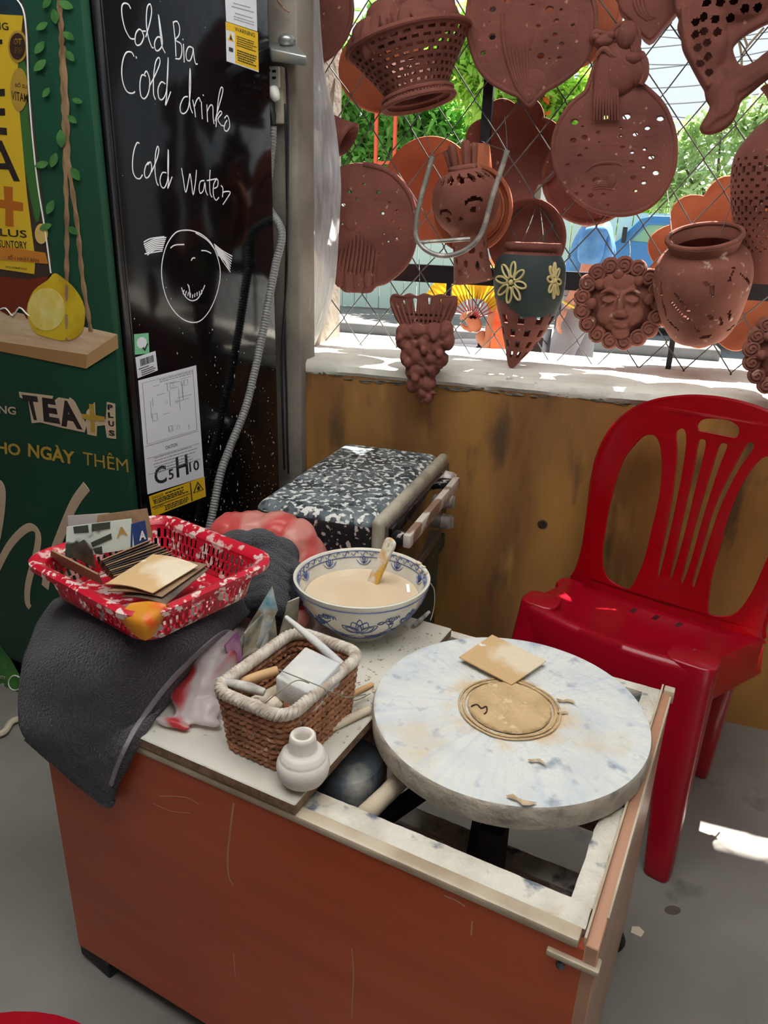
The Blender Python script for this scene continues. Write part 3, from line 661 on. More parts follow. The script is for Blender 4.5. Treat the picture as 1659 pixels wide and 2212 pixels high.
# large moon plate, top centre
def rel_c(mb, pl):
    blobs(mb, pl, [(1120,70,40,60,.012,.002),(1150,180,40,34,.012,.0),(1143,205,20,22,.012,.002)])
    for i in range(7): strand(mb, pl, [(1085+i*9,30),(1090+i*8,100),(1110+i*5,170),(1132+i*2.5,215)], .005, .003, .008)
hc = Z3([(1460,15),(1365,75),(1340,150),(1345,260),(1630,50),(1285,370),(1305,430),(1572,285),(1622,275),(1560,340),(1613,345),(1543,430),(1603,430),(1590,522)]) + Z4([(85,55),(155,60),(235,75),(205,150),(310,175),(70,190),(95,240),(195,240),(295,235),(130,295),(240,305),(20,345),(85,385),(155,405),(215,400),(80,450)])
tc = plate('wall_plate', 2.06, [(1150,-90),(1230,-70),(1280,0),(1287,60),(1278,100),(1256,140),(1215,175),(1180,195),(1160,212),(1143,228),(1122,208),(1096,196),(1060,175),(1032,140),(1014,80),(1012,20),(1030,-40),(1080,-80)], hc, .014, M_tc,
  'large round terracotta plate pierced with petal holes, pointed below, cut by the top edge', 'pottery', rim=.006, hole_r=.0098, relief=rel_c, seed=3)
plate('wall_plate', 2.21, circ(1200, 10, 142, 40), [], .014, M_tco, 'plain orange terracotta plate showing behind the big pierced plate at the top', 'pottery', rim=.008, sm=0)
# moon plate with the seated couple
def rel_b(mb, pl):
    blobs(mb, pl, [(1355,82,22,30,.028,.012),(1305,92,20,14,.02,.01),(1288,84,10,9,.014,.01),(1318,80,12,9,.016,.01),(1340,150,44,52,.024,.008),(1310,160,28,60,.022,.006),(1380,150,18,34,.02,.010),(1370,130,26,14,.022,.014),(1308,112,10,8,.014,.016)])
    for i in range(9): strand(mb, pl, [(1300+i*5,115+i*1.5),(1292+i*5,160),(1286+i*6,215),(1284+i*6.5,262)], .0045, .002, .020)
    for i in range(5): strand(mb, pl, [(1362+i*3,80),(1366+i*4,112),(1372+i*4,138)], .004, .002, .024)
    strand(mb, pl, [(1290,125),(1305,110),(1330,128),(1352,132)], .007, .004, .024); strand(mb, pl, [(1352,135),(1380,128),(1394,160),(1384,186)], .010, .006, .02)
    strand(mb, pl, [(1265,372),(1290,355),(1330,352),(1345,360)], .005, .002, .007); blobs(mb, pl, [(1322,390,12,16,.008,.004),(1300,398,20,10,.006,.004)])
    for i in range(4): strand(mb, pl, [(1280,398+i*4),(1300,392+i*5),(1326,398+i*4)], .002, .001, .008)
hb = Z4([(545,805),(680,800),(645,885),(735,930),(818,885),(822,948),(495,920),(400,950),(490,985),(645,945),(655,1015),(720,1050),(812,1030),(400,1028),(358,1085),(315,845),(380,880),(285,905),(312,980),(262,1022),(270,1140),(720,1125),(795,1160),(855,1095),(875,1195),(805,1270),(725,1225),(745,1325),(525,1340),(375,1290),(285,1195),(325,1345),(440,1360),(545,1420),(465,1255),(910,830)])
tc = plate('wall_plate', 2.05, [(1285,70),(1300,72),(1320,74),(1332,58),(1355,52),(1376,62),(1380,90),(1378,112),(1394,130),(1396,160),(1384,180),(1400,195),(1430,225),(1451,270),(1459,320),(1452,375),(1425,425),(1385,455),(1335,464),(1280,452),(1235,420),(1205,375),(1195,320),(1206,270),(1235,225),(1265,200),(1275,175),(1287,140),(1300,110),(1280,88)], hb, .016, M_tc,
  'round pierced terracotta plate with an embracing couple on its rim', 'pottery', rim=.006, hole_r=.0096, relief=rel_b, seed=5, sm=3)
hang(tc, (ony(1355,60,2.05), ony(1352,30,YF)))
plate('wall_plate', 2.23, circ(1272, 384, 97, 40), [], .014, M_tc, 'plain brown terracotta plate peeping out below the plate with the couple', 'pottery', rim=.008, sm=0)
plate('wall_plate', 2.07, circ(650, 20, 112, 36, 125), [], .014, M_tc, 'smooth reddish terracotta plate at the top beside the plastic sheet', 'pottery', rim=.006, sm=0)
plate('wall_plate', 2.24, circ(828, 150, 92, 36), [], .012, M_tco, 'orange terracotta disc hanging outside, behind the woven-look basket pot', 'pottery', rim=.006, sm=0)
# dishes seen from inside the room
def dish(name, cx, cy, r, Y, m, label, depth=.03, lobes=0, amp=0, prof=None, tilt=0, sx=1):
    s = pxs(cx, cy, Y); R = r*s; c = ony(cx, cy, Y); M = Matrix.Translation(c) @ Matrix.Rotation(tilt, 4, 'Y') @ Matrix.Rotation(PI/2, 4, 'X')
    prof = prof or [(0,-depth),(.55,-depth),(.72,-depth*.75),(.86,-depth*.2),(.94,.15*depth),(.99,.2*depth),(1,.05*depth),(.9,-.45*depth),(.74,-depth),(.58,-depth-.01),(0,-depth-.01)]
    f = (lambda a, q, z: q*(1+amp*abs(math.sin(lobes*a/2))*min(1, q/R)**3 - amp*.5*min(1, q/R)**3)) if lobes else None
    mb = MB(); mb.lathe([(max(p*R, 1e-5), z) for p, z in prof], 96 if lobes else 56, M, mod=f, sx=sx)
    return tag(mb.build(name, m, None, origin=c, ang=60), label, 'pottery')
dish('scalloped_dish', 1104, 328, 100, 2.215, M_tc, 'brown scalloped terracotta dish behind the iron post', .035, 8, .16)
dish('terracotta_dish', 926, 412, 106, 2.25, M_tco, 'round orange terracotta dish behind the hair plate and the face lantern', .035)
rp = [(0,-.03),(.62,-.03),(.7,-.028),(.74,-.012),(.78,-.012),(.80,-.02),(.88,-.016),(.92,.006),(.99,.008),(1,0),(.95,-.03),(.7,-.042),(0,-.042)]
dish('ringed_dish', 1018, 452, 90, 2.08, M_tco, 'ringed orange terracotta saucer right behind the face lantern', .03, prof=rp)
dish('terracotta_dish', 1138, 518, 84, 2.13, M_tc, 'brown terracotta saucer behind the dark green horn vase', .05)
dish('scalloped_dish', 1580, 575, 172, 2.27, M_tco, 'big cloud-edged orange terracotta dish behind the slit jar', .03, 12, .14)
def pot(name, cx, cy, Y, prof, m, label, roll=0, pitch=0, n=64, hole=None, thick=.006, axis_px=None, yaw=0, sub=0, cat='pottery', mod=None, parent=None, extra=None):
    """lathe pot; prof in photo pixels at that depth (r, height above cy)"""
    s = pxs(cx, cy, Y); c = ony(cx, cy, Y)
    M = Matrix.Translation(c) @ Matrix.Rotation(roll, 4, 'Y') @ Matrix.Rotation(pitch, 4, 'X') @ Matrix.Rotation(yaw, 4, 'Z')
    mb = MB(); mb.lathe([(max(r*s, 1e-5), z*s) for r, z in prof], n, M, hole=hole, mod=mod)
    mods = [SOLID(thick)] if thick else []
    if sub: mods.append(SUB(sub))
    o = mb.build(name, m, parent, mods=mods or None, origin=c, ang=45)
    return (tag(o, label, cat) if not parent else o), M, s
def resamp(prof, n):
    P = catmull([(a, b, 0) for a, b in prof], 12, False); L = [0]
    for i in range(1, len(P)): L.append(L[-1]+(P[i]-P[i-1]).length)
    R = []; k = 0
    for i in range(n+1):
        t = L[-1]*i/n
        while k < len(P)-2 and L[k+1] < t: k += 1
        f = (t-L[k])/max(L[k+1]-L[k], 1e-9); q = P[k].lerp(P[k+1], min(max(f,0),1)); R.append((q.x, q.y))
    return R
# slit jar: oblique cuts
JP = resamp([(1,0),(40,0),(54,5),(72,40),(86,95),(90,130),(82,165),(62,184),(60,190),(66,206),(70,212)], 60)
def jhole(a, i):
    z = JP[i][1]; a = a % (2*PI)
    for (a0, z0, a1, z1, w) in ((4.12,128,4.40,96,.035),(4.02,108,4.42,72,.035),(4.70,150,4.86,140,.03),(4.55,60,4.62,42,.035),(4.72,28,4.95,30,.04),(4.84,140,4.86,120,.03),(4.86,80,4.9,72,.04),(5.1,70,5.18,52,.035),(5.3,78,5.38,60,.035),(3.7,140,3.8,70,.03),(5.5,150,5.8,120,.03),(5.45,30,5.7,36,.03),(5.2,145,5.35,165,.03),(3.85,60,4.1,45,.03),(0.6,130,0.9,100,.04),(1.3,120,1.7,90,.04),(2.1,130,2.4,90,.04),(1.1,60,1.4,40,.04),(2.0,60,2.3,40,.04)):
        t = ((a-a0)*(a1-a0) + (z-z0)*(z1-z0)/6400)/max((a1-a0)**2+((z1-z0)/80)**2, 1e-6)
        t = min(max(t, 0), 1); d = math.hypot(a-(a0+t*(a1-a0)), (z-(z0+t*(z1-z0)))/80)
        if d < w: return True
    return False
jar, M, s = pot('slit_jar', 1510, 722, 1.99, JP, M_tcd, 'round-bellied terracotta jar with slit cuts and a wide lip, hanging against the black rail', roll=math.radians(-8), pitch=math.radians(19), n=140, hole=jhole, thick=.006)
mb = MB(); mb.tube([M @ Vector((70*s*math.cos(t), 70*s*math.sin(t), 212*s)) for t in [2*PI*k/48 for k in range(48)]], .005, 8, closed=True); mb.build('rim', M_tcd, jar)
hang(jar, (M @ Vector((-60*s, 0, 212*s)), ony(1440,405,YF)), (M @ Vector((30*s, 0, 214*s)), ony(1590,400,YF)))
# basket-shaped pot with bricked openings
BP = resamp([(74,0),(77,5),(74,15),(68,20),(78,40),(95,66),(112,90),(128,114),(131,121)], 44)
def bhole(a, i):
    if i < 9 or i > 40: return False
    r = (i-9)//2; 
    if (i-9) % 4 in (2, 3): pass
    k = (i-9) % 4; row = (i-9)//4
    col = (a/(2*PI)*30 + (.5 if row % 2 else 0)) % 1
    return k in (1, 2) and col < .52
bp, M, s = pot('basket_wall_pot', 905, 224, 2.03, BP, M_tc, 'terracotta wall pot shaped like an openwork basket heaped with fruit and leaves', roll=math.radians(-14), pitch=math.radians(0), n=150, hole=bhole, thick=.007)
mb = MB()
for (zr_, rr) in ((119,132),(16,75),(3,78)): mb.tube([M @ Vector((rr*s*math.cos(t), rr*s*math.sin(t), zr_*s)) for t in [2*PI*k/60 for k in range(60)]], .006, 8, closed=True)
for k in range(64):
    t = 2*PI*k/64; mb.tube([M @ Vector((75*s*math.cos(t), 75*s*math.sin(t), z*s)) for z in (4, 9, 15)], [.003,.0045,.003], 6)
mb.build('foot_and_rim_band', M_tc, bp)
mb = MB()
for (x, y, z, rx, ry, rz_) in ((-60,-60,225,40,34,36),(-15,-80,230,30,28,44),(40,-70,228,44,32,34),(85,-45,225,34,30,30),(-95,-25,220,30,34,30),(-30,-30,262,44,40,40),(30,-20,262,46,40,42),(75,-10,255,34,34,34),(-80,10,250,36,36,34),(0,40,255,80,50,40),(-55,-92,214,16,12,40),(-38,-96,216,10,10,40),(20,-98,216,12,10,34),(60,-90,222,34,12,14)):
    mb.ball(M @ Vector((x*s*1.05, y*s*1.05, (z*.8-48)*s)), (rx*s, ry*s, rz_*s), n=16)
rg = random.Random(8)
for k in range(16):
    a = rg.uniform(PI, 2*PI); r = 118; p = [M @ Vector((r*math.cos(a)*s*(1-.1*t), r*math.sin(a)*s*(1-.1*t), (119+34*t)*s)) for t in (0,.4,.8,1)]
    mb.tube(p, [.004,.014,.010,.002], 8, flat=.5)
fuse(mb, 'fruit_heap', M_tc, .004, None, None, parent=bp)
# horn mouth beside the plastic sheet
pot('horn_vase', 752, 302, 2.05, resamp([(38,0),(35,6),(26,40),(20,90),(16,140)], 20), M_tc, 'flared mouth of a terracotta horn vase poking out right of the plastic sheet', roll=math.radians(-58), pitch=math.radians(0), n=48)
# wedge-bottomed pot at the top
def rel_w(mb, pl):
    for i in range(4): strand(mb, pl, [(1362+i*9, -20+i*4), (1376+i*8, 30+i*2), (1400+i*6, 52-i*2)], .004, .002, .03)
    strand(mb, pl, [(1398,84),(1412,70),(1440,42),(1464,14)], .012, .008, .012, n=8)
plate('wedge_pot', 2.08, Z4([(635,-80),(640,0),(660,80),(740,160),(800,235),(830,268),(862,266),(940,170),(1038,60),(1030,20),(1020,-80)]), [], .06, M_tc, 'wedge-bottomed terracotta wall pot at the top edge, left of the fish', 'pottery', relief=rel_w, sm=2, bev=.006)
# fish
def rel_f(mb, pl):
    rg = random.Random(4)
    blobs(mb, pl, [(1590,-20,95,70,.045,.0),(1530,40,52,80,.036,.0),(1540,110,34,60,.03,.0),(1550,180,26,46,.024,.0)])
    for i in range(9): strand(mb, pl, [(1546+i*3,185),(1552+i*4,215),(1548+i*3,245),(1528+i*2,275-i*2)], .0042, .002, .018)
    for i in range(6): strand(mb, pl, [(1570,190+i*3),(1600,176+i*4),(1640,150+i*4),(1680,125+i*5)], .0042, .002, .018)
    strand(mb, pl, [(1475,20),(1478,60),(1488,110),(1508,150),(1530,190)], .009, .006, .02)
fo = Z4([(1060,-200),(1050,-60),(1045,40),(1058,85),(1078,130),(1065,190),(1090,250),(1100,330),(1150,430),(1220,560),(1280,660),(1295,720),(1265,800),(1220,880),(1250,898),(1310,885),(1370,850),(1410,790),(1440,700),(1460,670),(1500,640),(1560,590),(1659,510),(1740,460),(1730,375),(1659,390),(1590,445),(1500,490),(1430,470),(1390,390),(1385,330),(1420,280),(1490,220),(1560,180),(1659,130),(1850,60),(1850,-200)])
mb = MB(); pl = ZP(2.02); pts = [(v.x, v.y) for v in catmull([(a, b, 0) for a, b in [pl.px(*p) for p in fo]], 3)]
mb.merge(flat_mesh(pts, [], .03, .010), pl.mat()); rel_f(mb, pl)
fish = fuse(mb, 'fish_lantern', M_tc, .0035, 'terracotta fish lantern hanging tail down with curled fins, top right', 'pottery', origin=pl.pt(1540,100))
def pierce(o, pts, rx, rz, ny=-.15):
    me = o.data; w = wloc(o); bm = bmesh.new(); bm.from_mesh(me); C = [(q.x, q.z) for q in pts]
    dead = [f for f in bm.faces if f.normal.y < ny and any(((f.calc_center_median().x+w.x-x)/rx)**2 + ((f.calc_center_median().z+w.z-z)/rz)**2 < 1 for x, z in C)]
    bmesh.ops.delete(bm, geom=dead, context='FACES'); bm.to_mesh(me); bm.free()
fsf = surf(fish)
pierce(fish, [q for q in (fsf(x, y) for x, y in Z4([(1160,150),(1158,238),(1172,330),(1190,435),(1215,115),(1295,130),(1400,125),(1215,215),(1310,220),(1240,295),(1245,390),(1252,500),(1235,20),(1330,15),(1425,5),(1500,60),(1590,50)])) if q], .0085, .0075)
# bulbous lattice vase at the right edge
VP = resamp([(60,-250),(66,-200),(84,-130),(100,-70),(108,-20),(104,20),(80,60),(56,84),(54,100),(64,124),(80,142)], 70)
def vhole(a, i):
    z = VP[i][1]
    if z > 10 or z < -190: return False
    u = a/(2*PI)*26; v = z/22
    return (abs(((u+v) % 1)-.5) < .24) and (abs(((u-v) % 1)-.5) < .24)
pot('lattice_vase', 1700, 350, 2.02, VP, M_tc, 'tall terracotta vase with scale-like lattice cuts and flared neck at the right edge', n=156, hole=vhole, thick=.006)
# face lantern
LP = resamp([(44,-0),(42,4),(38,40),(36,84),(40,100),(56,118),(68,145),(70,165),(64,190),(52,206),(34,217),(26,220)], 76)
def lhole(a, i):
    z = LP[i][1]; x = (a - 1.5*PI)
    if x > PI: x -= 2*PI
    if x < -PI: x += 2*PI
    if 188 < z < 214:
        u = a/(2*PI)*16; v = (z-188)/26
        return abs(((u+.5*v) % 1)-.5)+abs(v-.5)*.9 < .40
    if 104 < z < 176:
        X = x*66; Zf = z
        for (cx, cy, rx, ry, bend) in ((-34,147,16,4,8),(30,161,18,4,7)):
            d = (X-cx)/rx
            if abs(d) < 1 and abs(Zf-(cy-bend*d*d)) < ry: return True
        for (cx, cy, rx, ry) in ((-30,128,6,7),(27,140,6,7),(0,126,5,4)):
            if ((X-cx)/rx)**2 + ((Zf-cy)/ry)**2 < 1: return True
        return False
    if 12 < z < 80:
        for (cx, cy, rx, ry) in ((-.35,62,.13,6),(.28,64,.2,9),(.85,50,.14,8),(-.75,42,.14,7),(-.1,38,.12,7),(.55,30,.14,9),(-1.0,68,.12,6),(.1,82,.1,4),(-.5,20,.14,8),(1.2,70,.12,7),(2.2,50,.2,9),(3.0,30,.2,9),(-2.2,50,.2,9)):
            if ((x-cx)/rx)**2 + ((z-cy)/ry)**2 < 1: return True
    return False
lan, M, s = pot('face_lantern', 1022, 606, 2.00, LP, M_tcd, 'gourd-shaped terracotta lantern with a cut-out smiling face and a lattice crown', roll=math.radians(-9), pitch=math.radians(4), n=140, hole=lhole, thick=.005)
mb = MB(); mb.tube([M @ Vector((24*s*math.cos(t), 24*s*math.sin(t), 222*s)) for t in [2*PI*k/32 for k in range(32)]], .008, 10, closed=True)
mb.lathe([(1e-5,218*s),(26*s,218*s),(26*s,228*s),(1e-5,230*s)], 32, M); mb.build('collar', M_tcd, lan)
for (x, y, h, r, t) in ((-14,0,44,11,-.10),(10,-6,46,12,.05),(22,6,40,9,.15),(-26,6,34,8,-.2)):
    mb = MB(); mb.tube([M @ Vector(((x+t*z)*s, y*s, (226+z)*s)) for z in (0, h*.5, h*.9, h)], [r*s, r*1.15*s, r*1.1*s, r*.7*s], 12, flat=.7); mb.build('stub_leaf', M_tcd, lan)
hang(lan, (M @ Vector((0,0,262*s)), ony(1000,300,YF)))
# U-shaped wire rack hanging before the lantern
wr = thing('wire_hanger', ony(965, 545, 1.862), 'clay-stained U-shaped metal hanger in front of the face lantern', 'hanger')
M_rod = mat('clay stained steel', (150,146,138), .5, metal=.5, sp=(190,180,170), spscale=40, splo=.5, sphi=.6)
mb = MB(); P = catmull([ony(x, y, 1.862) for x, y in ((935,338),(920,390),(905,445),(898,500),(908,528),(930,546),(960,553),(995,545),(1025,525),(1045,492),(1062,430),(1080,375),(1096,324))], 6, False); mb.tube(P, .0062, 10); mb.build('bent_rod', M_rod, wr)
mb = MB(); mb.tube([ony(902,524,1.862), ony(960,520,1.858), ony(1016,516,1.862)], .005, 8); mb.build('cross_rod', M_rod, wr)
hang(wr, (ony(936,340,1.862), ony(1000,300,YF)), (ony(1094,326,1.862), ony(1040,305,YF)), (ony(936,338,1.862), ony(905,250,YF)), (ony(1095,325,1.862), ony(1090,250,YF)))
pot('small_pot', 1026, 384, 2.11, resamp([(34,0),(36,20),(32,52),(30,64)], 12), M_tco, 'small orange pot neck between the face lantern and the iron post', n=40, roll=math.radians(-4))
# fruit cone with fan top
def cone():
    mb = MB(); pl = ZP(1.785); s = pxs(910, 740, 1.785)
    F = [(845,660),(846,640),(858,636),(872,640),(888,634),(905,640),(920,634),(938,639),(955,636),(970,641),(984,642),(984,665),(974,690),(962,706),(905,712),(868,700)]
    pts = [(v.x, v.y) for v in catmull([(a, b, 0) for a, b in [pl.px(*p) for p in F]], 3)]
    H = []
    for (x, y, w, l, dx) in ((858,652,3,10,5),(876,648,5,16,4),(901,644,7,32,2),(932,642,5,34,-3),(955,645,3,22,-4),(903,684,2.5,4,0),(884,686,2.5,4,0),(927,684,2.5,4,0),(905,697,2.5,3,0)):
        H.append([pl.px(*p) for p in ((x-w,y),(x,y-w*.7),(x+w,y),(x+w*.4+dx*.6,y+l),(x-w*.4+dx*.6,y+l))])
    fan = flat_mesh(pts, H, .010, .002)
    for v in fan.vertices:   # bend the fan round the cone
        u = v.co.x - pl.px(912,660)[0]; v.co.z -= u*u*3.2 - .018
    mb.merge(fan, pl.mat())
    for i in range(12):
        t = i/11; a = (846+t*138, 652+4*math.sin(PI*t)); b = (872+t*88, 704)
        A = pl.px(*a); B = pl.px(*b); f = lambda p: pl.at(p[0], p[1], -((p[0]-pl.px(912,660)[0])**2)*3.2+.024)
        mb.tube([f(A), f(((A[0]+B[0])/2, (A[1]+B[1])/2)), f(B)], [.0035,.0035,.002], 6)
    o = mb.build('cone_wall_pot', M_tc, None, origin=pl.pt(910,760)); tag(o, 'cone-shaped terracotta wall pot with a pierced fan top and moulded fruit, hanging over the sill', 'pottery')
    mb = MB()
    L = [(880,716,22,20),(908,712,24,20),(940,714,22,20),(966,716,16,26),(876,738,18,16),(972,736,12,20),(922,738,20,18),(892,752,20,22),(948,745,20,24),(905,768,18,20),(882,768,14,22),(936,772,20,18),(955,776,16,16),(962,772,8,10),(910,795,22,18),(938,795,16,16),(896,800,18,20),(905,822,18,22),(928,826,18,20),(894,830,14,18),(918,846,14,12),(932,856,8,12),(926,862,8,8)]
    for (x, y, rx, ry) in L: mb.ball(pl.pt(x, y, .012), (rx*s, .030*min(1, (900-y)/150+.25), ry*s), n=14)
    for k, (x, y) in enumerate(((872,726),(958,760),(890,780),(925,752),(946,724),(906,812))):
        mb.ball(pl.pt(x, y, .038), (9*s, .012, 10*s), n=10)
    rg = random.Random(9)
    for k in range(46):
        y = rg.uniform(712, 862); hw = 52*(1-(y-712)/175)**.8; x = 922 + rg.uniform(-hw, hw) + 4; a = rg.uniform(0, PI)
        mb.ball(pl.pt(x, y, .030*min(1, (900-y)/150+.2)), (rg.uniform(8,15)*s, .009, rg.uniform(3.5,6)*s), n=10, rot=Matrix.Rotation(a, 3, 'Y'))
    fuse(mb, 'fruit_relief', M_tc, .0026, None, None, parent=o); return o
hang(cone(), (ony(905,640,1.79), ony(905,560,YF)))
# dark green horn vase
M_gv = mat('dark green slip', (38,52,50), .75, c2=(52,64,60), scale=20, bump=.1, bscale=80); M_cr = mat('cream slip', (206,188,130), .8, bump=.1, bscale=80)
def horn():
    Y = 1.98; s = pxs(1140, 640, Y); L = [(1153,526,54),(1152,534,56),(1151,544,50),(1147,556,60),(1145,575,69),(1143,610,71),(1141,640,67),(1138,670,59),(1134,700,48),(1128,726,38),(1121,750,26),(1112,772,14),(1107,786,6),(1105,791,1)]
    P = catmull([(x, y, r) for x, y, r in L], 5, False); n = 72; G = []; mats = []
    for q in P:
        c = ony(q.x, q.y, Y); G.append([c + Vector((math.cos(2*PI*k/n)*q.z*s, math.sin(2*PI*k/n)*q.z*s, 0)) for k in range(n)])
    def green(k, q): 
        a = 2*PI*k/n; x = math.cos(a)*q.z; return 552 < q.y < 664 + .28*x + 8*math.sin(a*3)
    for nm, m, want in (('body', M_tc, False), ('painted_body', M_gv, True)):
        mb = MB()
        V = [p for row in G for p in row]; F = []
        for i in range(len(P)-1):
            for k in range(n):
                if green(k, P[i]) != want: continue
                if not want and P[i].y > 668 and i % 5 in (1,2,3) and ((k+ (4 if (i//5) % 2 else 0)) % 8) < 3 and P[i].y < 765: continue
                k2 = (k+1) % n; F.append((i*n+k, i*n+k2, (i+1)*n+k2, (i+1)*n+k))
        mb.add(V, F)
        if nm == 'body':
            o = mb.build('horn_vase', m, None, origin=ony(1140,640,Y), mods=[SOLID(.005, 1)]); tag(o, 'dark green horn vase with cream flowers and a pierced terracotta tip', 'pottery')
        else: mb.build(nm, m, o, mods=[SOLID(.006, 1)], label='dark green painted upper body')
    pbody = [c for c in o.children if c.name.startswith('painted')][0]; hs = surf(pbody)
    def fl(cx, cy, Rx, Ry, npet, rot):
        mb = MB()
        for k in range(npet):
            a = rot + 2*PI*k/npet; ring = []
            for t in [2*PI*j/18 for j in range(18)]:
                u = .60+.36*math.cos(t); v = .15*math.sin(t); q = hs(cx+Rx*(u*math.cos(a)-v*math.sin(a)), cy+Ry*(u*math.sin(a)+v*math.cos(a)), .0015)
                if q: ring.append(q)
            if len(ring) > 5: mb.tube(ring, .0034, 6, closed=True, flat=.8)
        q = hs(cx, cy, .001)
        if q: mb.ball(q, (.007,.004,.007), n=10)
        return mb.build('painted_flower', M_cr, o)
    fl(1104, 610, 34, 47, 8, .2); fl(1197, 606, 15, 40, 8, .1)
    hang(o, (ony(1125,528,Y), ony(1160,440,YF)), (ony(1175,528,Y), ony(1165,440,YF))); return o
horn()
# sun face with curls
def sunface(name, cx, cy, R, Y, label, nc=17, face=True):
    pl = ZP(Y); s = pxs(cx, cy, Y); mb = MB()
    mb.ball(pl.at(*pl.px(cx, cy), -.02), (R*.86*s, .045, R*.86*s), n=40)
    if face:
        X = lambda u, v: (cx+u*R, cy+v*R)
        def B(u, v, rx, ry, rw, w): x, y = X(u, v); mb.ball(pl.pt(x, y, w), (rx*R*s, rw, ry*R*s), n=18)
        B(0,.05,.58,.72,.040,-.004); B(.0,.0,.09,.30,.018,.036); B(.0,.20,.15,.10,.018,.036); B(-.10,.23,.07,.06,.012,.036); B(.10,.23,.07,.06,.012,.036)
        B(.0,.40,.20,.05,.012,.030); B(.0,.49,.17,.06,.013,.029); B(.0,.68,.22,.16,.016,.018)
        B(-.30,-.13,.17,.07,.010,.024); B(.30,-.13,.17,.07,.010,.024); B(-.32,.25,.24,.24,.016,.018); B(.32,.25,.24,.24,.016,.018); B(0,-.46,.5,.26,.020,.014)
        for sg in (-1, 1): strand(mb, pl, [X(sg*.08,-.24), X(sg*.28,-.34), X(sg*.5,-.24)], .006, .003, .034); strand(mb, pl, [X(sg*.14,-.10), X(sg*.30,-.05), X(sg*.46,-.12)], .0035, .002, .037)
    o = fuse(mb, name, M_tcd, .003, label, 'pottery', origin=pl.at(*pl.px(cx, cy)))
    mb = MB()
    for k in range(nc):
        a = 2*PI*k/nc; x, y = cx+R*.92*math.cos(a), cy+R*.92*math.sin(a); c = pl.pt(x, y, .004); r = 19*s*R/88
        mb.ball(c, (r, .020, r), n=16)
        sp_ = []
        for j in range(34):
            t = j/33*2.1*2*PI; q = r*(.92-.80*j/33); sp_.append(c + Vector((q*math.cos(t+a), -.014-.006*j/33, q*math.sin(t+a))))
        mb.tube(sp_, .0032, 6)
        if k % 2 == 0: 
            x, y = cx+R*.68*math.cos(a+.2), cy+R*.68*math.sin(a+.2)
            if y < cy+R*.1: mb.ball(pl.pt(x, y, .020), (12*s, .014, 12*s), n=12)
    mb.build('curl_border', M_tcd, o); return o
sf = sunface('face_mask', 1341, 655, 90, 2.0, 'round terracotta face ringed by curls, left of the slit jar')
hang(sf, (ony(1360,560,2.0), ony(1360,520,YF)))
sunface('face_mask', 1702, 766, 88, 1.79, 'curl-edged terracotta piece cut by the right edge of the photo, low over the sill', face=False)
# plastic sheet
def psheet():
    E_l = [(632,-30),(634,120),(636,260),(638,400),(640,540),(642,680),(648,790)]
    E_r = [(688,-30),(700,140),(722,250),(736,380),(733,480),(718,640),(662,785)]
    n, m_ = 44, 60; G = []
    L = catmull([(x, y, 0) for x, y in E_l], 10, False); R = catmull([(x, y, 0) for x, y in E_r], 10, False)
    for i in range(len(L)):
        row = []
        for j in range(n+1):
            t = j/n; p = L[i].lerp(R[i], t); y = 1.955 + .012*math.sin(t*9+i*.10) + .008*noise.noise(Vector((t*6, i*.10, 2))) + .006*noise.noise(Vector((t*14, i*.25, 7)))
            row.append(ony(p.x, p.y, y))
        G.append(row)
    mb = MB(); mb.grid(G)
    m = bpy.data.materials.new('clear plastic sheet'); m.use_nodes = True; nt = m.node_tree; nd = nt.nodes; l = nt.links; nd.clear()
    out = nd.new('ShaderNodeOutputMaterial'); tr = nd.new('ShaderNodeBsdfTransparent'); df = nd.new('ShaderNodeBsdfTranslucent'); d2 = nd.new('ShaderNodeBsdfDiffuse'); gl = nd.new('ShaderNodeBsdfGlossy')
    df.inputs[0].default_value = (.86,.88,.9,1); d2.inputs[0].default_value = (.85,.87,.9,1); gl.inputs['Roughness'].default_value = .25
    tc_ = nd.new('ShaderNodeTexCoord'); mp = nd.new('ShaderNodeMapping'); mp.inputs['Scale'].default_value = (30,30,5); nz = nd.new('ShaderNodeTexNoise'); nz.inputs['Detail'].default_value = 5
    l.new(tc_.outputs['Object'], mp.inputs[0]); l.new(mp.outputs[0], nz.inputs['Vector']); nz.inputs['Scale'].default_value = 1
    rg = nd.new('ShaderNodeMapRange'); rg.inputs['From Min'].default_value = .3; rg.inputs['From Max'].default_value = .7; rg.inputs['To Min'].default_value = .35; rg.inputs['To Max'].default_value = .75; l.new(nz.outputs['Fac'], rg.inputs['Value'])
    a1 = nd.new('ShaderNodeMixShader'); a2 = nd.new('ShaderNodeMixShader'); a3 = nd.new('ShaderNodeMixShader'); a1.inputs[0].default_value = .35; a3.inputs[0].default_value = .06
    l.new(df.outputs[0], a1.inputs[1]); l.new(d2.outputs[0], a1.inputs[2]); l.new(rg.outputs[0], a2.inputs[0]); l.new(tr.outputs[0], a2.inputs[1]); l.new(a1.outputs[0], a2.inputs[2]); l.new(a2.outputs[0], a3.inputs[1]); l.new(gl.outputs[0], a3.inputs[2]); l.new(a3.outputs[0], out.inputs[0])
    return tag(mb.build('plastic_sheet', m, None, mods=[SOLID(.0006)]), 'crinkled clear plastic sheet hanging beside the pillar over the window', 'plastic sheet')
psheet()
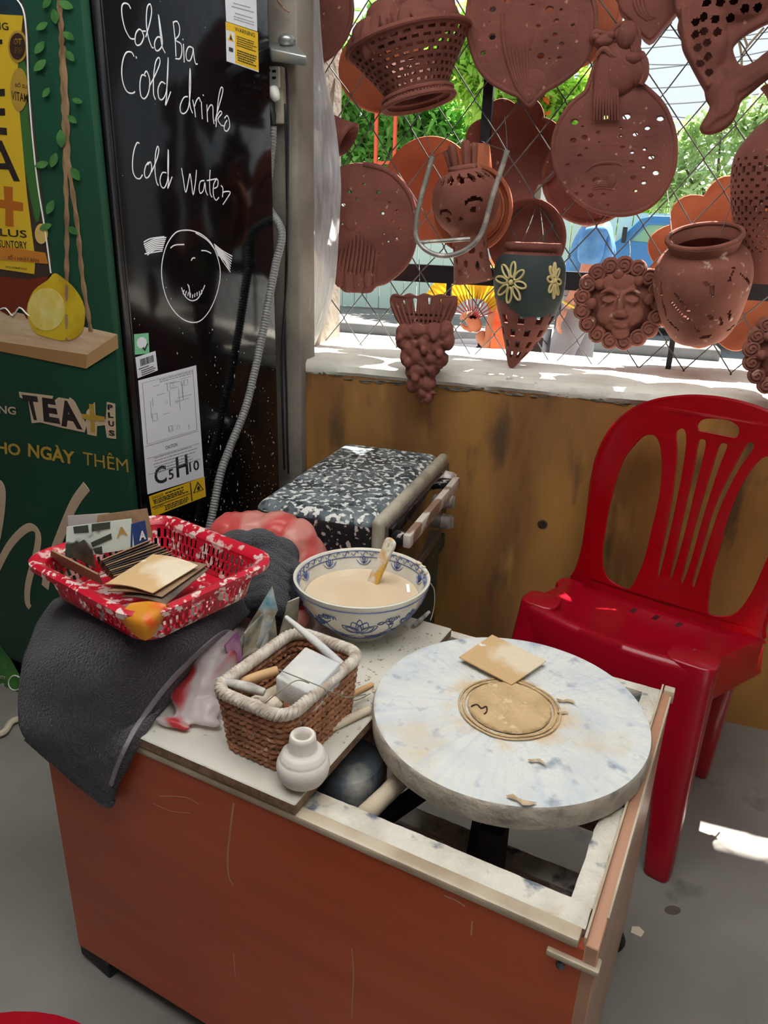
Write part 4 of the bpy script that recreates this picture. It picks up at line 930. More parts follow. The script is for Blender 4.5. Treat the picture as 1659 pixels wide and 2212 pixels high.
# ================================================================ pottery wheel table
AT = math.radians(-9.3); TD1 = Vector((math.cos(AT), math.sin(AT), 0)); TD2 = Vector((-math.sin(AT), math.cos(AT), 0))
TFL = onz(82, 1512, .535); TFL.z = 0; TL, TW, TZ = .816, .507, .535
def tp(u, v, z): return TFL + TD1*u + TD2*v + ZZ*z
def tbox(u0, u1, v0, v1, z0, z1): return [tp(u, v, z) for z in (z0, z1) for (u, v) in ((u0,v0),(u1,v0),(u1,v1),(u0,v1))]
TFRONT = Plane(tp(0, 0, 0), TD1, ZZ)          # outer face of the front panel
def tpix(x, y, z): # photo pixel on the level z -> (u, v)
    q = onz(x, y, z) - TFL; return q.dot(TD1), q.dot(TD2)
M_lamf = mat('laminate cherry', (196,92,56), .35, c2=(180,80,46), scale=2.2, stretch=(1,1,7), detail=6, sp=(188,120,80), spscale=70, splo=.70, sphi=.78, spec=.4)
M_lams = mat('laminate cherry glare tint', (190,144,116), .3, c2=(174,126,98), scale=2.5, stretch=(1,1,6), sp=(214,190,170), spscale=90, splo=.68, sphi=.76)  # same laminate paled: light grazing the right panel put into the colour
M_edge = mat('beige edge strip', (200,184,160), .35, c2=(170,150,124), scale=12)
M_clayf = mat('frame crusted with clay', (222,216,202), .85, c2=(196,188,172), scale=22, bump=.9, bscale=55, sp=(104,112,124), spscale=30, splo=.57, sphi=.66, sp2=(206,184,146), sp2scale=12, sp2lo=.6, sp2hi=.7)
M_gunk = mat('steel smeared with clay', (84,92,100), .6, c2=(176,172,162), scale=18, lo=.45, hi=.62, bump=.3, bscale=60)
M_rub = mat('black rubber', (24,24,26), .6)
M_par = mat('raw particle board edge', (150,118,92), .85, c2=(116,88,66), scale=80)
tb = thing('pottery_wheel_table', tp(TL/2, TW/2, 0), 'cherry laminate pottery wheel table with clay-crusted open steel frame top', 'pottery wheel')
MB().hexa(tbox(0, TL-.010, 0, .014, .036, TZ-.012)).build('front_panel', M_lamf, tb, mods=[BEV(.0012,1)])
MB().hexa(tbox(TL-.014, TL, -.001, TW, .036, TZ-.004)).build('side_panel', M_lams, tb, mods=[BEV(.0012,1)])
MB().hexa(tbox(0, .014, .014, TW, .036, TZ-.012)).build('side_panel', M_lamf, tb, mods=[BEV(.0012,1)])
MB().hexa(tbox(-.001, TL-.020, -.003, .016, TZ-.013, TZ-.001)).build('edge_strip', M_edge, tb, mods=[BEV(.003)])
MB().hexa(tbox(TL-.016, TL-.0135, .0, TW, TZ-.006, TZ+.004)).build('edge_strip', M_edge, tb)
MB().hexa(tbox(TL-.0012, TL+.0012, .04, TW-.02, TZ-.03, TZ-.002)).build('edge_strip', M_edge, tb, label='pale strip along the right panel')
# corner clip with screw heads
for (v0, v1) in ((-.006, .012), (TW-.012, TW+.004)):
    MB().hexa(tbox(TL-.050 if v0 < 0 else TL-.012, TL+.004, v0, v1, TZ-.036 if v0 < 0 else TZ-.02, TZ-.028 if v0 < 0 else TZ+.002)).build('corner_clip', M_edge, tb, mods=[BEV(.002)])
for (u, z) in ((TL-.034, TZ-.046),):
    mb = MB(); mb.ball(tp(u, -.001, z), (.005,.003,.005), n=12); mb.build('screw_head', M_gunk, tb)
mb = MB(); mb.ball(tp(TL+.001, .012, TZ-.034), (.003,.004,.004), n=12); mb.build('screw_head', M_gunk, tb)
def crust_bar(u0, u1, v0, v1, z0, z1, seed, nm='frame_bar', m=None):
    """angle-iron bar with a lumpy clay crust on top"""
    mb = MB(); nu, nv = max(4, int((u1-u0)/.008)), max(4, int((v1-v0)/.008)); G = []
    for i in range(nu+1):
        row = []
        for j in range(nv+1):
            u = u0+(u1-u0)*i/nu; v = v0+(v1-v0)*j/nv; e = min(i, nu-i, j, nv-j)
            h = .003*noise.noise(Vector((u*40, v*40, seed))) + .0015*noise.noise(Vector((u*110, v*110, seed)))
            o = 0.0015*noise.noise(Vector((u*60, v*60, seed+9))) if e == 0 else 0
            row.append(tp(u+o, v+o, z1 + (h if e else -.002)))
        G.append(row)
    mb.grid(G)
    ring = [G[0][j] for j in range(nv+1)] + [G[i][nv] for i in range(1, nu+1)] + [G[nu][j] for j in range(nv-1, -1, -1)] + [G[i][0] for i in range(nu-1, 0, -1)]
    low = [Vector((p.x, p.y, z0)) for p in ring]; n = len(ring); k = len(mb.V); mb.V += ring + low
    mb.F += [(k+i, k+(i+1) % n, k+n+(i+1) % n, k+n+i) for i in range(n)]
    return mb.build(nm, m or M_clayf, tb, ang=50)
crust_bar(.44, TL-.018, .018, .050, TZ-.036, TZ-.004, 1)
crust_bar(TL-.041, TL-.0165, .046, TW-.004, TZ-.036, TZ-.003, 2)
crust_bar(.02, TL-.03, TW-.024, TW-.004, TZ-.036, TZ-.003, 3)
crust_bar(.02, .06, .02, TW-.04, TZ-.036, TZ-.004, 4)
# inner works
for (v, z) in ((tpix(1140,1862,.40)[1],.40),(.39,.36)): crust_bar(.30, TL-.02, v-.017, v+.017, z-.03, z, 5+v)
crust_bar(.16, .56, .075, .105, .30, .33, 9, 'lower_bar', M_gunk)
for v in (.17,.36):
    a, b = tp(.58, .27, .49), tp(.52 + (.06 if v > .3 else 0), v-.09, .30); mb = MB(); mb.bar(tp(.60,.29,.495), tp(.50 if v < .3 else .63, .10 if v < .3 else .13, .45 if v < .3 else .33), .030, .012, up=TD1); mb.build('bearing_arm', M_rub, tb, smooth=False)
mb = MB(); mb.tube([tp(.62,.302,.30), tp(.62,.302,.545)], .016, 16); mb.build('wheel_shaft', M_gunk, tb)
q1 = tpix(1066,1800,.50); q2 = tpix(1064,1868,.42); mb = MB(); mb.bar(tp(.62,.29,.515), tp(q1[0], q1[1], .50), .03, .012); mb.build('bearing_arm', M_rub, tb, smooth=False)
mb = MB(); mb.bar(tp(q1[0], q1[1], .515), tp(q1[0], q1[1], .08), .032, .030, up=TD1); mb.build('support_post', M_rub, tb, smooth=False)
mb = MB(); mb.tube([tp(.62,.302,.495), tp(.62,.302,.530)], .05, 20); mb.build('bearing_hub', M_rub, tb)
mb = MB(); mb.tube([tp(.43,.16,.38), tp(.43,.16,.395), tp(.43,.16,.48), tp(.43,.16,.49)], [.05,.058,.058,.05], 24); mb.build('motor_housing', M_gunk, tb)
mb = MB(); mb.bar(tp(.38,.05,.46), tp(.38,.30,.46), .07, .09); mb.build('motor_bracket', mat('bracket dark', (64,66,66), .6, c2=(140,136,128), scale=22, lo=.5, hi=.66), tb, smooth=False, mods=[BEV(.004)])
mb = MB(); mb.tube([tp(.505,.045,.500), tp(.515,.12,.498), tp(.52,.20,.492)], [.013,.0125,.014], 16); mb.build('clay_pipe', mat('pipe coated with clay', (206,190,164), .8, c2=(150,128,104), scale=14, bump=.4), tb)
MB().hexa(tbox(.014, TL-.014, .014, TW, .06, .072)).build('bottom_shelf', mat('shelf grey', (168,162,156), .8, c2=(196,190,182), scale=6), tb, smooth=False)
for (u, v, lab) in ((.02,.02,'black plastic foot block'),(TL-.03,TW-.02,'round black rubber foot'),(.03,TW-.04,None),(TL-.06,.03,None)):
    mb = MB()
    if u < .1 and v < .1: mb.hexa([tp(u+a, v+b, z) for z in (0,.034) for a, b in ((-.03,-.012),(.05,-.022),(.06,.05),(-.022,.05))])
    else: mb.lathe([(1e-4,0),(.024,0),(.026,.008),(.018,.03),(.014,.037),(1e-4,.037)], 24, Matrix.Translation(tp(u+.012, v, 0)))
    mb.build('foot', M_rub, tb, mods=[BEV(.004)] if u < .1 and v < .1 else None, label=lab)
# scratches and drips on the front panel
for L, r in (([(505,1735),(497,1800),(492,1850),(494,1890),(503,1912)],.0016),([(760,2050),(764,2100),(762,2150),(760,2200)],.0010),([(505,2060),(508,2100),(513,2115)],.0010),([(330,1735),(370,1752),(410,1756)],.0008),([(345,1720),(400,1722),(430,1738)],.0008),([(960,1935),(985,1945),(1005,1958)],.0012),([(1020,1990),(1018,2020)],.0010)):
    mb = MB(); mb.tube(catmull([TFRONT.pt(x, y, .0003) for x, y in L], 5, False), r, 6, flat=.25, up=TFRONT.w)
    mb.build('clay_drip', mat('dried clay', (196,140,110), .9), tb, label='thin dried clay drip on the front panel')
# wheel head
DC = onz(1099.8, 1528, .572); DR = .1912; dq = DC - TFL; DU, DV = dq.dot(TD1), dq.dot(TD2)
def wheel_mat():
    m = mat('wheel head clay', (222,222,216), .75, c2=(198,204,208), scale=14, lo=.45, hi=.75, bump=.6, bscale=70, sp=(150,160,172), spscale=34, splo=.58, sphi=.72, sp2=(212,196,166), sp2scale=7, sp2lo=.56, sp2hi=.70)
    nt = m.node_tree; n = nt.nodes; l = nt.links; b = n['Principled BSDF']      # radial scrape marks
    tc = n.new('ShaderNodeTexCoord'); sx = n.new('ShaderNodeSeparateXYZ'); l.new(tc.outputs['Object'], sx.inputs[0])
    at = n.new('ShaderNodeMath'); at.operation = 'ARCTAN2'; l.new(sx.outputs['Y'], at.inputs[0]); l.new(sx.outputs['X'], at.inputs[1])
    ln = n.new('ShaderNodeVectorMath'); ln.operation = 'LENGTH'; l.new(tc.outputs['Object'], ln.inputs[0])
    cb = n.new('ShaderNodeCombineXYZ'); m1 = n.new('ShaderNodeMath'); m1.operation = 'MULTIPLY'; m1.inputs[1].default_value = 16; l.new(at.outputs[0], m1.inputs[0])
    m2 = n.new('ShaderNodeMath'); m2.operation = 'MULTIPLY'; m2.inputs[1].default_value = 8; l.new(ln.outputs['Value'], m2.inputs[0])
    l.new(m1.outputs[0], cb.inputs[0]); l.new(m2.outputs[0], cb.inputs[1]); nz = n.new('ShaderNodeTexNoise'); nz.inputs['Scale'].default_value = 1.0; nz.inputs['Detail'].default_value = 4; l.new(cb.outputs[0], nz.inputs['Vector'])
    r = n.new('ShaderNodeMapRange'); r.inputs['From Min'].default_value = .5; r.inputs['From Max'].default_value = .72; r.inputs['To Max'].default_value = .7; l.new(nz.outputs['Fac'], r.inputs['Value'])
    mx = n.new('ShaderNodeMix'); mx.data_type = 'RGBA'; l.new(r.outputs[0], mx.inputs['Factor']); src = b.inputs['Base Color'].links[0].from_socket; l.new(src, mx.inputs['A']); mx.inputs['B'].default_value = lin((196,204,212))+(1,); l.new(mx.outputs['Result'], b.inputs['Base Color'])
    m3 = n.new('ShaderNodeMapRange'); m3.inputs['From Min'].default_value = .100; m3.inputs['From Max'].default_value = .070; l.new(ln.outputs['Value'], m3.inputs['Value'])
    n3 = n.new('ShaderNodeTexNoise'); n3.inputs['Scale'].default_value = 22; n3.inputs['Detail'].default_value = 6; l.new(tc.outputs['Object'], n3.inputs['Vector'])
    r3 = n.new('ShaderNodeMapRange'); r3.inputs['From Min'].default_value = .42; r3.inputs['From Max'].default_value = .58; l.new(n3.outputs['Fac'], r3.inputs['Value'])
    k3 = n.new('ShaderNodeMath'); k3.operation = 'MULTIPLY'; l.new(m3.outputs[0], k3.inputs[0]); l.new(r3.outputs[0], k3.inputs[1])
    x3 = n.new('ShaderNodeMix'); x3.data_type = 'RGBA'; l.new(k3.outputs[0], x3.inputs['Factor']); l.new(mx.outputs['Result'], x3.inputs['A']); x3.inputs['B'].default_value = lin((214,186,146))+(1,); l.new(x3.outputs['Result'], b.inputs['Base Color'])
    return m
def wheel():
    mb = MB(); prof = [(1e-4,-.036),(.10,-.038),(DR*.97,-.037),(DR,-.034),(DR+.001,-.02),(DR+.001,-.006),(DR-.001,-.001),(DR-.005,0)] + [(DR*(.95-.03*i), 0) for i in range(32)] + [(1e-4,0)]
    mb.lathe(prof, 140, Matrix.Translation(DC))
    for i, v in enumerate(mb.V):
        d = math.hypot(v.x-DC.x, v.y-DC.y)
        if v.z > DC.z-.008 and d < DR-.003:
            a = math.atan2(v.y-DC.y, v.x-DC.x)
            v.z += .0010*noise.noise(Vector((math.cos(a)*6, math.sin(a)*6, d*20))) + .0008*noise.noise(Vector((v.x*90, v.y*90, 1)))
    o = mb.build('wheel_head', [wheel_mat(), mat('wheel rim clay', (192,180,164), .85, c2=(160,150,138), scale=24, bump=.5, bscale=60, sp=(132,126,120), spscale=30, splo=.6, sphi=.7)], tb, ang=50)
    ctr = DC - wloc(o)
    for p in o.data.polygons:
        if p.center.z < ctr.z-.0015 : p.material_index = 1
    # own origin at the wheel centre, so its radial marks turn about it
    o.data.transform(Matrix.Translation(-ctr)); o.location = ctr
    return o
wh = wheel()
CC = onz(1100, 1528, .574)
mb = MB(); R0 = .058
mb.lathe([(R0,0),(R0*.99,.003),(R0*.95,.0045),(R0*.8,.005),(R0*.5,.005),(R0*.2,.0052),(1e-4,.0052)], 64, Matrix.Translation(CC))
for v in mb.V:
    if (v-CC).length < R0*.97: v.z += .0016*noise.noise(Vector((v.x*80, v.y*80, 3))) + .0010*noise.noise(Vector((v.x*200, v.y*200, 3)))
M_cl = mat('dry clay pad', (214,182,136), .95, c2=(196,164,118), scale=30, bump=.7, bscale=110, sp=(226,200,160), spscale=60)
mb.build('clay_pad', M_cl, wh, ang=180)
mb = MB()
for (r, w_) in ((.064,.0022),(.070,.0016)): mb.tube([CC + Vector((r*math.cos(t), r*math.sin(t), .0008+.0006*math.sin(t*5))) for t in [2*PI*k/80 for k in range(80)]], w_, 6, closed=True, flat=.6)
mb.build('clay_ring', M_cl, wh)
mb = MB(); P = [onz(x, y, .5795) for x, y in ((1018,1526),(1030,1522),(1040,1530),(1050,1526),(1052,1536),(1046,1542))]; mb.tube(catmull(P, 4, False), .0012, 5); mb.build('crack_line', mat('crack dark', (70,44,34), .9), wh)
rg = random.Random(21)
for (x, y, k) in ((1125,1730,1.6),(1222,1515,1.2),(1160,1645,1.0),(1215,1540,.8)):
    c = onz(x, y, .5745); mb = MB(); P = [c + Vector(((t-.5)*.022*k, .003*math.sin(t*7+x), .0012)) for t in [i/5 for i in range(6)]]; mb.tube(P, [.0008,.0026*k,.0014*k,.0028*k,.0022*k,.0006], 6, flat=.5); tag(mb.build('clay_crumb', mat('clay crumb', (206,184,150), .9, c2=(170,140,110), scale=60), None), {1125:'flat clay shaving near the front rim of the wheel head',1222:'reddish clay scrap right of the clay pad',1160:'small clay shaving halfway to the front rim of the wheel head',1215:'small clay scrap just right of the clay pad on the wheel'}[x], 'clay scrap')
# worktop slab left of the wheel
su = tpix(640, 1735, .552)[0]
def slab():
    mb = MB(); mb.hexa(tbox(.02, su, -.004, .475, TZ+.001, TZ+.017)); return mb.build('worktop_board', [mat('worktop white', (214,210,198), .5, c2=(196,190,176), scale=6, bump=.15, bscale=60, sp=(160,140,118), spscale=90, splo=.66, sphi=.7)], None, mods=[BEV(.0015,1)], ang=30)
sl = slab(); tag(sl, 'white laminate board with raw brown edge lying across the left of the wheel table', 'board')
sl.data.materials.append(M_par)
for p in sl.data.polygons:
    if abs(p.normal.z) < .5: p.material_index = 1
ZS = TZ+.0172
# clay crumbs spread on the board
mb = MB(); rg = random.Random(31)
for i in range(420):
    x, y = rg.uniform(700, 1000), rg.uniform(1340, 1610); u, v = tpix(x, y, ZS)
    if u > su-.004 or v < .02 or v > .46 or u < .30: continue
    if (Vector((tp(u,v,0).x, tp(u,v,0).y))-Vector((DC.x, DC.y))).length < DR-.02: continue
    r = rg.uniform(.0006,.0022); a = rg.uniform(0, PI); mb.ball(tp(u, v, ZS+r*.3), (r*1.8, r, r*.7), n=6, rot=Matrix.Rotation(a, 3, 'Z'))
tag(mb.build('clay_shavings', mat('clay crumbs', (212,200,178), .95, c2=(180,160,134), scale=50), None), 'crumbs of dry clay scattered on the white board between bowl and wheel', 'clay crumbs', kind='stuff')
# square card on the wheel
def card(name, P4, th, m, label, cat='cardboard', bend=0, n=6, origin=None, parent=None):
    """thin sheet through four corners (a,b,c,d ccw)"""
    a, b, c, d = [Vector(p) for p in P4]; N = (b-a).cross(d-a).normalized(); G = []
    for i in range(n+1):
        row = []
        for j in range(n+1):
            s, t = j/n, i/n; p = a*(1-s)*(1-t)+b*s*(1-t)+c*s*t+d*(1-s)*t; row.append(p + N*bend*math.sin(PI*s))
        G.append(row)
    mb = MB(); mb.grid(G); o = mb.build(name, m, parent, mods=[SOLID(th, 0)], ang=30); return tag(o, label, cat) if not parent else o
M_cardc = mat('card smeared with clay', (206,170,122), .85, c2=(226,208,180), scale=11, lo=.5, hi=.62, bump=.3, bscale=60, sp=(236,232,224), spscale=26, splo=.62, sphi=.66)
card('cardboard_square', [onz(x, y, z) for x, y, z in ((1105,1480,.580),(1180,1428,.582),(1063,1372,.584),(992,1420,.582))], .002, M_cardc, 'square of brown card smeared with clay lying on the wheel head')
# ================================================================ things on the table
# ---- towel over a bulging bag
M_tow = mat('charcoal terry', (64,56,63), .95, c2=(46,40,46), scale=9, bump=1.0, bscale=300, sheen=.3, sp=(120,110,112), spscale=130, splo=.72, sphi=.8)
M_band = mat('towel woven band', (150,143,150), .85, bump=.3, bscale=300)
def bil(R, n):
    """smooth surface through rows of control points"""
    rows_ = [catmull(r, n, False) for r in R]; C = list(zip(*rows_)); cols = [catmull(c, n, False) for c in C]; return [list(r) for r in zip(*cols)]
def fpx(x, y, w): return TFRONT.pt(x, y, w)
TR = [[onz(120,1300,.635), onz(250,1250,.668), onz(390,1215,.668), onz(500,1260,.655), onz(538,1325,.615)],
      [onz(82,1352,.625), onz(205,1325,.672), onz(330,1350,.674), onz(430,1372,.662), onz(505,1350,.62)],
      [onz(52,1425,.60), onz(160,1430,.642), onz(285,1445,.645), onz(375,1440,.625), onz(452,1412,.59)],
      [onz(44,1500,.555), onz(135,1532,.565), onz(232,1556,.565), onz(312,1545,.562), onz(378,1498,.565)],
      [onz(48,1560,.515), onz(122,1592,.52), fpx(235,1622,.016), fpx(296,1600,.014), onz(336,1556,.556)],
      [onz(62,1592,.492), fpx(140,1618,.022), fpx(242,1722,.012), fpx(268,1690,.012), fpx(312,1612,.012)]]
TG = bil(TR, 9)
for i, r in enumerate(TG):
    for j, p in enumerate(r):
        q = noise.noise(p*11)*.010 + noise.noise(p*30)*.004
        r[j] = p + Vector((0, -q*.6, q*.6))
tw = thing('towel', onz(200, 1440, .54), 'dark charcoal terry towel draped over the left front corner of the wheel table', 'towel')
mb = MB(); mb.grid(TG); mb.build('terry_cloth', M_tow, tw, mods=[SOLID(.005, 1), SMO(2)], ang=180)
tf = surf([c for c in tw.children][0]); HP = catmull([(x, y, 0) for x, y in ((505,1366),(482,1376),(432,1418),(372,1480),(322,1545),(292,1592),(264,1650),(246,1700))], 8, False)
G = [[q for q in (tf(p.x-d*.75, p.y-d*.5, .0022) for d in (14, 9, 4))] for p in HP]; G = [r for r in G if all(r)]
mb = MB(); mb.grid(G); mb.build('hem_band', M_band, tw, mods=[SOLID(.0022, 0)])
mb = MB(); rim2 = [p + Vector((.0,-.003,-.001)) for p in TG[-1][:len(TG[-1])//2+6]]; mb.tube(rim2, .0035, 8); mb.build('hem_band', M_tow, tw)
# bunched towel between basket and pink bag
mb = MB(); rg = random.Random(12)
for (x, y, z, r) in ((515,1185,.66,.040),(560,1185,.665,.042),(600,1200,.65,.040),(540,1230,.63,.046),(590,1245,.625,.044),(610,1290,.60,.038),(560,1290,.60,.045),(530,1285,.60,.04),(580,1330,.575,.03),(620,1235,.635,.03)):
    mb.ball(onz(x, y, z), (r, r*.9, r*.85), n=16)
for k in range(7):
    y = 1175+k*22; mb.tube([onz(520+rg.uniform(-10,20), y, .675-.008*k), onz(570, y-14, .682-.008*k), onz(622, y+18, .664-.01*k)], [.012,.017,.012], 8)
fuse(mb, 'bunched_towel', mat('navy terry', (44,44,56), .95, c2=(30,30,40), scale=12, bump=1.0, bscale=380, sheen=.25), .004, 'bunched dark navy towel between the red basket and the blue and white bowl', 'towel')
# ---- plastic bags
def bagmat(name, c, c2, sc, st):
    m = mat(name, c, .3, c2=c2, scale=sc, lo=.46, hi=.52, stretch=st, transl=.45, bump=.25, bscale=60, detail=1, coat=.15)
    return m
def crumple(L, name, m, label, seed, amp=.006, vox=.005):
    mb = MB()
    for (p, r) in L: mb.ball(p, r, n=18)
    o = mb.build(name, m, None, mods=[REM(vox), SMO(6)], ang=180)
    for v in o.data.vertices:
        p = v.co*22 + Vector((seed, 0, 0)); v.co += v.normal*(amp*abs(noise.noise(p)) + amp*.7*abs(noise.noise(p*2.1)) - amp*.4)
    return tag(o, label, 'plastic bag')
crumple([(onz(462,1432,.592),(.034,.040,.034)),(onz(478,1395,.605),(.026,.030,.030)),(onz(425,1520,.568),(.040,.022,.014)),(onz(440,1478,.578),(.030,.034,.024)),(onz(372,1562,.561),(.032,.009,.008)),(onz(430,1552,.562),(.040,.012,.009)),(onz(408,1500,.570),(.026,.03,.016)),(onz(490,1470,.572),(.022,.03,.018)),(onz(440,1400,.575),(.04,.04,.02))],
  'striped_bag', bagmat('red and white film', (222,76,80), (240,228,226), 13, (1.6,.5,1.6)), 'crumpled red and white striped plastic bag sticking out from under the charcoal towel', 3)
crumple([(onz(500,1150,.640),(.040,.05,.04)),(onz(545,1140,.655),(.045,.05,.03)),(onz(600,1145,.655),(.045,.05,.035)),(onz(640,1170,.640),(.04,.05,.045)),(onz(665,1215,.60),(.035,.05,.05)),(onz(650,1290,.575),(.028,.03,.02)),(onz(640,1340,.572),(.022,.03,.018)),(onz(600,1190,.60),(.06,.06,.06))],
  'striped_bag', bagmat('coral and white film', (240,108,104), (246,172,160), 10, (1.4,.5,1)), 'coral pink plastic bag bunched between the small oven and the bowl', 8)
# ---- bowl
BC = Vector((-.372, 1.048, ZS)); BR = .114; BH = .100
M_por = mat('glazed porcelain', (226,222,206), .18, coat=.4, c2=(214,206,188), scale=7)
M_blue = mat('cobalt glaze', (64,84,140), .25, c2=(110,126,170), scale=70, coat=.4)
bo = thing('bowl', BC, 'large white bowl with blue flower painting full of cloudy cream water', 'bowl')
Bp = resamp([(.046,0),(.046,.006),(.056,.014),(.080,.034),(.098,.058),(.108,.080),(.114,.100)], 24)
def b_r(z): 
    for (r0, z0), (r1, z1) in zip(Bp, Bp[1:]):
        if z0 <= z <= z1: return r0+(r1-r0)*(z-z0)/max(z1-z0, 1e-6)
    return Bp[-1][0]
mb = MB(); prof = [(1e-4,.004)] + Bp + [(.1115,.1008)] + [(max(r-.005, 1e-4), max(z, .012)) for r, z in Bp[::-1]] + [(1e-4,.012)]; mb.lathe(prof, 96, Matrix.Translation(BC)); mb.build('bowl_body', M_por, bo, ang=60)
mb = MB(); mb.lathe([(b_r(.066)-.006,.066),(b_r(.066)*.6,.0662),(1e-4,.0662)], 64, Matrix.Translation(BC)); mb.build('cloudy_water', mat('cloudy clay water', (226,202,168), .12, coat=.3, spec=.4), bo, ang=180)
def on_bowl(a, z, out=1):
    r = b_r(z) + (.0007 if out > 0 else -.0057); return BC + Vector((math.cos(a)*r, math.sin(a)*r, z))
def bowl_marks():
    mb = MB(); rg = random.Random(6)
    def st(a, z, L, r=.0011, out=1, n=3): mb.tube(catmull([on_bowl(a+x/b_r(z), z+y, out) for x, y in L], n, False), [r*.5]+[r]*((len(L)-1)*n-1)+[r*.5], 5, flat=.5)
    def petal(a, z, ang, l, w, out=1, r=.0011):
        u = (math.cos(ang), math.sin(ang)); n_ = (-u[1], u[0]); st(a, z, [(0,0),(u[0]*l*.5+n_[0]*w, u[1]*l*.5+n_[1]*w),(u[0]*l,u[1]*l),(u[0]*l*.5-n_[0]*w,u[1]*l*.5-n_[1]*w),(0,0)], r, out)
    for (a, z, k) in ((-1.25,.040,1.3),(-2.35,.045,.9),(-3.1,.05,1.1),(-.35,.048,1.0),(.5,.045,1.0),(1.5,.045,1.1),(2.4,.045,1.0)):
        for g in (-.9,-.3,.3,.9): petal(a, z, PI/2+g, .024*k, .006*k)
        petal(a, z, PI/2, .028*k, .004*k); petal(a, z, PI/2, .018*k, .002*k, r=.0018)
        for sg in (-1,1): st(a, z, [(0,0),(sg*.016*k,-.010*k),(sg*.030*k,-.004*k),(sg*.038*k,.010*k),(sg*.030*k,.020*k)]); petal(a, z, sg*.7-(PI if sg<0 else 0)*0 + (PI if sg < 0 else 0), .02*k, .004*k); st(a, z, [(sg*.02*k,-.008*k),(sg*.034*k,-.016*k),(sg*.046*k,-.012*k)], .0014)
    for (a, z, k) in ((-1.85,.068,.8),(-1.85,.028,.6),(-.85,.066,.8),(-1.02,.024,.5),(-2.7,.07,.8),(-2.05,.052,.7),(-.7,.03,.6),(.05,.072,.7)):
        for g in range(5): st(a, z, [(g*.006*k,0),(g*.006*k+.004*k,.010*k),(g*.006*k+.007*k,.002*k)], .0012)
        petal(a, z, rg.uniform(-.4,.6), .022*k, .005*k); petal(a, z, PI+rg.uniform(-.5,.5), .016*k, .004*k)
    for z in (.090,.012): mb.tube([on_bowl(2*PI*k/90, z) for k in range(90)], .0009, 5, closed=True)
    for k in range(40):   # inner border
        a = 2*PI*k/40; 
        st(a, .092, [(-.007,0),(-.003,.004),(.002,-.003),(.007,.001)], .0012, -1)
        if k % 4 == 0:
            for g in (-.5,0,.5): petal(a, .075, PI/2+g, .013, .003, -1)
            st(a, .078, [(-.014,.004),(-.006,-.004),(.006,-.004),(.014,.004)], .0010, -1)
    for z in (.0965,.086): mb.tube([on_bowl(2*PI*k/90, z, -1) for k in range(90)], .0008, 5, closed=True)
    return mb
bowl_marks().build('painted_flowers', M_blue, bo, label='cobalt blue painted flowers')
mb = MB(); rg = random.Random(2)
for k in range(26):
    a = rg.uniform(.2, 1.6); q = BC + Vector((math.cos(a)*(.112-.004*rg.random()), math.sin(a)*(.112-.004*rg.random()), .1+rg.uniform(-.012,.0015))); mb.ball(q, (.006*rg.uniform(.4,1),.006*rg.uniform(.4,1),.003), n=8)
fuse(mb, 'clay_crust', mat('crust clay', (220,206,178), .9, bump=.4, bscale=90), .0016, None, None, parent=bo)
# wooden-handled scraper leaning in the bowl
sc_ = thing('scraper', onz(808, 1255, ZS+.066), 'yellow handled scraper smeared with clay leaning in the bowl', 'scraper')
A, B = onz(806, 1258, ZS+.066), onz(846, 1166, .70); ax = (B-A).normalized(); sd_ = ax.cross(Vector((0,-.5,.8))).normalized()
pl = Plane(A, sd_, ax); L = (B-A).length
out = [(-.0075,-.03),(.0075,-.03),(.009,0),(.0085,L*.7),(.0098,L*.85),(.008,L*.97),(0,L),(-.008,L*.97),(-.0098,L*.85),(-.0085,L*.7),(-.009,0)]
o_ = [(v.x, v.y) for v in catmull([(a, b, 0) for a, b in out], 3)]
mb = MB(); mb.merge(flat_mesh(o_, [circ(0, L*.86, .0028, 10, .007)], .007, .002), pl.mat()); mb.build('handle', mat('ochre handle clay', (222,170,74), .5, c2=(232,222,206), scale=28, lo=.44, hi=.54, bump=.3, bscale=80), sc_)
mb = MB(); mb.hexa([pl.at(u, v, w) for v in (-.055,-.028) for u, w in ((-.006,-.001),(.006,-.001),(.006,.001),(-.006,.001))]); mb.build('blade', M_steel, sc_, smooth=False)
mb = MB(); mb.bar(onz(884,1290,ZS+.060), onz(880,1262,ZS+.074), .006, .002); tag(mb.build('metal_scraper', M_steel, None, smooth=False), 'thin steel blade dipped in the cloudy water at the right of the bowl', 'blade')
mb = MB(); mb.tube([onz(893,1352,ZS+.006), onz(905,1342,ZS+.008), onz(927,1322,ZS+.012)], [.003,.0042,.003], 8); tag(mb.build('trimming_tool', mat('tool grey', (120,116,110), .6, c2=(190,184,174), scale=70), None), 'small grey clay tool lying right of the bowl foot', 'tool')
mb = MB(); mb.tube(catmull([onz(x, y, z) for x, y, z in ((930,1260,.648),(938,1275,.62),(938,1310,.585),(930,1340,.558))], 6, False), .0009, 5); tag(mb.build('cutting_string', mat('string', (196,180,150), .9), None), 'thin cutting string hanging from the right rim of the bowl', 'string')
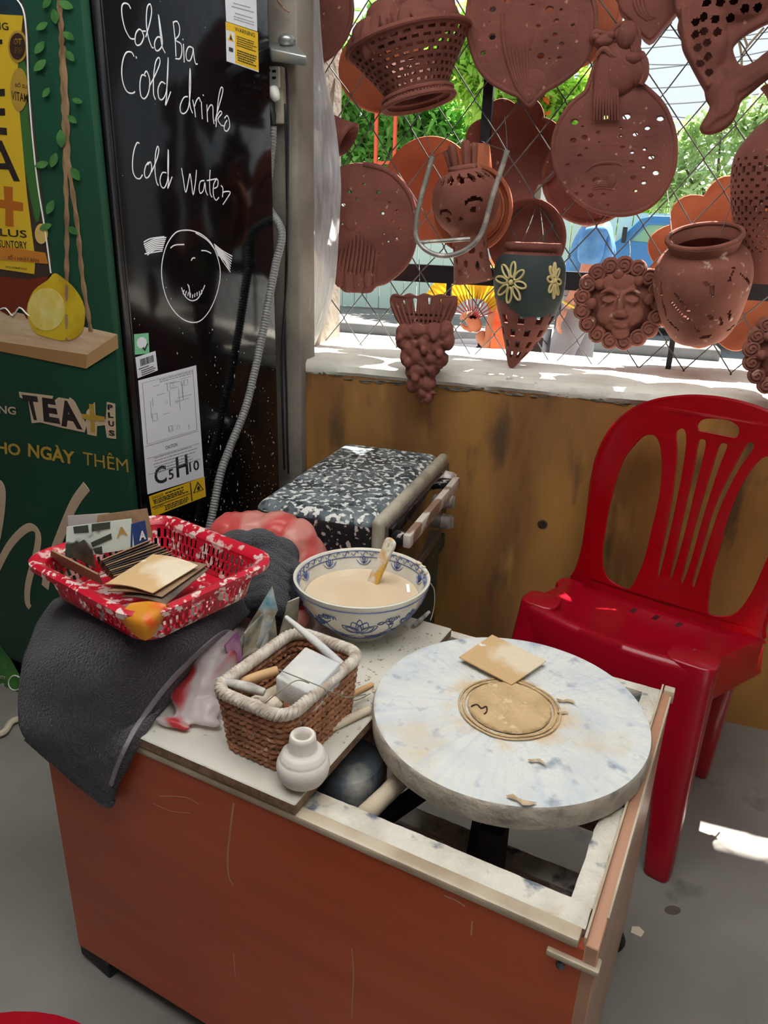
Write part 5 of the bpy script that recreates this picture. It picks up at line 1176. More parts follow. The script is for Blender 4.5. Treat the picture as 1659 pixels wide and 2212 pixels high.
# ---- wicker basket
WC = [onz(462,1492,.642), onz(612,1562,.642), onz(780,1405,.642), onz(640,1362,.642)]
WM = sum(WC, Vector())/4; WX = ((WC[1]-WC[0])+(WC[2]-WC[3])); WX.z = 0; wx = WX.length/4+.002; WX.normalize(); WY = Vector((-WX.y, WX.x, 0)); wy = max(abs((c-WM).dot(WY)) for c in WC)*.93
wk = thing('wicker_basket', Vector((WM.x, WM.y, ZS)), 'small brown wicker basket with clay-whitened rim holding pottery tools', 'basket')
def rrect(t, a, b, r):
    """point on a rounded rectangle, t in 0..1"""
    seg = [2*(a-r), PI*r/2, 2*(b-r), PI*r/2]*2; L = sum(seg); d = (t % 1)*L
    cx = [(-1,-1),(1,-1),(1,1),(-1,1)]
    for k in range(4):
        s0, s1 = seg[2*k], seg[2*k+1]
        ca = -PI/2 + k*PI/2; nx, ny = math.cos(ca), math.sin(ca); tx, ty = -ny, nx
        if k % 2 == 0: half = a-r; off = b
        else: half = b-r; off = a
        if d <= s0: return (nx*off + tx*(d-half), ny*off + ty*(d-half), nx, ny)
        d -= s0
        if d <= s1:
            ang = ca + d/r; x1, y1 = nx*(off-r)+tx*half, ny*(off-r)+ty*half; return (x1+math.cos(ang)*r, y1+math.sin(ang)*r, math.cos(ang), math.sin(ang))
        d -= s1
    return (0, -b, 0, -1)
def wpt(t, z, out=0, inset=0):
    k = (z-ZS)/(.642-ZS); g = .90+.10*k; x, y, nx, ny = rrect(t, wx*g-inset, wy*g-inset, .024)
    return Vector((WM.x, WM.y, 0)) + WX*(x+nx*out) + WY*(y+ny*out) + ZZ*z
M_wic = mat('wicker brown', (178,120,82), .55, c2=(130,82,54), scale=45, sp=(206,176,150), spscale=110, splo=.62, sphi=.68); M_wicr = mat('wicker rim clay', (216,206,192), .8, c2=(176,158,140), scale=60, bump=.3, bscale=120)
mb = MB(); NR = 10; NT = 144
for i in range(NR):
    z = ZS+.004 + (.642-.008-ZS)*i/(NR-1)
    for ph in (0, 1): mb.tube([wpt(k/NT, z+.0018*math.sin(k*2*PI/6+ph*PI), .0030*math.cos(k*2*PI/6+PI*(i % 2)+ph*PI)) for k in range(NT)], .0040, 6, closed=True)
mb.build('woven_side', M_wic, wk)
mb = MB(); G = [[wpt(k/80, ZS+.003, 0, .002)*1.0 for k in range(80)], [Vector((WM.x, WM.y, ZS+.003))+(wpt(k/80, ZS+.003)-Vector((WM.x, WM.y, ZS+.003)))*.02 for k in range(80)]]
mb.grid(G, closed_u=True); mb.build('basket_base', M_wic, wk)
for ph in range(3):
    mb = MB(); N = 420; mb.tube([wpt(k/N, .642+.0052*math.sin(k*2*PI/N*30+ph*2*PI/3), .0052*math.cos(k*2*PI/N*30+ph*2*PI/3)) for k in range(N)], .0037, 7, closed=True); mb.build('rope_rim', M_wicr, wk, label='clay-whitened twisted rim strand')
def wz(x, y, z): return onz(x, y, z)
M_soap = mat('white clay box', (222,218,208), .6, c2=(196,198,200), scale=16, sp=(206,180,120), spscale=18, splo=.64, sphi=.7, bump=.2, bscale=70, sp2=(220,150,190), sp2scale=9, sp2lo=.70, sp2hi=.74)
bx = [wz(595,1462,.650), wz(672,1500,.648), wz(735,1432,.660), wz(660,1396,.662)]
mb = MB(); dn = [p + Vector((.002,-.004,-.030)) for p in bx]; mb.hexa(dn + bx); tag(mb.build('plastic_box', M_soap, None, mods=[BEV(.002)]), 'white clay-smeared plastic box lying in the wicker basket', 'box')
for (P, r, m, lab, nm) in (([(617,1332,.675),(680,1385,.66),(738,1438,.632)],[.003,.0062,.0066],M_soap,'long white pointed stick slanting out over the back of the wicker basket','pointed_stick'),
    ([(520,1475,.628),(560,1460,.632),(600,1448,.634)],[.0066,.0066,.0066],mat('stick tan',(206,164,116),.7),'tan wooden rod in the wicker basket, left of the white box','wooden_stick'),
    ([(468,1466,.648),(490,1474,.644),(540,1486,.638),(572,1496,.634)],[.002,.006,.0072,.005],mat('tool white',(206,200,190),.7,c2=(130,124,118),scale=40),'white clay-caked tool lying over the left rim of the wicker basket','clay_tool'),
    ([(530,1530,.60),(570,1512,.606),(610,1490,.61)],[.010,.011,.010],mat('stick dusty',(176,160,138),.8,c2=(206,196,178),scale=30),'thick dusty rod lying low inside the wicker basket','wooden_stick'),
    ([(575,1528,.61),(592,1522,.612),(612,1520,.612)],[.008,.012,.006],mat('lump clay',(220,204,180),.9,bump=.4,bscale=90),'pale clay lump inside the front of the wicker basket','clay_lump'),
    ([(548,1524,.617),(556,1520,.619),(564,1517,.62)],[.006,.009,.006],mat('lump clay',(220,204,180),.9),'small round clay lump beside the dusty rod in the wicker basket','clay_lump'),
    ([(690,1585,ZS+.006),(740,1560,ZS+.006),(798,1532,ZS+.007)],[.0062,.0062,.0060],mat('stick pale',(222,206,180),.75,c2=(206,186,156),scale=30),'pale round stick on the board beside the wheel head','wooden_stick'),
    ([(700,1530,ZS+.004),(760,1500,ZS+.004),(805,1478,ZS+.004)],[.004,.0045,.004],mat('stick tan',(206,164,116),.7),'thin tan stick on the board right of the wicker basket','wooden_stick')):
    mb = MB(); mb.tube([wz(*p) for p in P], r, 12); tag(mb.build(nm, m, None, mods=[BEV(.001,1)]), lab, {'pointed_stick':'stick','wooden_stick':'stick','clay_tool':'tool','clay_lump':'clay lump'}[nm])
for L, lab in (([(600,1446,.655),(680,1478,.668),(730,1500,.656),(752,1506,.62),(790,1500,.562)],'longer thin wire loop curling over the right rim of the wicker basket'),([(560,1530,.635),(600,1496,.66),(640,1470,.668),(668,1476,.662)],'thin bent wire over the sticks in the wicker basket'),([(700,1488,.652),(726,1512,.60),(770,1512,.562),(800,1498,.56)],'short wire curl on the board beside the wicker basket')):
    mb = MB(); mb.tube(catmull([wz(*p) for p in L], 6, False), .0008, 5); tag(mb.build('tool_wire', mat('dull wire', (150,140,120), .5), None), lab, 'wire')
# ---- bisque vase
VC = onz(655, 1687, ZS); vs = (VC-CAM).dot(FW)/FPX
Vp = [(1e-4,0),(28,0),(36,3),(48,14),(55,28),(57.5,42),(56,54),(51,64),(50,65),(49.5,68),(47,74),(46,75),(45,78),(39,83),(33,86),(31,90),(28.5,112),(27.5,120),(25,123),(20,123),(16,119),(15,108),(14,88),(1e-4,84)]
mb = MB(); mb.lathe([(r*vs, z*vs*1.0) for r, z in Vp], 64, Matrix.Translation(VC)); tag(mb.build('bisque_vase', mat('unglazed white clay', (226,218,208), .9, bump=.05, bscale=100), None, ang=40), 'small unglazed white clay vase with a thick neck on the board edge', 'vase')
# ---- leaning cards between towel and basket
M_cb = mat('card blue print', (226,228,222), .6, c2=(80,150,170), scale=9, lo=.5, hi=.56, sp=(170,150,120), spscale=24, splo=.6, sphi=.66)
M_cc = mat('card clay print', (196,186,164), .8, c2=(120,130,124), scale=18, lo=.5, hi=.6, sp=(232,226,214), spscale=22, splo=.52, sphi=.6, bump=.4, bscale=60)
card('printed_card', [onz(512,1395,.60), onz(560,1400,.575), onz(600,1318,.640), onz(588,1266,.675)], .002, M_cb, 'white and blue printed card leaning between the bunched towel and the wicker basket')
card('clay_card', [onz(522,1420,.575), onz(598,1380,.572), onz(590,1300,.640), onz(528,1368,.635)], .002, M_cc, 'clay-smeared card leaning in front of the blue printed card')
card('purple_card', [onz(500,1438,.585), onz(523,1425,.585), onz(514,1362,.632), onz(485,1395,.632)], .0015, mat('card purple', (150,70,130), .35, c2=(220,150,200), scale=16, coat=.3), 'shiny purple folded card beside the clay-smeared card')
card('clay_card', [onz(604,1372,.575), onz(642,1348,.575), onz(646,1290,.64), onz(622,1300,.64)], .002, mat('card green grey', (140,140,120), .8, c2=(190,184,168), scale=20, bump=.3), 'narrow clay-smeared card standing just left of the bowl')
# ---- red plastic basket
RZ = .738; RB = .680
RC = [onz(76,1200,RZ), onz(322,1352,RZ-.004), onz(562,1198,RZ), onz(338,1122,RZ)]
rbk = thing('plastic_basket', (sum(RC, Vector())/4)*1.0 + Vector((0,0,RB-RZ)), 'red openwork plastic basket spattered with clay, full of cardboard squares, on the towel', 'basket')
M_redp = mat('red plastic clay', (200,22,48), .35, c2=(176,16,40), scale=8, sp=(224,198,190), spscale=75, splo=.55, sphi=.58, sp2=(216,176,168), sp2scale=30, sp2lo=.60, sp2hi=.64)
rm = sum(RC, Vector())/4; RX = ((RC[1]-RC[0])+(RC[2]-RC[3])); RX.z = 0; rx_ = RX.length/4; RX.normalize(); RY = Vector((-RX.y, RX.x, 0)); ry_ = max(abs((c-rm).dot(RY)) for c in RC)*.96
def rpt(t, z, out=0):
    k = (z-RB)/(RZ-RB); g = .86+.12*k; x, y, nx, ny = rrect(t, rx_*g, ry_*g, .030); return Vector((rm.x, rm.y, 0)) + RX*(x+nx*out) + RY*(y+ny*out) + ZZ*(z)
NT = 320; zl = [RB+.004, RB+.010, RB+.017, RB+.018, RB+.031, RB+.0325, RB+.046, RB+.0475, RZ-.004]
mb = MB(); V = [rpt(k/NT, z) for z in zl for k in range(NT)]; F = []
for i in range(len(zl)-1):
    for k in range(NT):
        if i in (1, 3, 5): 
            if (k + (i//2)*2) % 4 < 2 and (k % 40) not in (0,1,2,3): continue
        F.append((i*NT+k, i*NT+(k+1) % NT, (i+1)*NT+(k+1) % NT, (i+1)*NT+k))
mb.add(V, F); mb.build('lattice_wall', M_redp, rbk, mods=[SOLID(.0022, 0)])
mb = MB(); G = [[rpt(k/NT, z, o_) for k in range(NT)] for o_, z in ((-.001,RZ-.006),(.002,RZ),(.010,RZ+.0035),(.017,RZ+.001),(.0185,RZ-.006))]; mb.grid(G, closed_u=True); mb.build('rolled_rim', M_redp, rbk, mods=[SOLID(.0018, 0)])
mb = MB(); G = [[rpt(k/80, RB+.003) for k in range(80)], [rm+(rpt(k/80, RB+.003)-rm)*.02 + Vector((0,0,(RB+.003-RZ)*.98)) for k in range(80)]]
mb.grid(G, closed_u=True); mb.build('basket_base', M_redp, rbk)
M_or = mat('orange tape', (226,150,40), .4, c2=(236,96,24), scale=26, lo=.5, hi=.6, transl=.2)
mb = MB(); c0 = [onz(285,1300,RZ+.004), onz(375,1290,RZ+.004)]
q = [[onz(290,1294,RZ+.007), onz(330,1290,RZ+.008), onz(372,1296,RZ+.007)],[onz(268,1316,RZ-.002), onz(325,1330,RZ+.0), onz(372,1306,RZ-.002)],[onz(262,1322,RZ-.010),onz(322,1372,RZ-.026),onz(362,1322,RZ-.012)]]
mb.grid(bil([[p + Vector((.003,-.012,0)) for p in r] for r in q], 5)); mb.build('tape_patch', M_or, rbk, mods=[SOLID(.0008, 1)], label='orange tape patch on the front corner')
# ---- cardboard squares inside
M_cd = mat('cardboard', (164,132,100), .85, c2=(138,110,84), scale=20, bump=.2, bscale=90); M_cdd = mat('cardboard dirty', (120,100,84), .85, c2=(72,62,56), scale=14, lo=.45, hi=.6); M_pw = mat('glossy card white', (212,224,214), .35, sp=(60,66,60), spscale=16, splo=.60, sphi=.64, coat=.2); M_pb = mat('card blue', (30,70,130), .4); M_ps = mat('card silver', (190,186,180), .4, c2=(150,150,156), scale=12)
def stand(P, z, back):
    a, b = onz(*P[0], z), onz(*P[1], z); up = Vector((0,0,1)) + Vector((RY.x, RY.y, 0))*back; n = (b-a).cross(up)
    return [a, b, onp(*P[2], a, n), onp(*P[3], a, n)]
lean = [([(200,1176),(330,1160),(318,1098),(184,1116)], .732, .22, M_cd, 'brown cardboard flap standing at the back of the red basket'),
        ([(150,1186),(240,1166),(236,1108),(146,1114)], .733, .18, M_ps, 'silver printed card standing behind the white printed card in the red basket'),
        ([(282,1186),(320,1172),(313,1124),(284,1132)], .734, .15, M_pb, 'blue card with a white letter standing at the back of the red basket'),
        ([(140,1208),(290,1184),(284,1120),(144,1138)], .734, .15, M_pw, 'white printed card with dark shop pictures standing in the red basket')]
for P, z0, bk, m, lab in lean:
    a, b, c, d = stand(P, z0, bk)
    o = card('printed_card' if m in (M_pw, M_pb, M_ps) else 'cardboard_flap', [a, b, c, d], .0012, m, lab)
    cpl = Plane(a + (b-a).cross(d-a).normalized()*.0011, (b-a), (d-a))
    if cpl.w.dot(CAM-a) < 0: cpl = Plane(a - (b-a).cross(d-a).normalized()*.0011, -(b-a), (d-a))
    if m is M_pw:
        mb = MB()
        for q in ([(158,1138),(190,1134),(192,1150),(160,1152)],[(198,1132),(238,1127),(238,1142),(198,1148)],[(196,1172),(240,1152),(242,1164),(200,1182)],[(200,1185),(220,1180),(222,1198),(206,1196)]): sheet(mb, cpl, q, .0002, .0003)
        mb.build('picture_print', mat('print dark green', (52,62,54), .5), o, smooth=False)
        mb = MB(); 
        word(mb, [(250,1142),(274,1134),(276,1156),(252,1162)], 'A', .0008, .03, cpl); mb.build('letter_print', mat('print ochre', (190,150,80), .5), o, smooth=False)
    if m is M_pb:
        mb = MB(); word(mb, [(299,1148),(314,1144),(315,1164),(300,1168)], 'A', .0008, .04, cpl); mb.build('letter_print', M_white, o, smooth=False)
card('cardboard_flap', [onz(108,1208,.722), onz(222,1262,.705), onz(212,1240,.742), onz(112,1188,.752)], .0025, M_cd, 'corrugated cardboard strip along the left side of the red basket')
card('cardboard_flap', [onz(138,1192,.74), onz(206,1226,.725), onz(198,1186,.762), onz(182,1166,.765)], .0022, M_cdd, 'bent brown card corner rising at the left of the red basket')
rg = random.Random(17)
stk_names = ['topmost','second','third','fourth','fifth','sixth','seventh','eighth','ninth','lowest']
for k in range(10):   # slanting file of squares behind the top card
    dx, dy = k*7.0, k*4.2; j = rg.uniform(-3, 3)
    P = [(214+dx*.45, 1222+dy*.9+j), (318+dx+j, 1176+dy), (322+dx+j, 1168+dy), (216+dx*.4, 1212+dy*.9)]
    a, b = onz(*P[0], .722-.002*k), onz(*P[1], .722-.002*k); c = onz(P[2][0], P[2][1], .742-.0022*k); d = onz(P[3][0], P[3][1], .742-.0022*k)
    o = card('cardboard_square', [a, b, c + Vector((0,.004,0)), d + Vector((0,.004,0))], .0016, M_cd if k % 3 == 0 else M_cdd, stk_names[k] + ' of the ten thin cardboard squares filed slanting in the red basket'.replace('ten thin ',''))
    o['group'] = 'cardboard squares filed in the red basket'
    o['label'] = ('rearmost' if k == 0 else 'frontmost' if k == 9 else stk_names[k] + ' from the back') + ' of the dirty cardboard squares filed slanting in the red basket'
lay = [([(262,1290),(358,1306),(452,1228),(330,1238)], .716, M_cdd, 'lowest dark card under the top flat card in the red basket'),([(232,1278),(350,1290),(448,1220),(330,1212)], .722, M_cd, 'bent middle card just under the top flat card in the red basket'),
       ([(228,1262),(330,1282),(428,1222),(330,1198)], .729, M_cardc, 'flat clay-smeared card lying on top at the front of the red basket')]
for P, z, m, lab in lay: card('cardboard_square', [onz(x, y, z+(.004 if i > 1 else 0)) for i, (x, y) in enumerate(P)], .0014, m, lab, bend=.004)
# ================================================================ small oven on a green box
OZ = .656; OH = .215
oc = [onz(755,960,OZ), onz(535,1068,OZ), onz(800,1126,OZ), onz(998,982,OZ)]   # back-left, front-left, front-right, back-right
oX = ((oc[2]-oc[1])+(oc[3]-oc[0])); oX.z = 0; ow = oX.length/2; oX.normalize(); oY = Vector((-oX.y, oX.x, 0)); om = sum(oc, Vector())/4; ol = max(abs((c-om).dot(oY)) for c in oc)*2*.97
def op(u, v, z): return Vector((om.x, om.y, 0)) + oX*u + oY*v + ZZ*z   # u towards the door (right), v towards the wall
def obx(u0, u1, v0, v1, z0, z1): return [op(u, v, z) for z in (z0, z1) for (u, v) in ((u0,v0),(u1,v0),(u1,v1),(u0,v1))]
hw, hl, zb = ow/2, ol/2, OZ-OH
M_ov = mat('oven enamel splashed', (112,122,126), .45, c2=(62,72,76), scale=14, lo=.42, hi=.6, sp=(222,222,216), spscale=70, splo=.53, sphi=.57, sp2=(44,52,56), sp2scale=48, sp2lo=.56, sp2hi=.62)
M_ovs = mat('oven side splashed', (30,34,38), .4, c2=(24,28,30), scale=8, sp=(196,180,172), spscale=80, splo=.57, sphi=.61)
M_ovb = mat('oven bezel', (190,182,162), .5, c2=(150,142,124), scale=18); M_ovg = mat('oven door glass', (18,18,22), .08, coat=.5); M_ovf = mat('oven frame brown grey', (92,80,74), .4, c2=(70,60,56), scale=20)
ov = thing('toaster_oven', op(0, 0, zb), 'dark small oven splashed all over with white clay, door facing the right', 'oven')
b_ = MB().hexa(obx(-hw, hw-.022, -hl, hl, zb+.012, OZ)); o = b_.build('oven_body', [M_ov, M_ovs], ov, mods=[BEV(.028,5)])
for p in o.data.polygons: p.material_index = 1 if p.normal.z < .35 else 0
MB().hexa(obx(hw-.030, hw-.004, -hl-.002, hl+.002, zb+.010, OZ+.002)).build('front_bezel', M_ovb, ov, mods=[BEV(.024,5)])
MB().hexa(obx(hw-.010, hw+.002, -hl+.014, hl-.014, zb+.020, OZ-.016)).build('front_panel', M_ovf, ov, mods=[BEV(.004)])
MB().hexa(obx(hw, hw+.010, -hl+.018, hl-.098, zb+.026, OZ-.020)).build('glass_door', M_ovg, ov, mods=[BEV(.002)])
MB().hexa(obx(hw+.008, hw+.013, -hl+.018, hl-.098, zb+.022, zb+.040)).build('door_rail', M_ovf, ov, mods=[BEV(.001)])
for v in (-hl+.03, hl-.115): MB().hexa(obx(hw+.006, hw+.040, v-.012, v+.012, OZ-.052, OZ-.030)).build('handle_bracket', M_ovs, ov, mods=[BEV(.002)])
MB().hexa(obx(hw+.034, hw+.050, -hl+.012, hl-.095, OZ-.054, OZ-.026)).build('door_handle', mat('handle splashed', (206,196,186), .5, sp=(140,110,92), spscale=20, splo=.5, sphi=.56), ov, mods=[BEV(.003)])
MX = Matrix((oX.cross(Vector((0,0,1))), Vector((0,0,1)), oX)).transposed().to_4x4()
for k, z in enumerate((OZ-.05, OZ-.108, OZ-.165)):
    m4 = MX.copy(); m4.translation = op(hw, hl-.052, z)
    mb = MB(); mb.lathe([(1e-4,.026),(.015,.026),(.019,.022),(.020,.006),(.022,0)], 28, m4); kb = mb.build('control_knob', mat('knob grey', (150,140,132), .4, c2=(206,196,186), scale=30, lo=.5, hi=.6), ov)
    mb = MB(); mb.hexa([m4 @ Vector(p) for p in ((-.003,-.016,.024),(.003,-.016,.024),(.003,.016,.024),(-.003,.016,.024),(-.002,-.015,.032),(.002,-.015,.032),(.002,.015,.032),(-.002,.015,.032))]); mb.build('knob_grip', M_ovb, kb, mods=[BEV(.001)])
for (u, v) in ((-hw+.03,-hl+.03),(hw-.04,-hl+.03),(hw-.04,hl-.03),(-hw+.03,hl-.03)):
    mb = MB(); mb.lathe([(1e-4,0),(.012,0),(.014,.014),(1e-4,.014)], 16, Matrix.Translation(op(u, v, zb))); mb.build('foot', M_rub, ov)
gb = thing('crate', op(0, 0, 0), 'dark green crate under the small oven', 'crate')
MB().hexa(obx(-hw+.01, hw-.01, -hl+.01, hl-.01, .0, zb)).build('crate_body', mat('crate green', (60,76,64), .6, c2=(44,54,46), scale=8, sp=(150,150,140), spscale=40, splo=.66, sphi=.7), gb, mods=[BEV(.012,3)])
MB().hexa(obx(-hw, hw, -hl, hl, zb-.045, zb-.002)).build('crate_rim', mat('crate green', (60,76,64), .6), gb, mods=[BEV(.006)])
# ================================================================ red plastic chair
CA = math.radians(-18.0); cX = Vector((math.cos(CA), math.sin(CA), 0)); cY = Vector((-math.sin(CA), math.cos(CA), 0))
M_red = mat('red chair plastic', (196,8,26), .22, c2=(182,6,22), scale=3, coat=.25, transl=.4, sp=(230,200,190), spscale=120, splo=.80, sphi=.82)
M_red2 = mat('red chair plastic dusty', (170,6,32), .28, c2=(154,5,28), scale=3, coat=.15, transl=.12, sp=(226,190,180), spscale=60, splo=.735, sphi=.76)
RL = Vector((.291, 1.592, 0))
tl = .075/.47
cB = Plane(RL + ZZ*.405, cX, Vector((0,0,1)) + cY*tl)      # leaning back plane
Zc = zz(1059, 820, .3617)
def cpx(L): return [cB.px(*p) for p in Zc(L)]
left = cpx([(470,1195),(505,1140),(545,1000),(572,800),(592,620),(625,470),(680,350),(760,250),(870,175),(1000,130),(1150,110),(1300,112)])
hole = cpx([(820,1250),(760,1225),(695,1180),(667,1110),(665,1000),(680,900),(700,780),(740,620),(790,480),(850,400),(910,340),(960,325),(1000,340),(1025,400),(1035,500),(1030,620),(1010,750),(980,870),(950,1000),(920,1100),(880,1190),(850,1240)])
slots = [cpx(L) for L in ([(1115,320),(1140,290),(1165,290),(1182,330),(1178,420),(1150,600),(1110,800),(1060,1020),(1025,1155),(1010,1170),(1010,1130),(1050,930),(1090,720),(1110,560),(1122,430)],
 [(1250,370),(1280,350),(1300,370),(1290,440),(1240,640),(1190,850),(1140,1040),(1100,1170),(1085,1185),(1085,1150),(1130,950),(1180,720),(1225,520)],
 [(1370,400),(1395,375),(1420,380),(1425,405),(1380,520),(1320,700),(1260,900),(1210,1080),(1165,1205),(1148,1205),(1155,1160),(1200,980),(1260,760),(1320,560)],
 [(1480,480),(1530,390),(1560,368),(1583,385),(1575,420),(1500,530),(1430,660),(1370,800),(1310,980),(1270,1110),(1230,1230),(1215,1230),(1220,1180),(1270,1000),(1330,800),(1400,630)],
 [(1245,290),(1245,265),(1275,235),(1330,228),(1420,235),(1475,260),(1497,290),(1492,330),(1470,348),(1400,335),(1300,315),(1262,308)])]
uc = (cpx([(1365,290)])[0][0] + cpx([(1100,1215)])[0][0])/2
KM = .76
km = lambda v: KM + .22*min(1, max(0, v/.40))
mir = lambda L: [(uc+(uc-u)*km(v), v) for u, v in L][::-1]
lo_y = min(v for u, v in left)-.012
outl = left + mir(left)
outl = outl[:]; u0 = outl[0][0]
outl += [(uc+(uc-u0)*KM, lo_y), (uc+.09, lo_y-.015), (uc, lo_y-.02), (uc-.09, lo_y-.015), (u0, lo_y)]
cm = lambda L, n=3: [(v.x, v.y) for v in catmull([(a, b, 0) for a, b in L], n)]
ch = thing('plastic_chair', (.12, 1.47, 0), 'glossy red plastic chair with fan-slotted back, facing the wheel table', 'chair')
def curve(v):   # gentle hollow across the back
    d = (v.x-uc); return -.55*d*d + .012
me = flat_mesh(cm(outl), [cm(hole), cm(mir(hole))] + [cm(s) for s in slots], .006, .0015)
bm = bmesh.new(); bm.from_mesh(me)
bmesh.ops.triangulate(bm, faces=bm.faces); bmesh.ops.subdivide_edges(bm, edges=[e for e in bm.edges if e.calc_length() > .04], cuts=2); bm.to_mesh(me); bm.free()
for v in me.vertices: v.co.z += curve(v.co)
mb = MB(); mb.merge(me, cB.mat()); 
arch = cm(left + mir(left), 4); mb.build('backrest', M_red, ch, ang=50)
arch = catmull([(a, b, 0) for a, b in left + mir(left)], 4, False)
mb = MB(); mb.tube([cB.at(p.x, p.y, curve(p)-.004) for p in arch], .0075, 8, flat=1.0); mb.build('back_rim', M_red, ch)
# seat
SZ = .445
fl_, fr_, br_, bl_ = onz(1140,1300,SZ), onz(1512,1442,SZ), cB.at(uc+(uc-u0)*KM-.004, lo_y+.006), cB.at(u0+.004, lo_y+.006)
def seat():
    n, m_ = 40, 36; G = []
    for i in range(m_+1):
        t = i/m_; row = []
        for j in range(n+1):
            s = j/n; a = fl_.lerp(fr_, s); b = bl_.lerp(br_, s)
            a = a + cY*(-.022*math.sin(PI*s)) ; p = a.lerp(b, t)
            p.z = SZ + (lo_y+.405+.008-SZ)*t - .016*math.sin(PI*s)**.7*math.sin(PI*min(1, t*1.15))**.8
            if i == 0: p.z -= .004
            row.append(p)
        G.append(row)
    # front and side skirts turned down
    sk = lambda row, d, off: [p + off*.3 + Vector((0,0,-d*.3)) for p in row], 
    fr = [[p + cY*(-.006) + ZZ*(-.012) for p in G[0]], [p + cY*(-.012) + ZZ*(-.085) for p in G[0]]]
    mb = MB(); mb.grid([fr[1], fr[0]] + G)
    L = [r[0] for r in G]; R = [r[-1] for r in G]
    mb.grid([L, [p - cX*.008 - ZZ*.012 for p in L], [p - cX*.016 - ZZ*.075 for p in L]]); mb.grid([R, [p + cX*.008 - ZZ*.012 for p in R], [p + cX*.016 - ZZ*.075 for p in R]])
    return mb
seat().build('seat', M_red2, ch, mods=[SOLID(.004, 0)], ang=60)
# seat ribs and slots
def sp_(s, t, dz=.001):
    a = fl_.lerp(fr_, s) + cY*(-.022*math.sin(PI*s)); b = bl_.lerp(br_, s); p = a.lerp(b, t); p.z = SZ + (lo_y+.413-SZ)*t - .016*math.sin(PI*s)**.7*math.sin(PI*min(1,t*1.15))**.8 + dz; return p
mb = MB()
for s in (.40,.44,.52,.56,.64,.68): mb.tube([sp_(s+.03*math.sin(PI*t)*(s-.5), t, .0006) for t in [.14+.6*k/10 for k in range(11)]], .0016, 6)
mb.tube([sp_(.13+.02*math.cos(k*.4), .15+.7*k/10, .0006) for k in range(11)], .0014, 6); mb.build('seat_rib', M_red2, ch)
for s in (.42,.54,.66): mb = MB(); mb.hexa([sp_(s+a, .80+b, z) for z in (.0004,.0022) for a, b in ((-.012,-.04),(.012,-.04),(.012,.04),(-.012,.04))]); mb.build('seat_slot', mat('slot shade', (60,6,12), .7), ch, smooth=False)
mb = MB(); rg = random.Random(14)
for k in range(34):
    q = sp_(rg.gauss(.48,.12), rg.uniform(.10,.5), .0006); r = rg.uniform(.0008,.0036); mb.ball(q, (r*1.4, r, .0005), n=8)
mb.build('clay_spatter', mat('dried spatter', (226,200,192), .9), ch, label='dried white clay spatter on the seat')
# corner knuckles and tapering legs
def leg(top, foot, w0, w1, d0, d1):
    mb = MB(); G = []
    for i in range(13):
        t = i/12; c = Vector(top).lerp(Vector(foot), t); w = w0+(w1-w0)*t; d = d0+(d1-d0)*t; row = []
        for k in range(24):
            a = 2*PI*k/24; cx_, sx_ = math.cos(a), math.sin(a); e = .55
            row.append(c + cX*(w*math.copysign(abs(cx_)**e, cx_)) + cY*(d*math.copysign(abs(sx_)**e, sx_)))
        G.append(row)
    mb.grid(G, closed_u=True); k = len(mb.V); mb.F.append(tuple(range(24))); mb.F.append(tuple(k-24+i for i in range(24))[::-1]); return mb
ftR, ftL = onz(1416,1893,0), None
rrF = onz(1507,1668,0)
tR = fr_ + cX*(-.020) + cY*.030 + ZZ*(.002); tLf = fl_ + cX*.020 + cY*.030 + ZZ*.002
tRb = br_ + cX*(-.048) + cY*(-.060) + ZZ*(.006); tLb = bl_ + cX*.010 + cY*(-.022) + ZZ*.01
ftL = ftR - cX*.40; rrL = rrF - cX*.40
for top, foot, w0, w1, d0, d1 in ((tR, ftR + cY*.012, .048,.025,.036,.023),(tLf, ftL + cY*.012, .040,.021,.034,.021),(tRb, rrF, .034,.023,.028,.020),(tLb, rrL, .032,.021,.028,.020)):
    leg(top, foot, w0, w1, d0, d1).build('leg', M_red2, ch, mods=[BEV(.004)], ang=60)
# second red chair, only its corner in view
cc = thing('plastic_stool', onz(-120, 2330, .46) * 1.0, 'red plastic seat edge in the bottom left corner of the photo', 'chair')
sc2 = onz(-150, 2622, .45); mb = MB(); mb.lathe([(1e-4,0),(.15,0),(.168,-.006),(.172,-.02),(.172,-.05)], 48, Matrix.Translation(sc2)); mb.build('seat', M_red2, cc, mods=[SOLID(.004)])
for k in range(4):
    a = .6+k*PI/2; p = sc2 + Vector((math.cos(a)*.13, math.sin(a)*.13, -.02)); q = Vector((sc2.x+math.cos(a)*.17, sc2.y+math.sin(a)*.17, 0)); leg(p, q, .026,.018,.022,.016).build('leg', M_red2, cc)
# little things on the floor
mb = MB(); P = catmull([onz(x, y, .012) for x, y in ((-20,1588),(8,1582),(24,1560),(44,1552))], 6, False); mb.tube(P, .008, 8); o = tag(mb.build('white_strap', mat('strap white', (196,186,160), .8)), 'pale strap lying on the floor at the left edge below the fridge', 'strap')
mb = MB(); c = onz(1375,2012,.001); mb.merge(flat_mesh([(-.010,-.006),(.008,-.010),(.014,.004),(.004,.012),(-.008,.008)], (), .0012), Matrix.Translation(c)); tag(mb.build('floor_scrap', mat('scrap cream', (220,206,180), .8)), 'cream scrap of paint on the floor by the table foot', 'scrap')
mb = MB(); mb.merge(flat_mesh(circ(0,0,.016,16,.010,.5), (), .0004), Matrix.Translation(onz(1453,1966,.0004))); tag(mb.build('floor_stain', mat('damp stain', (84,76,66), .6)), 'small dark damp spot on the floor right of the table', 'stain')
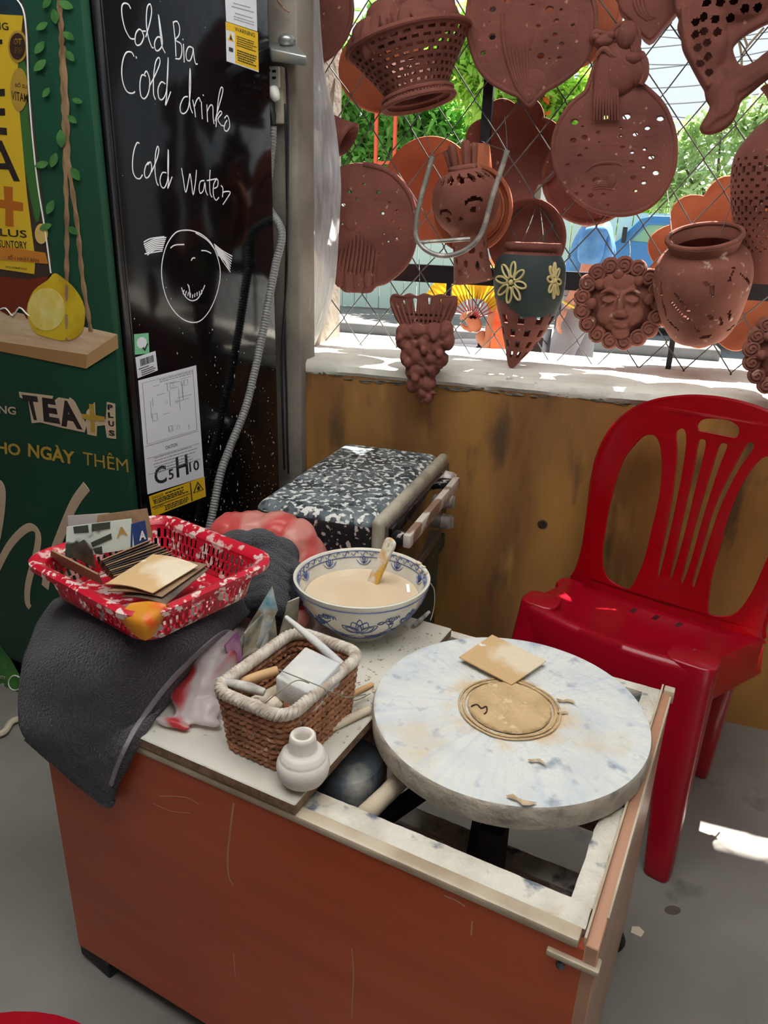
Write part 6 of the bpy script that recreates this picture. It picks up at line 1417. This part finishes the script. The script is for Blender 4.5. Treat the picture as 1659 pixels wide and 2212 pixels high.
# ================================================================ the street outside
GS = .035
def gz(Y): return -.15 - GS*(Y-2.3)
def ong(x, y): return onp(x, y, (0, 2.3, -.15), (0, GS, 1))
mb = MB(); mb.grid([[Vector((x, y, gz(y))) for x in (-40, -10, 0, 10, 40)] for y in (2.2, 6, 12, 30, 70)]); tag(mb.build('street_ground', M_road, None, smooth=False), kind='structure')
kb = ong(800, 722).y
mb = MB(); mb.hexa([Vector((x, y, gz(y)+z)) for z in (-.02,.16) for x, y in ((-14,kb),(1.2,kb),(1.2,kb+3.4),(-14,kb+3.4))]); tag(mb.build('pavement', mat('pavement concrete', (132,130,126), .9, c2=(116,114,108), scale=4), None, smooth=False, mods=[BEV(.03)]), 'grey raised pavement with kerb across the street', kind='structure')
mb = MB(); WY = kb+3.2
for i in range(40):
    x = -9 + i*.26; mb.box((x, WY, .55), (.24, .05, 1.9))
tag(mb.build('boundary_wall', mat('pale green boards', (196,218,204), .7), None, smooth=False), 'pale green slatted boundary wall behind the pavement', 'wall')
M_lf = [mat('leaf mid', (140,196,96), .5, c2=(96,160,70), scale=3, transl=.5), mat('leaf bright', (190,222,100), .5, c2=(150,200,80), scale=3, transl=.5), mat('leaf pale', (196,214,160), .6, c2=(160,190,120), scale=2, transl=.5), mat('leaf dark', (74,124,64), .5, c2=(100,150,72), scale=3, transl=.35)]
M_bark = mat('bark', (110,94,76), .9, bump=.4)
def leaf(mb, c, L, w, rg, droop=0):
    a = rg.uniform(0, 2*PI); el = rg.uniform(-.9, .5) - droop; d = Vector((math.cos(a)*math.cos(el), math.sin(a)*math.cos(el), math.sin(el)))
    s = d.cross(Vector((rg.uniform(-.6,.6), rg.uniform(-.6,.6), 1))).normalized()*w; up = s.cross(d).normalized()*(.12*L)
    k = len(mb.V); mb.V += [c, c+d*L*.45+s+up, c+d*L, c+d*L*.45-s+up, c+d*L*.5-up*.3]; mb.F += [(k, k+1, k+2, k+4), (k, k+4, k+2, k+3)]
def tree(name, pix, Y, m, nleaf, L, label, cat, seed, base=None, flowers=0, thick=1.0):
    rg = random.Random(seed); C = [(ony(x, y, Y), rx*pxs(x, y, Y), ry*pxs(x, y, Y)) for x, y, rx, ry in pix]
    cx = sum(c[0].x for c in C)/len(C); bx = cx if base is None else base
    t = thing(name, (bx, Y, gz(Y)), label, cat); mb = MB(); tot = sum(a*b for _, a, b in C)
    for c, a, b in C:
        for _ in range(int(nleaf*a*b/tot)):
            v = Vector((rg.gauss(0,1), rg.gauss(0,1), rg.gauss(0,1))).normalized()*(rg.random()**.4)
            leaf(mb, c + Vector((v.x*a, v.y*max(a,b)*.8*thick, v.z*b)), L*rg.uniform(.6,1.3), L*.22, rg, .35)
    o = mb.build('foliage', m, t, smooth=False); o['kind'] = 'stuff'
    mb = MB(); top = max(C, key=lambda c: c[1])[0]
    mb.tube(catmull([(bx, Y, gz(Y)), (bx+.05, Y, gz(Y)+.6*(top.z-gz(Y))), top], 5, False), [.10,.095,.09,.085,.08,.07,.06,.05,.045,.04,.03][:11], 8)
    for c, a, b in C:
        s_ = Vector((bx+.05, Y, gz(Y)+.6*(top.z-gz(Y)))); mb.tube(catmull([s_, (s_+c)/2+Vector((0,0,.1)), c, c+Vector((rg.uniform(-.5,.5)*a, 0, .7*b))], 4, False), [.04-.0028*i for i in range(13)], 6)
    mb.build('trunk', M_bark, t)
    if flowers:
        mb = MB(); c, a, b = C[-1]
        for _ in range(flowers): leaf(mb, c + Vector((rg.gauss(0,.4)*a, rg.uniform(-a, 0), rg.gauss(0,.4)*b)), L*.7, L*.25, rg)
        mb.build('blossom', mat('orange blossom', (232,110,40), .5, transl=.3), t, smooth=False)
tree('leafy_tree', [(740,180,60,90),(840,120,90,80),(900,250,110,70),(780,320,90,70),(960,300,80,70),(870,60,100,70)], 16.0, M_lf[0], 5200, .32, 'bushy mid green tree with drooping leaves outside, left behind the basket pot', 'tree', 2, base=ony(640,500,16).x)
tree('leafy_tree', [(760,360,110,60),(880,380,120,60),(960,260,70,90)], 17.5, M_lf[3], 3000, .36, 'dark green shrub standing behind the drooping leafy tree', 'shrub', 5, base=ony(620,500,17).x)
tree('flowering_tree', [(1060,180,80,80),(1180,150,100,80),(1250,230,70,60),(1140,260,80,50),(1000,120,80,80),(1080,60,120,80),(1165,205,40,34)], 15, M_lf[1], 4200, .26, 'bright yellow-green tree with orange blossom outside behind the big pierced plates', 'tree', 3, flowers=110, base=ony(1140,500,15).x)
tree('street_tree', [(1470,330,70,70),(1560,280,90,60),(1640,240,80,60),(1520,410,110,50),(1440,420,60,50),(1620,380,90,60),(1700,300,100,90)], 16, M_lf[2], 2000, .24, 'pale feathery street tree at the right, beyond the power cables', 'tree', 4, thick=.6)
tree('street_tree', [(1260,470,90,50),(1350,440,60,40),(1220,520,60,40),(1420,460,60,40)], 18, M_lf[1], 2400, .28, 'low yellow-green tree across the street behind the person in blue', 'tree', 6)
# bare branches
mb = MB()
for L in ([(1600,170),(1602,120),(1590,70),(1570,40)],[(1602,120),(1618,96),(1650,60)],[(1590,70),(1600,50)],[(1600,150),(1580,120)],[(1615,100),(1608,80)]):
    mb.tube(catmull([ony(x, y, 13) for x, y in L], 4, False), .018, 5)
tag(mb.build('bare_branches', M_bark, None), 'thin bare branches against the sky beside the fish tail', 'branches')
# power cables
M_pc = mat('cable grey', (96,104,112), .6)
for k, (a, b, s) in enumerate((((1380,66),(1700,40),6),((1380,74),(1700,80),8),((1390,104),(1700,60),5),((1380,138),(1700,120),8),((1390,150),(1700,100),6),((1400,190),(1700,150),9),((1410,225),(1700,190),8),((1440,250),(1700,252),7))):
    mb = MB(); P = [ony(a[0]+(b[0]-a[0])*t, a[1]+(b[1]-a[1])*t + s*4*t*(1-t), 24+k*.2) for t in [i/12 for i in range(13)]]; P = [P[0]+(P[0]-P[1])*14] + P + [P[-1]+(P[-1]-P[-2])*6]; mb.tube(P, .022, 5)
    tag(mb.build('power_line', M_pc, None), ('first','second','third','fourth','fifth','sixth','seventh','lowest')[k] + ' of the overhead power lines from the top, against the sky', 'power line', 'overhead power lines')
# red frame, crates
M_rf = mat('orange red paint', (226,84,52), .5)
rf = thing('red_frame', ong(818, 682), 'orange-red painted post frame on the pavement across the street', 'frame'); RY_ = ong(818, 682).y
for (x0, y0, x1, y1) in ((818,225,800,682),(856,245,840,682)):
    mb = MB(); a = ony(x0, y0, RY_); b = ony(x1, y1, RY_); b.x = a.x = ony((x0+x1)/2, (y0+y1)/2, RY_).x; b.z = gz(RY_)+.16; mb.bar(b, a, .06, .06, up=(0,1,0)); mb.build('post', M_rf, rf, smooth=False)
a = ony(818,640,RY_); b = ony(838,676,RY_); mb = MB(); mb.box(((a.x+b.x)/2, RY_, (a.z+b.z)/2), (b.x-a.x+.05, .04, a.z-b.z)); mb.build('panel', mat('red panel', (196,92,76), .6), rf, smooth=False)
a = ony(815,352,RY_); mb = MB(); mb.bar(a, ony(872,350,RY_), .05, .05); mb.build('cross_bar', M_rf, rf, smooth=False)
for k, (x, y, w, h, m, lab) in enumerate(((765,664,60,40,mat('crate wood', (110,92,74), .8),'brown wooden planter on the pavement left of the red frame'),(905,650,90,46,mat('bench board', (170,150,130), .8),'low weathered plank bench on the pavement right of the red frame'))):
    c = ong(x, y); s = pxs(x, y, c.y); t = thing('planter' if k == 0 else 'plank_bench', (c.x, c.y, gz(c.y)+.16), lab, 'planter' if k == 0 else 'bench')
    mb = MB(); mb.box((c.x, c.y, gz(c.y)+.16+h*s*.5), (w*s, .3, h*s) if k == 0 else (w*s, .3, .05)); mb.build('box' if k == 0 else 'seat', m, t, smooth=False, mods=[BEV(.01)])
    if k == 0:
        mb = MB(); rg = random.Random(3)
        for _ in range(260): leaf(mb, Vector((c.x+rg.uniform(-.5,.5)*w*s, c.y+rg.uniform(-.14,.14), gz(c.y)+.16+h*s+abs(rg.gauss(0,.12)))), .12, .03, rg)
        mb.build('plants', M_lf[1], t, smooth=False)['kind'] = 'stuff'
    else:
        for sx in (-.4, .4): mb = MB(); mb.box((c.x+sx*w*s, c.y, gz(c.y)+.16+h*s*.25), (.06, .26, h*s*.5)); mb.build('leg', m, t, smooth=False)
# blue truck
TY = 13.0; TXo = ony(1322, 520, TY); ts = pxs(1380, 520, TY)
tr = thing('truck', (TXo.x+1.0, TY+.8, gz(TY)), 'small blue truck with grey cargo box parked across the street', 'truck')
M_tb = mat('truck blue', (44,116,170), .35, coat=.3); M_tg = mat('truck glass', (120,170,140), .08, spec=.8)
def tz(y): return ony(1380, y, TY).z
x0 = TXo.x; g0 = gz(TY)
pl = Plane((x0, TY, 0), (1,0,0), (0,0,1))
body = [(0, g0+.35),(1.55,g0+.35),(1.55,tz(468)),(.55,tz(468)),(.40,tz(474)),(.12,tz(520)),(.02,tz(532))]
me = flat_mesh(body, [[(.24,tz(524)),(.82,tz(528)),(.82,tz(482)),(.50,tz(482))]], 1.5, .02); mb = MB(); mb.merge(me, pl.mat(-.75)); mb.build('cab', M_tb, tr, ang=40)
mb = MB(); mb.merge(flat_mesh([(.22,tz(528)),(.84,tz(530)),(.84,tz(480)),(.49,tz(480))], (), 1.44), pl.mat(-.75)); mb.build('side_window', M_tg, tr, smooth=False)
mb = MB(); mb.box((x0+.72, TY-.012, tz(540)), (.14,.03,.03)); mb.build('door_handle', M_wire, tr, smooth=False)
mb = MB(); mb.box((x0+.18, TY-.14, tz(508)), (.07,.16,.24)); mb.build('wing_mirror', M_rub, tr, mods=[BEV(.02)])
mb = MB(); mb.box((x0+2.9, TY+.75, (tz(440)+g0+.5)/2), (2.6, 1.6, tz(440)-g0-.5)); mb.build('cargo_box', mat('cargo grey', (126,138,146), .6), tr, smooth=False)
for dx in (.6, 3.4):
    for dy in (.05, 1.45): mb = MB(); mb.tube([(x0+dx, TY+dy-.08, g0+.3),(x0+dx, TY+dy+.08, g0+.3)], .30, 20); mb.build('wheel', M_rub, tr)
# ---- people
M_skin = mat('skin', (196,132,104), .55); M_hair = mat('hair dark', (34,26,24), .6)
def skin(name, pts, edges, rad, m, parent, sub=2, root=0):
    me = bpy.data.meshes.new(name); off = wloc(parent); me.from_pydata([tuple(Vector(p)-off) for p in pts], edges, []); o = bpy.data.objects.new(name, me); COL.objects.link(o); o.parent = parent; me.materials.append(m)
    o.modifiers.new('s', 'SKIN'); 
    for i, v in enumerate(me.skin_vertices[0].data):
        r = rad[i]; v.radius = r if hasattr(r, '__len__') else (r, r); v.use_root = (i == root)
    q = o.modifiers.new('u', 'SUBSURF'); q.levels = sub; q.render_levels = sub; bake(o); o.data.materials.clear(); o.data.materials.append(m); return o
def chain(n0, n): return [(n0+i, n0+i+1) for i in range(n-1)]
def head(c, r, fwd, parent, hair=True):
    f = Vector(fwd).normalized(); s = f.cross(Vector((0,0,1))).normalized(); R = Matrix((s, f, Vector((0,0,1)))).transposed()
    mb = MB(); mb.ball(c, (r*.78, r*.95, r*1.15), n=20, rot=R); mb.ball(c+f*r*.25-ZZ*r*.62, (r*.52, r*.55, r*.5), n=14, rot=R); mb.ball(c+f*r*.95-ZZ*r*.12, (r*.13,r*.22,r*.24), n=10, rot=R)
    for k in (-1, 1): mb.ball(c+s*k*r*.78-ZZ*r*.05, (r*.10,r*.20,r*.28), n=10, rot=R); mb.ball(c+s*k*r*.3+f*r*.8+ZZ*r*.08, (r*.16,r*.08,r*.08), n=8, rot=R)
    mb.ball(c+f*r*.80-ZZ*r*.55, (r*.26,r*.10,r*.09), n=8, rot=R); fuse(mb, 'head', M_skin, r*.07, None, None, parent=parent)
    if hair: mb = MB(); mb.ball(c-f*r*.10+ZZ*r*.18, (r*.86, r*1.0, r*1.08), n=20, rot=R); mb.V = [v if (v-c).dot(f) < r*.45 or (v-c).z > r*.55 else c+(v-c)*.8 for v in mb.V]; mb.build('hair', M_hair, parent)
def hand(w, d, palm_n, L, parent, m=M_skin, curl=.5):
    """palm with five separate curled fingers; w wrist, d finger direction"""
    d = Vector(d).normalized(); n = (Vector(palm_n) - d*Vector(palm_n).dot(d)).normalized(); s = d.cross(n); w = Vector(w)
    mb = MB(); mb.ball(w+d*L*.26, (L*.21, L*.28, L*.10), n=14, rot=Matrix((s, d, n)).transposed())
    for k, (o, l) in enumerate(((-.15,.40),(-.05,.46),(.05,.44),(.15,.34))):
        P = [w+d*L*.40+s*o*L]; a = 0
        for j in range(3): a += curl*(.6+.3*j); P.append(P[-1]+(d*math.cos(a)+n*math.sin(a))*l*L*(.42-.06*j))
        mb.tube(P, [L*.055, L*.052, L*.046, L*.034], 8)
    P = [w+d*L*.12-s*L*.16, w+d*L*.28-s*L*.28+n*L*.06, w+d*L*.44-s*L*.30+n*L*.14]; mb.tube(P, [L*.07,L*.06,L*.04], 8)
    return fuse(mb, 'hand', m, L*.028, None, None, parent=parent)
def man():
    Y = 4.8; s = pxs(1280, 560, Y); q = lambda x, y, dy=0: ony(x, y, Y+dy)
    g = gz(Y); hip = q(1258, 640); root = thing('person', (hip.x, Y, g), 'person in a blue shirt walking past outside, arm hanging forward with a bracelet', 'person')
    sh = q(1288, 492); nk = q(1290, 474); hd = nk + ZZ*.17 + Vector((-.05,0,0))
    # body: pelvis, spine, neck, legs, arms as one surface
    kL = Vector((hip.x-.13, Y-.09, (hip.z+g)/2+.04)); aL = Vector((hip.x-.10, Y-.09, g+.08)); tL_ = aL + Vector((-.16,0,-.05))
    kR = Vector((hip.x+.03, Y+.09, (hip.z+g)/2+.02)); aR = Vector((hip.x+.22, Y+.09, g+.12)); tR_ = aR + Vector((-.15,0,-.09))
    e1 = q(1268, 588, -.20); w1 = q(1222, 668, -.22); e2 = sh + Vector((.10,.20,-.27)); w2 = e2 + Vector((.02,.02,-.25))
    P = [hip, (hip+sh)/2, sh, nk, hip+Vector((0,-.09,-.02)), kL, aL, tL_, hip+Vector((0,.09,-.02)), kR, aR, tR_, sh+Vector((0,-.17,.0)), e1, w1, sh+Vector((0,.17,0)), e2, w2]
    E = [(0,1),(1,2),(2,3),(0,4),(4,5),(5,6),(6,7),(0,8),(8,9),(9,10),(10,11),(2,12),(12,13),(13,14),(2,15),(15,16),(16,17)]
    skin('body', P, E, [.12,.12,.11,.055,.085,.062,.045,.035,.085,.062,.045,.035,.055,.043,.030,.055,.043,.030], M_skin, root)
    skin('shirt', [hip-ZZ*.06, (hip+sh)/2, sh, sh+Vector((0,-.18,.0)), (sh+Vector((0,-.18,0))).lerp(e1, .9), sh+Vector((0,.18,0)), (sh+Vector((0,.18,0))).lerp(e2, .8)], [(0,1),(1,2),(2,3),(3,4),(2,5),(5,6)], [.15,.155,.135,.085,.075,.085,.075], mat('denim shirt', (74,128,184), .85, c2=(96,150,200), scale=14), root)
    M_tr = mat('trousers grey', (150,150,154), .85, c2=(130,130,136), scale=6)
    skin('trousers', [hip-ZZ*.02, hip+Vector((0,-.09,-.06)), kL, aL+ZZ*.05, hip+Vector((0,.09,-.06)), kR, aR+ZZ*.05], [(0,1),(1,2),(2,3),(0,4),(4,5),(5,6)], [.14,.105,.085,.07,.105,.085,.07], M_tr, root)
    for a, t in ((aL, tL_), (aR, tR_)): mb = MB(); mb.tube([a+Vector((.05,0,-.05)), a+Vector((-.03,0,-.04)), t+Vector((0,0,.01)), t+Vector((-.04,0,0))], [.045,.05,.045,.025], 12, flat=.8); mb.build('shoe', M_rub, root)
    head(hd, .11, (-1,0,-.05), root); hand(w1, (w1-e1), (1,.3,0), .18, root); hand(w2, (0,0,-1), (-1,0,0), .18, root)
    mb = MB(); d = (w1-e1).normalized(); c = w1 - d*.03; x = d.orthogonal().normalized(); y = d.cross(x); mb.tube([c+(x*math.cos(t)+y*math.sin(t))*.036 for t in [2*PI*k/20 for k in range(20)]], .007, 6, closed=True); mb.build('bracelet', mat('bracelet yellow', (220,190,60), .4), root)
man()
def fan_woman():
    Y = 3.35; q = lambda x, y, dy=0: ony(x, y, Y+dy); g = gz(Y)
    hip = q(1120, 790, .1); root = thing('person', (hip.x, Y+.1, g), 'person sitting outside the wall in a dark top with orange scarf, waving a yellow fan', 'person')
    sh = q(1096, 668, .05); nk = q(1108, 636, .05); hd = nk + Vector((-.02, 0, .13)); e1 = q(1052, 748, -.12); w1 = q(1034, 716, -.10); 
    kL = hip + Vector((-.38,-.09,.02)); kR = hip + Vector((-.38,.10,.02)); aL = Vector((kL.x-.02, kL.y, g+.07)); aR = Vector((kR.x-.02, kR.y, g+.07)); e2 = sh + Vector((-.05,.24,-.22)); w2 = e2 + Vector((-.2,-.02,-.06))
    P = [hip, (hip+sh)/2, sh, nk, hip+Vector((-.02,-.09,0)), kL, aL, aL+Vector((-.16,0,-.04)), hip+Vector((-.02,.09,0)), kR, aR, aR+Vector((-.16,0,-.04)), sh+Vector((-.01,-.14,-.01)), e1, w1, sh+Vector((0,.14,-.01)), e2, w2]
    E = [(0,1),(1,2),(2,3),(0,4),(4,5),(5,6),(6,7),(0,8),(8,9),(9,10),(10,11),(2,12),(12,13),(13,14),(2,15),(15,16),(16,17)]
    skin('body', P, E, [.12,.11,.095,.048,.08,.058,.042,.034,.08,.058,.042,.034,.048,.038,.026,.048,.038,.026], M_skin, root)
    skin('top', [hip, (hip+sh)/2, sh+ZZ*.0, sh+Vector((0,-.13,-.01)), sh+Vector((0,.13,-.01))], [(0,1),(1,2),(2,3),(2,4)], [.145,.13,.112,.065,.065], mat('top navy', (40,44,60), .85), root)
    skin('trousers', [hip-ZZ*.01, hip+Vector((-.02,-.09,0)), kL, aL+ZZ*.04, hip+Vector((-.02,.09,0)), kR, aR+ZZ*.04], [(0,1),(1,2),(2,3),(0,4),(4,5),(5,6)], [.15,.10,.08,.065,.10,.08,.065], mat('trousers dark', (52,52,58), .9), root)
    mb = MB(); G = [[q(x, y, -.135+.02*math.sin(x*.3)) for x, y in r] for r in ([(1072,660),(1084,655),(1100,658)],[(1066,690),(1082,690),(1100,690)],[(1062,720),(1082,724),(1102,722)],[(1058,760),(1080,765),(1104,762)])]; mb.grid(bil(G, 4)); mb.build('scarf', mat('scarf orange', (236,140,96), .8, c2=(226,90,60), scale=14), root, mods=[SOLID(.012)])
    head(hd, .10, (-1,-.2,0), root); mb = MB(); mb.ball(hd+Vector((.07,0,-.04)), (.07,.09,.13), n=14); mb.build('hair', M_hair, root)
    hand(w1, q(1022,694,-.10)-w1, (-.2,-1,0), .16, root, curl=.9); hand(w2, (-1,0,-.2), (0,0,-1), .16, root)
    st_ = thing('stool', (hip.x, Y+.1, g), 'low stool outside under the person with the fan, hidden by the wall', 'stool')
    mb = MB(); mb.box((hip.x, Y+.1, hip.z-.13), (.34,.34,.03)); mb.build('seat', M_rf, st_, mods=[BEV(.01)])
    for a in (-1, 1):
        for b in (-1, 1): mb = MB(); mb.bar((hip.x+a*.15, Y+.1+b*.15, g), (hip.x+a*.13, Y+.1+b*.13, hip.z-.14), .03, .03); mb.build('leg', M_rf, st_, smooth=False)
    fn = thing('hand_fan', q(1021, 688, -.10), 'open yellow folding hand fan with maroon sticks seen through the fence', 'fan')
    c = q(1022, 690, -.12); sc = pxs(1022, 690, Y); G = []
    for rr in (42, 75, 112):
        G.append([c + Vector((math.cos(t)*rr*sc, .006*(-1 if k % 2 else 1), math.sin(t)*rr*sc)) for k, t in enumerate([math.radians(22+136*j/40) for j in range(41)])])
    mb = MB(); mb.grid(G); mb.build('fan_leaf', mat('fan yellow', (240,208,56), .6, transl=.35), fn, smooth=False, mods=[SOLID(.0012)])
    for j in range(12):
        t = math.radians(24+132*j/11); mb = MB(); mb.bar(c+Vector((math.cos(t)*3*sc, -.003, math.sin(t)*3*sc)), c+Vector((math.cos(t)*44*sc, -.003, math.sin(t)*44*sc)), .006, .0015, up=(0,1,0)); mb.build('fan_stick', mat('fan maroon', (150,50,70), .5), fn, smooth=False)
fan_woman()
# hull of plain ground-floor structures far down the street, closing the view under the trees
mb = MB(); mb.box((6, 34, 1.2), (30, 3, 3.4)); tag(mb.build('far_building', mat('far building', (206,204,196), .9, c2=(180,184,180), scale=1.5), None, smooth=False), 'pale low building far down the street behind the trees', 'building')
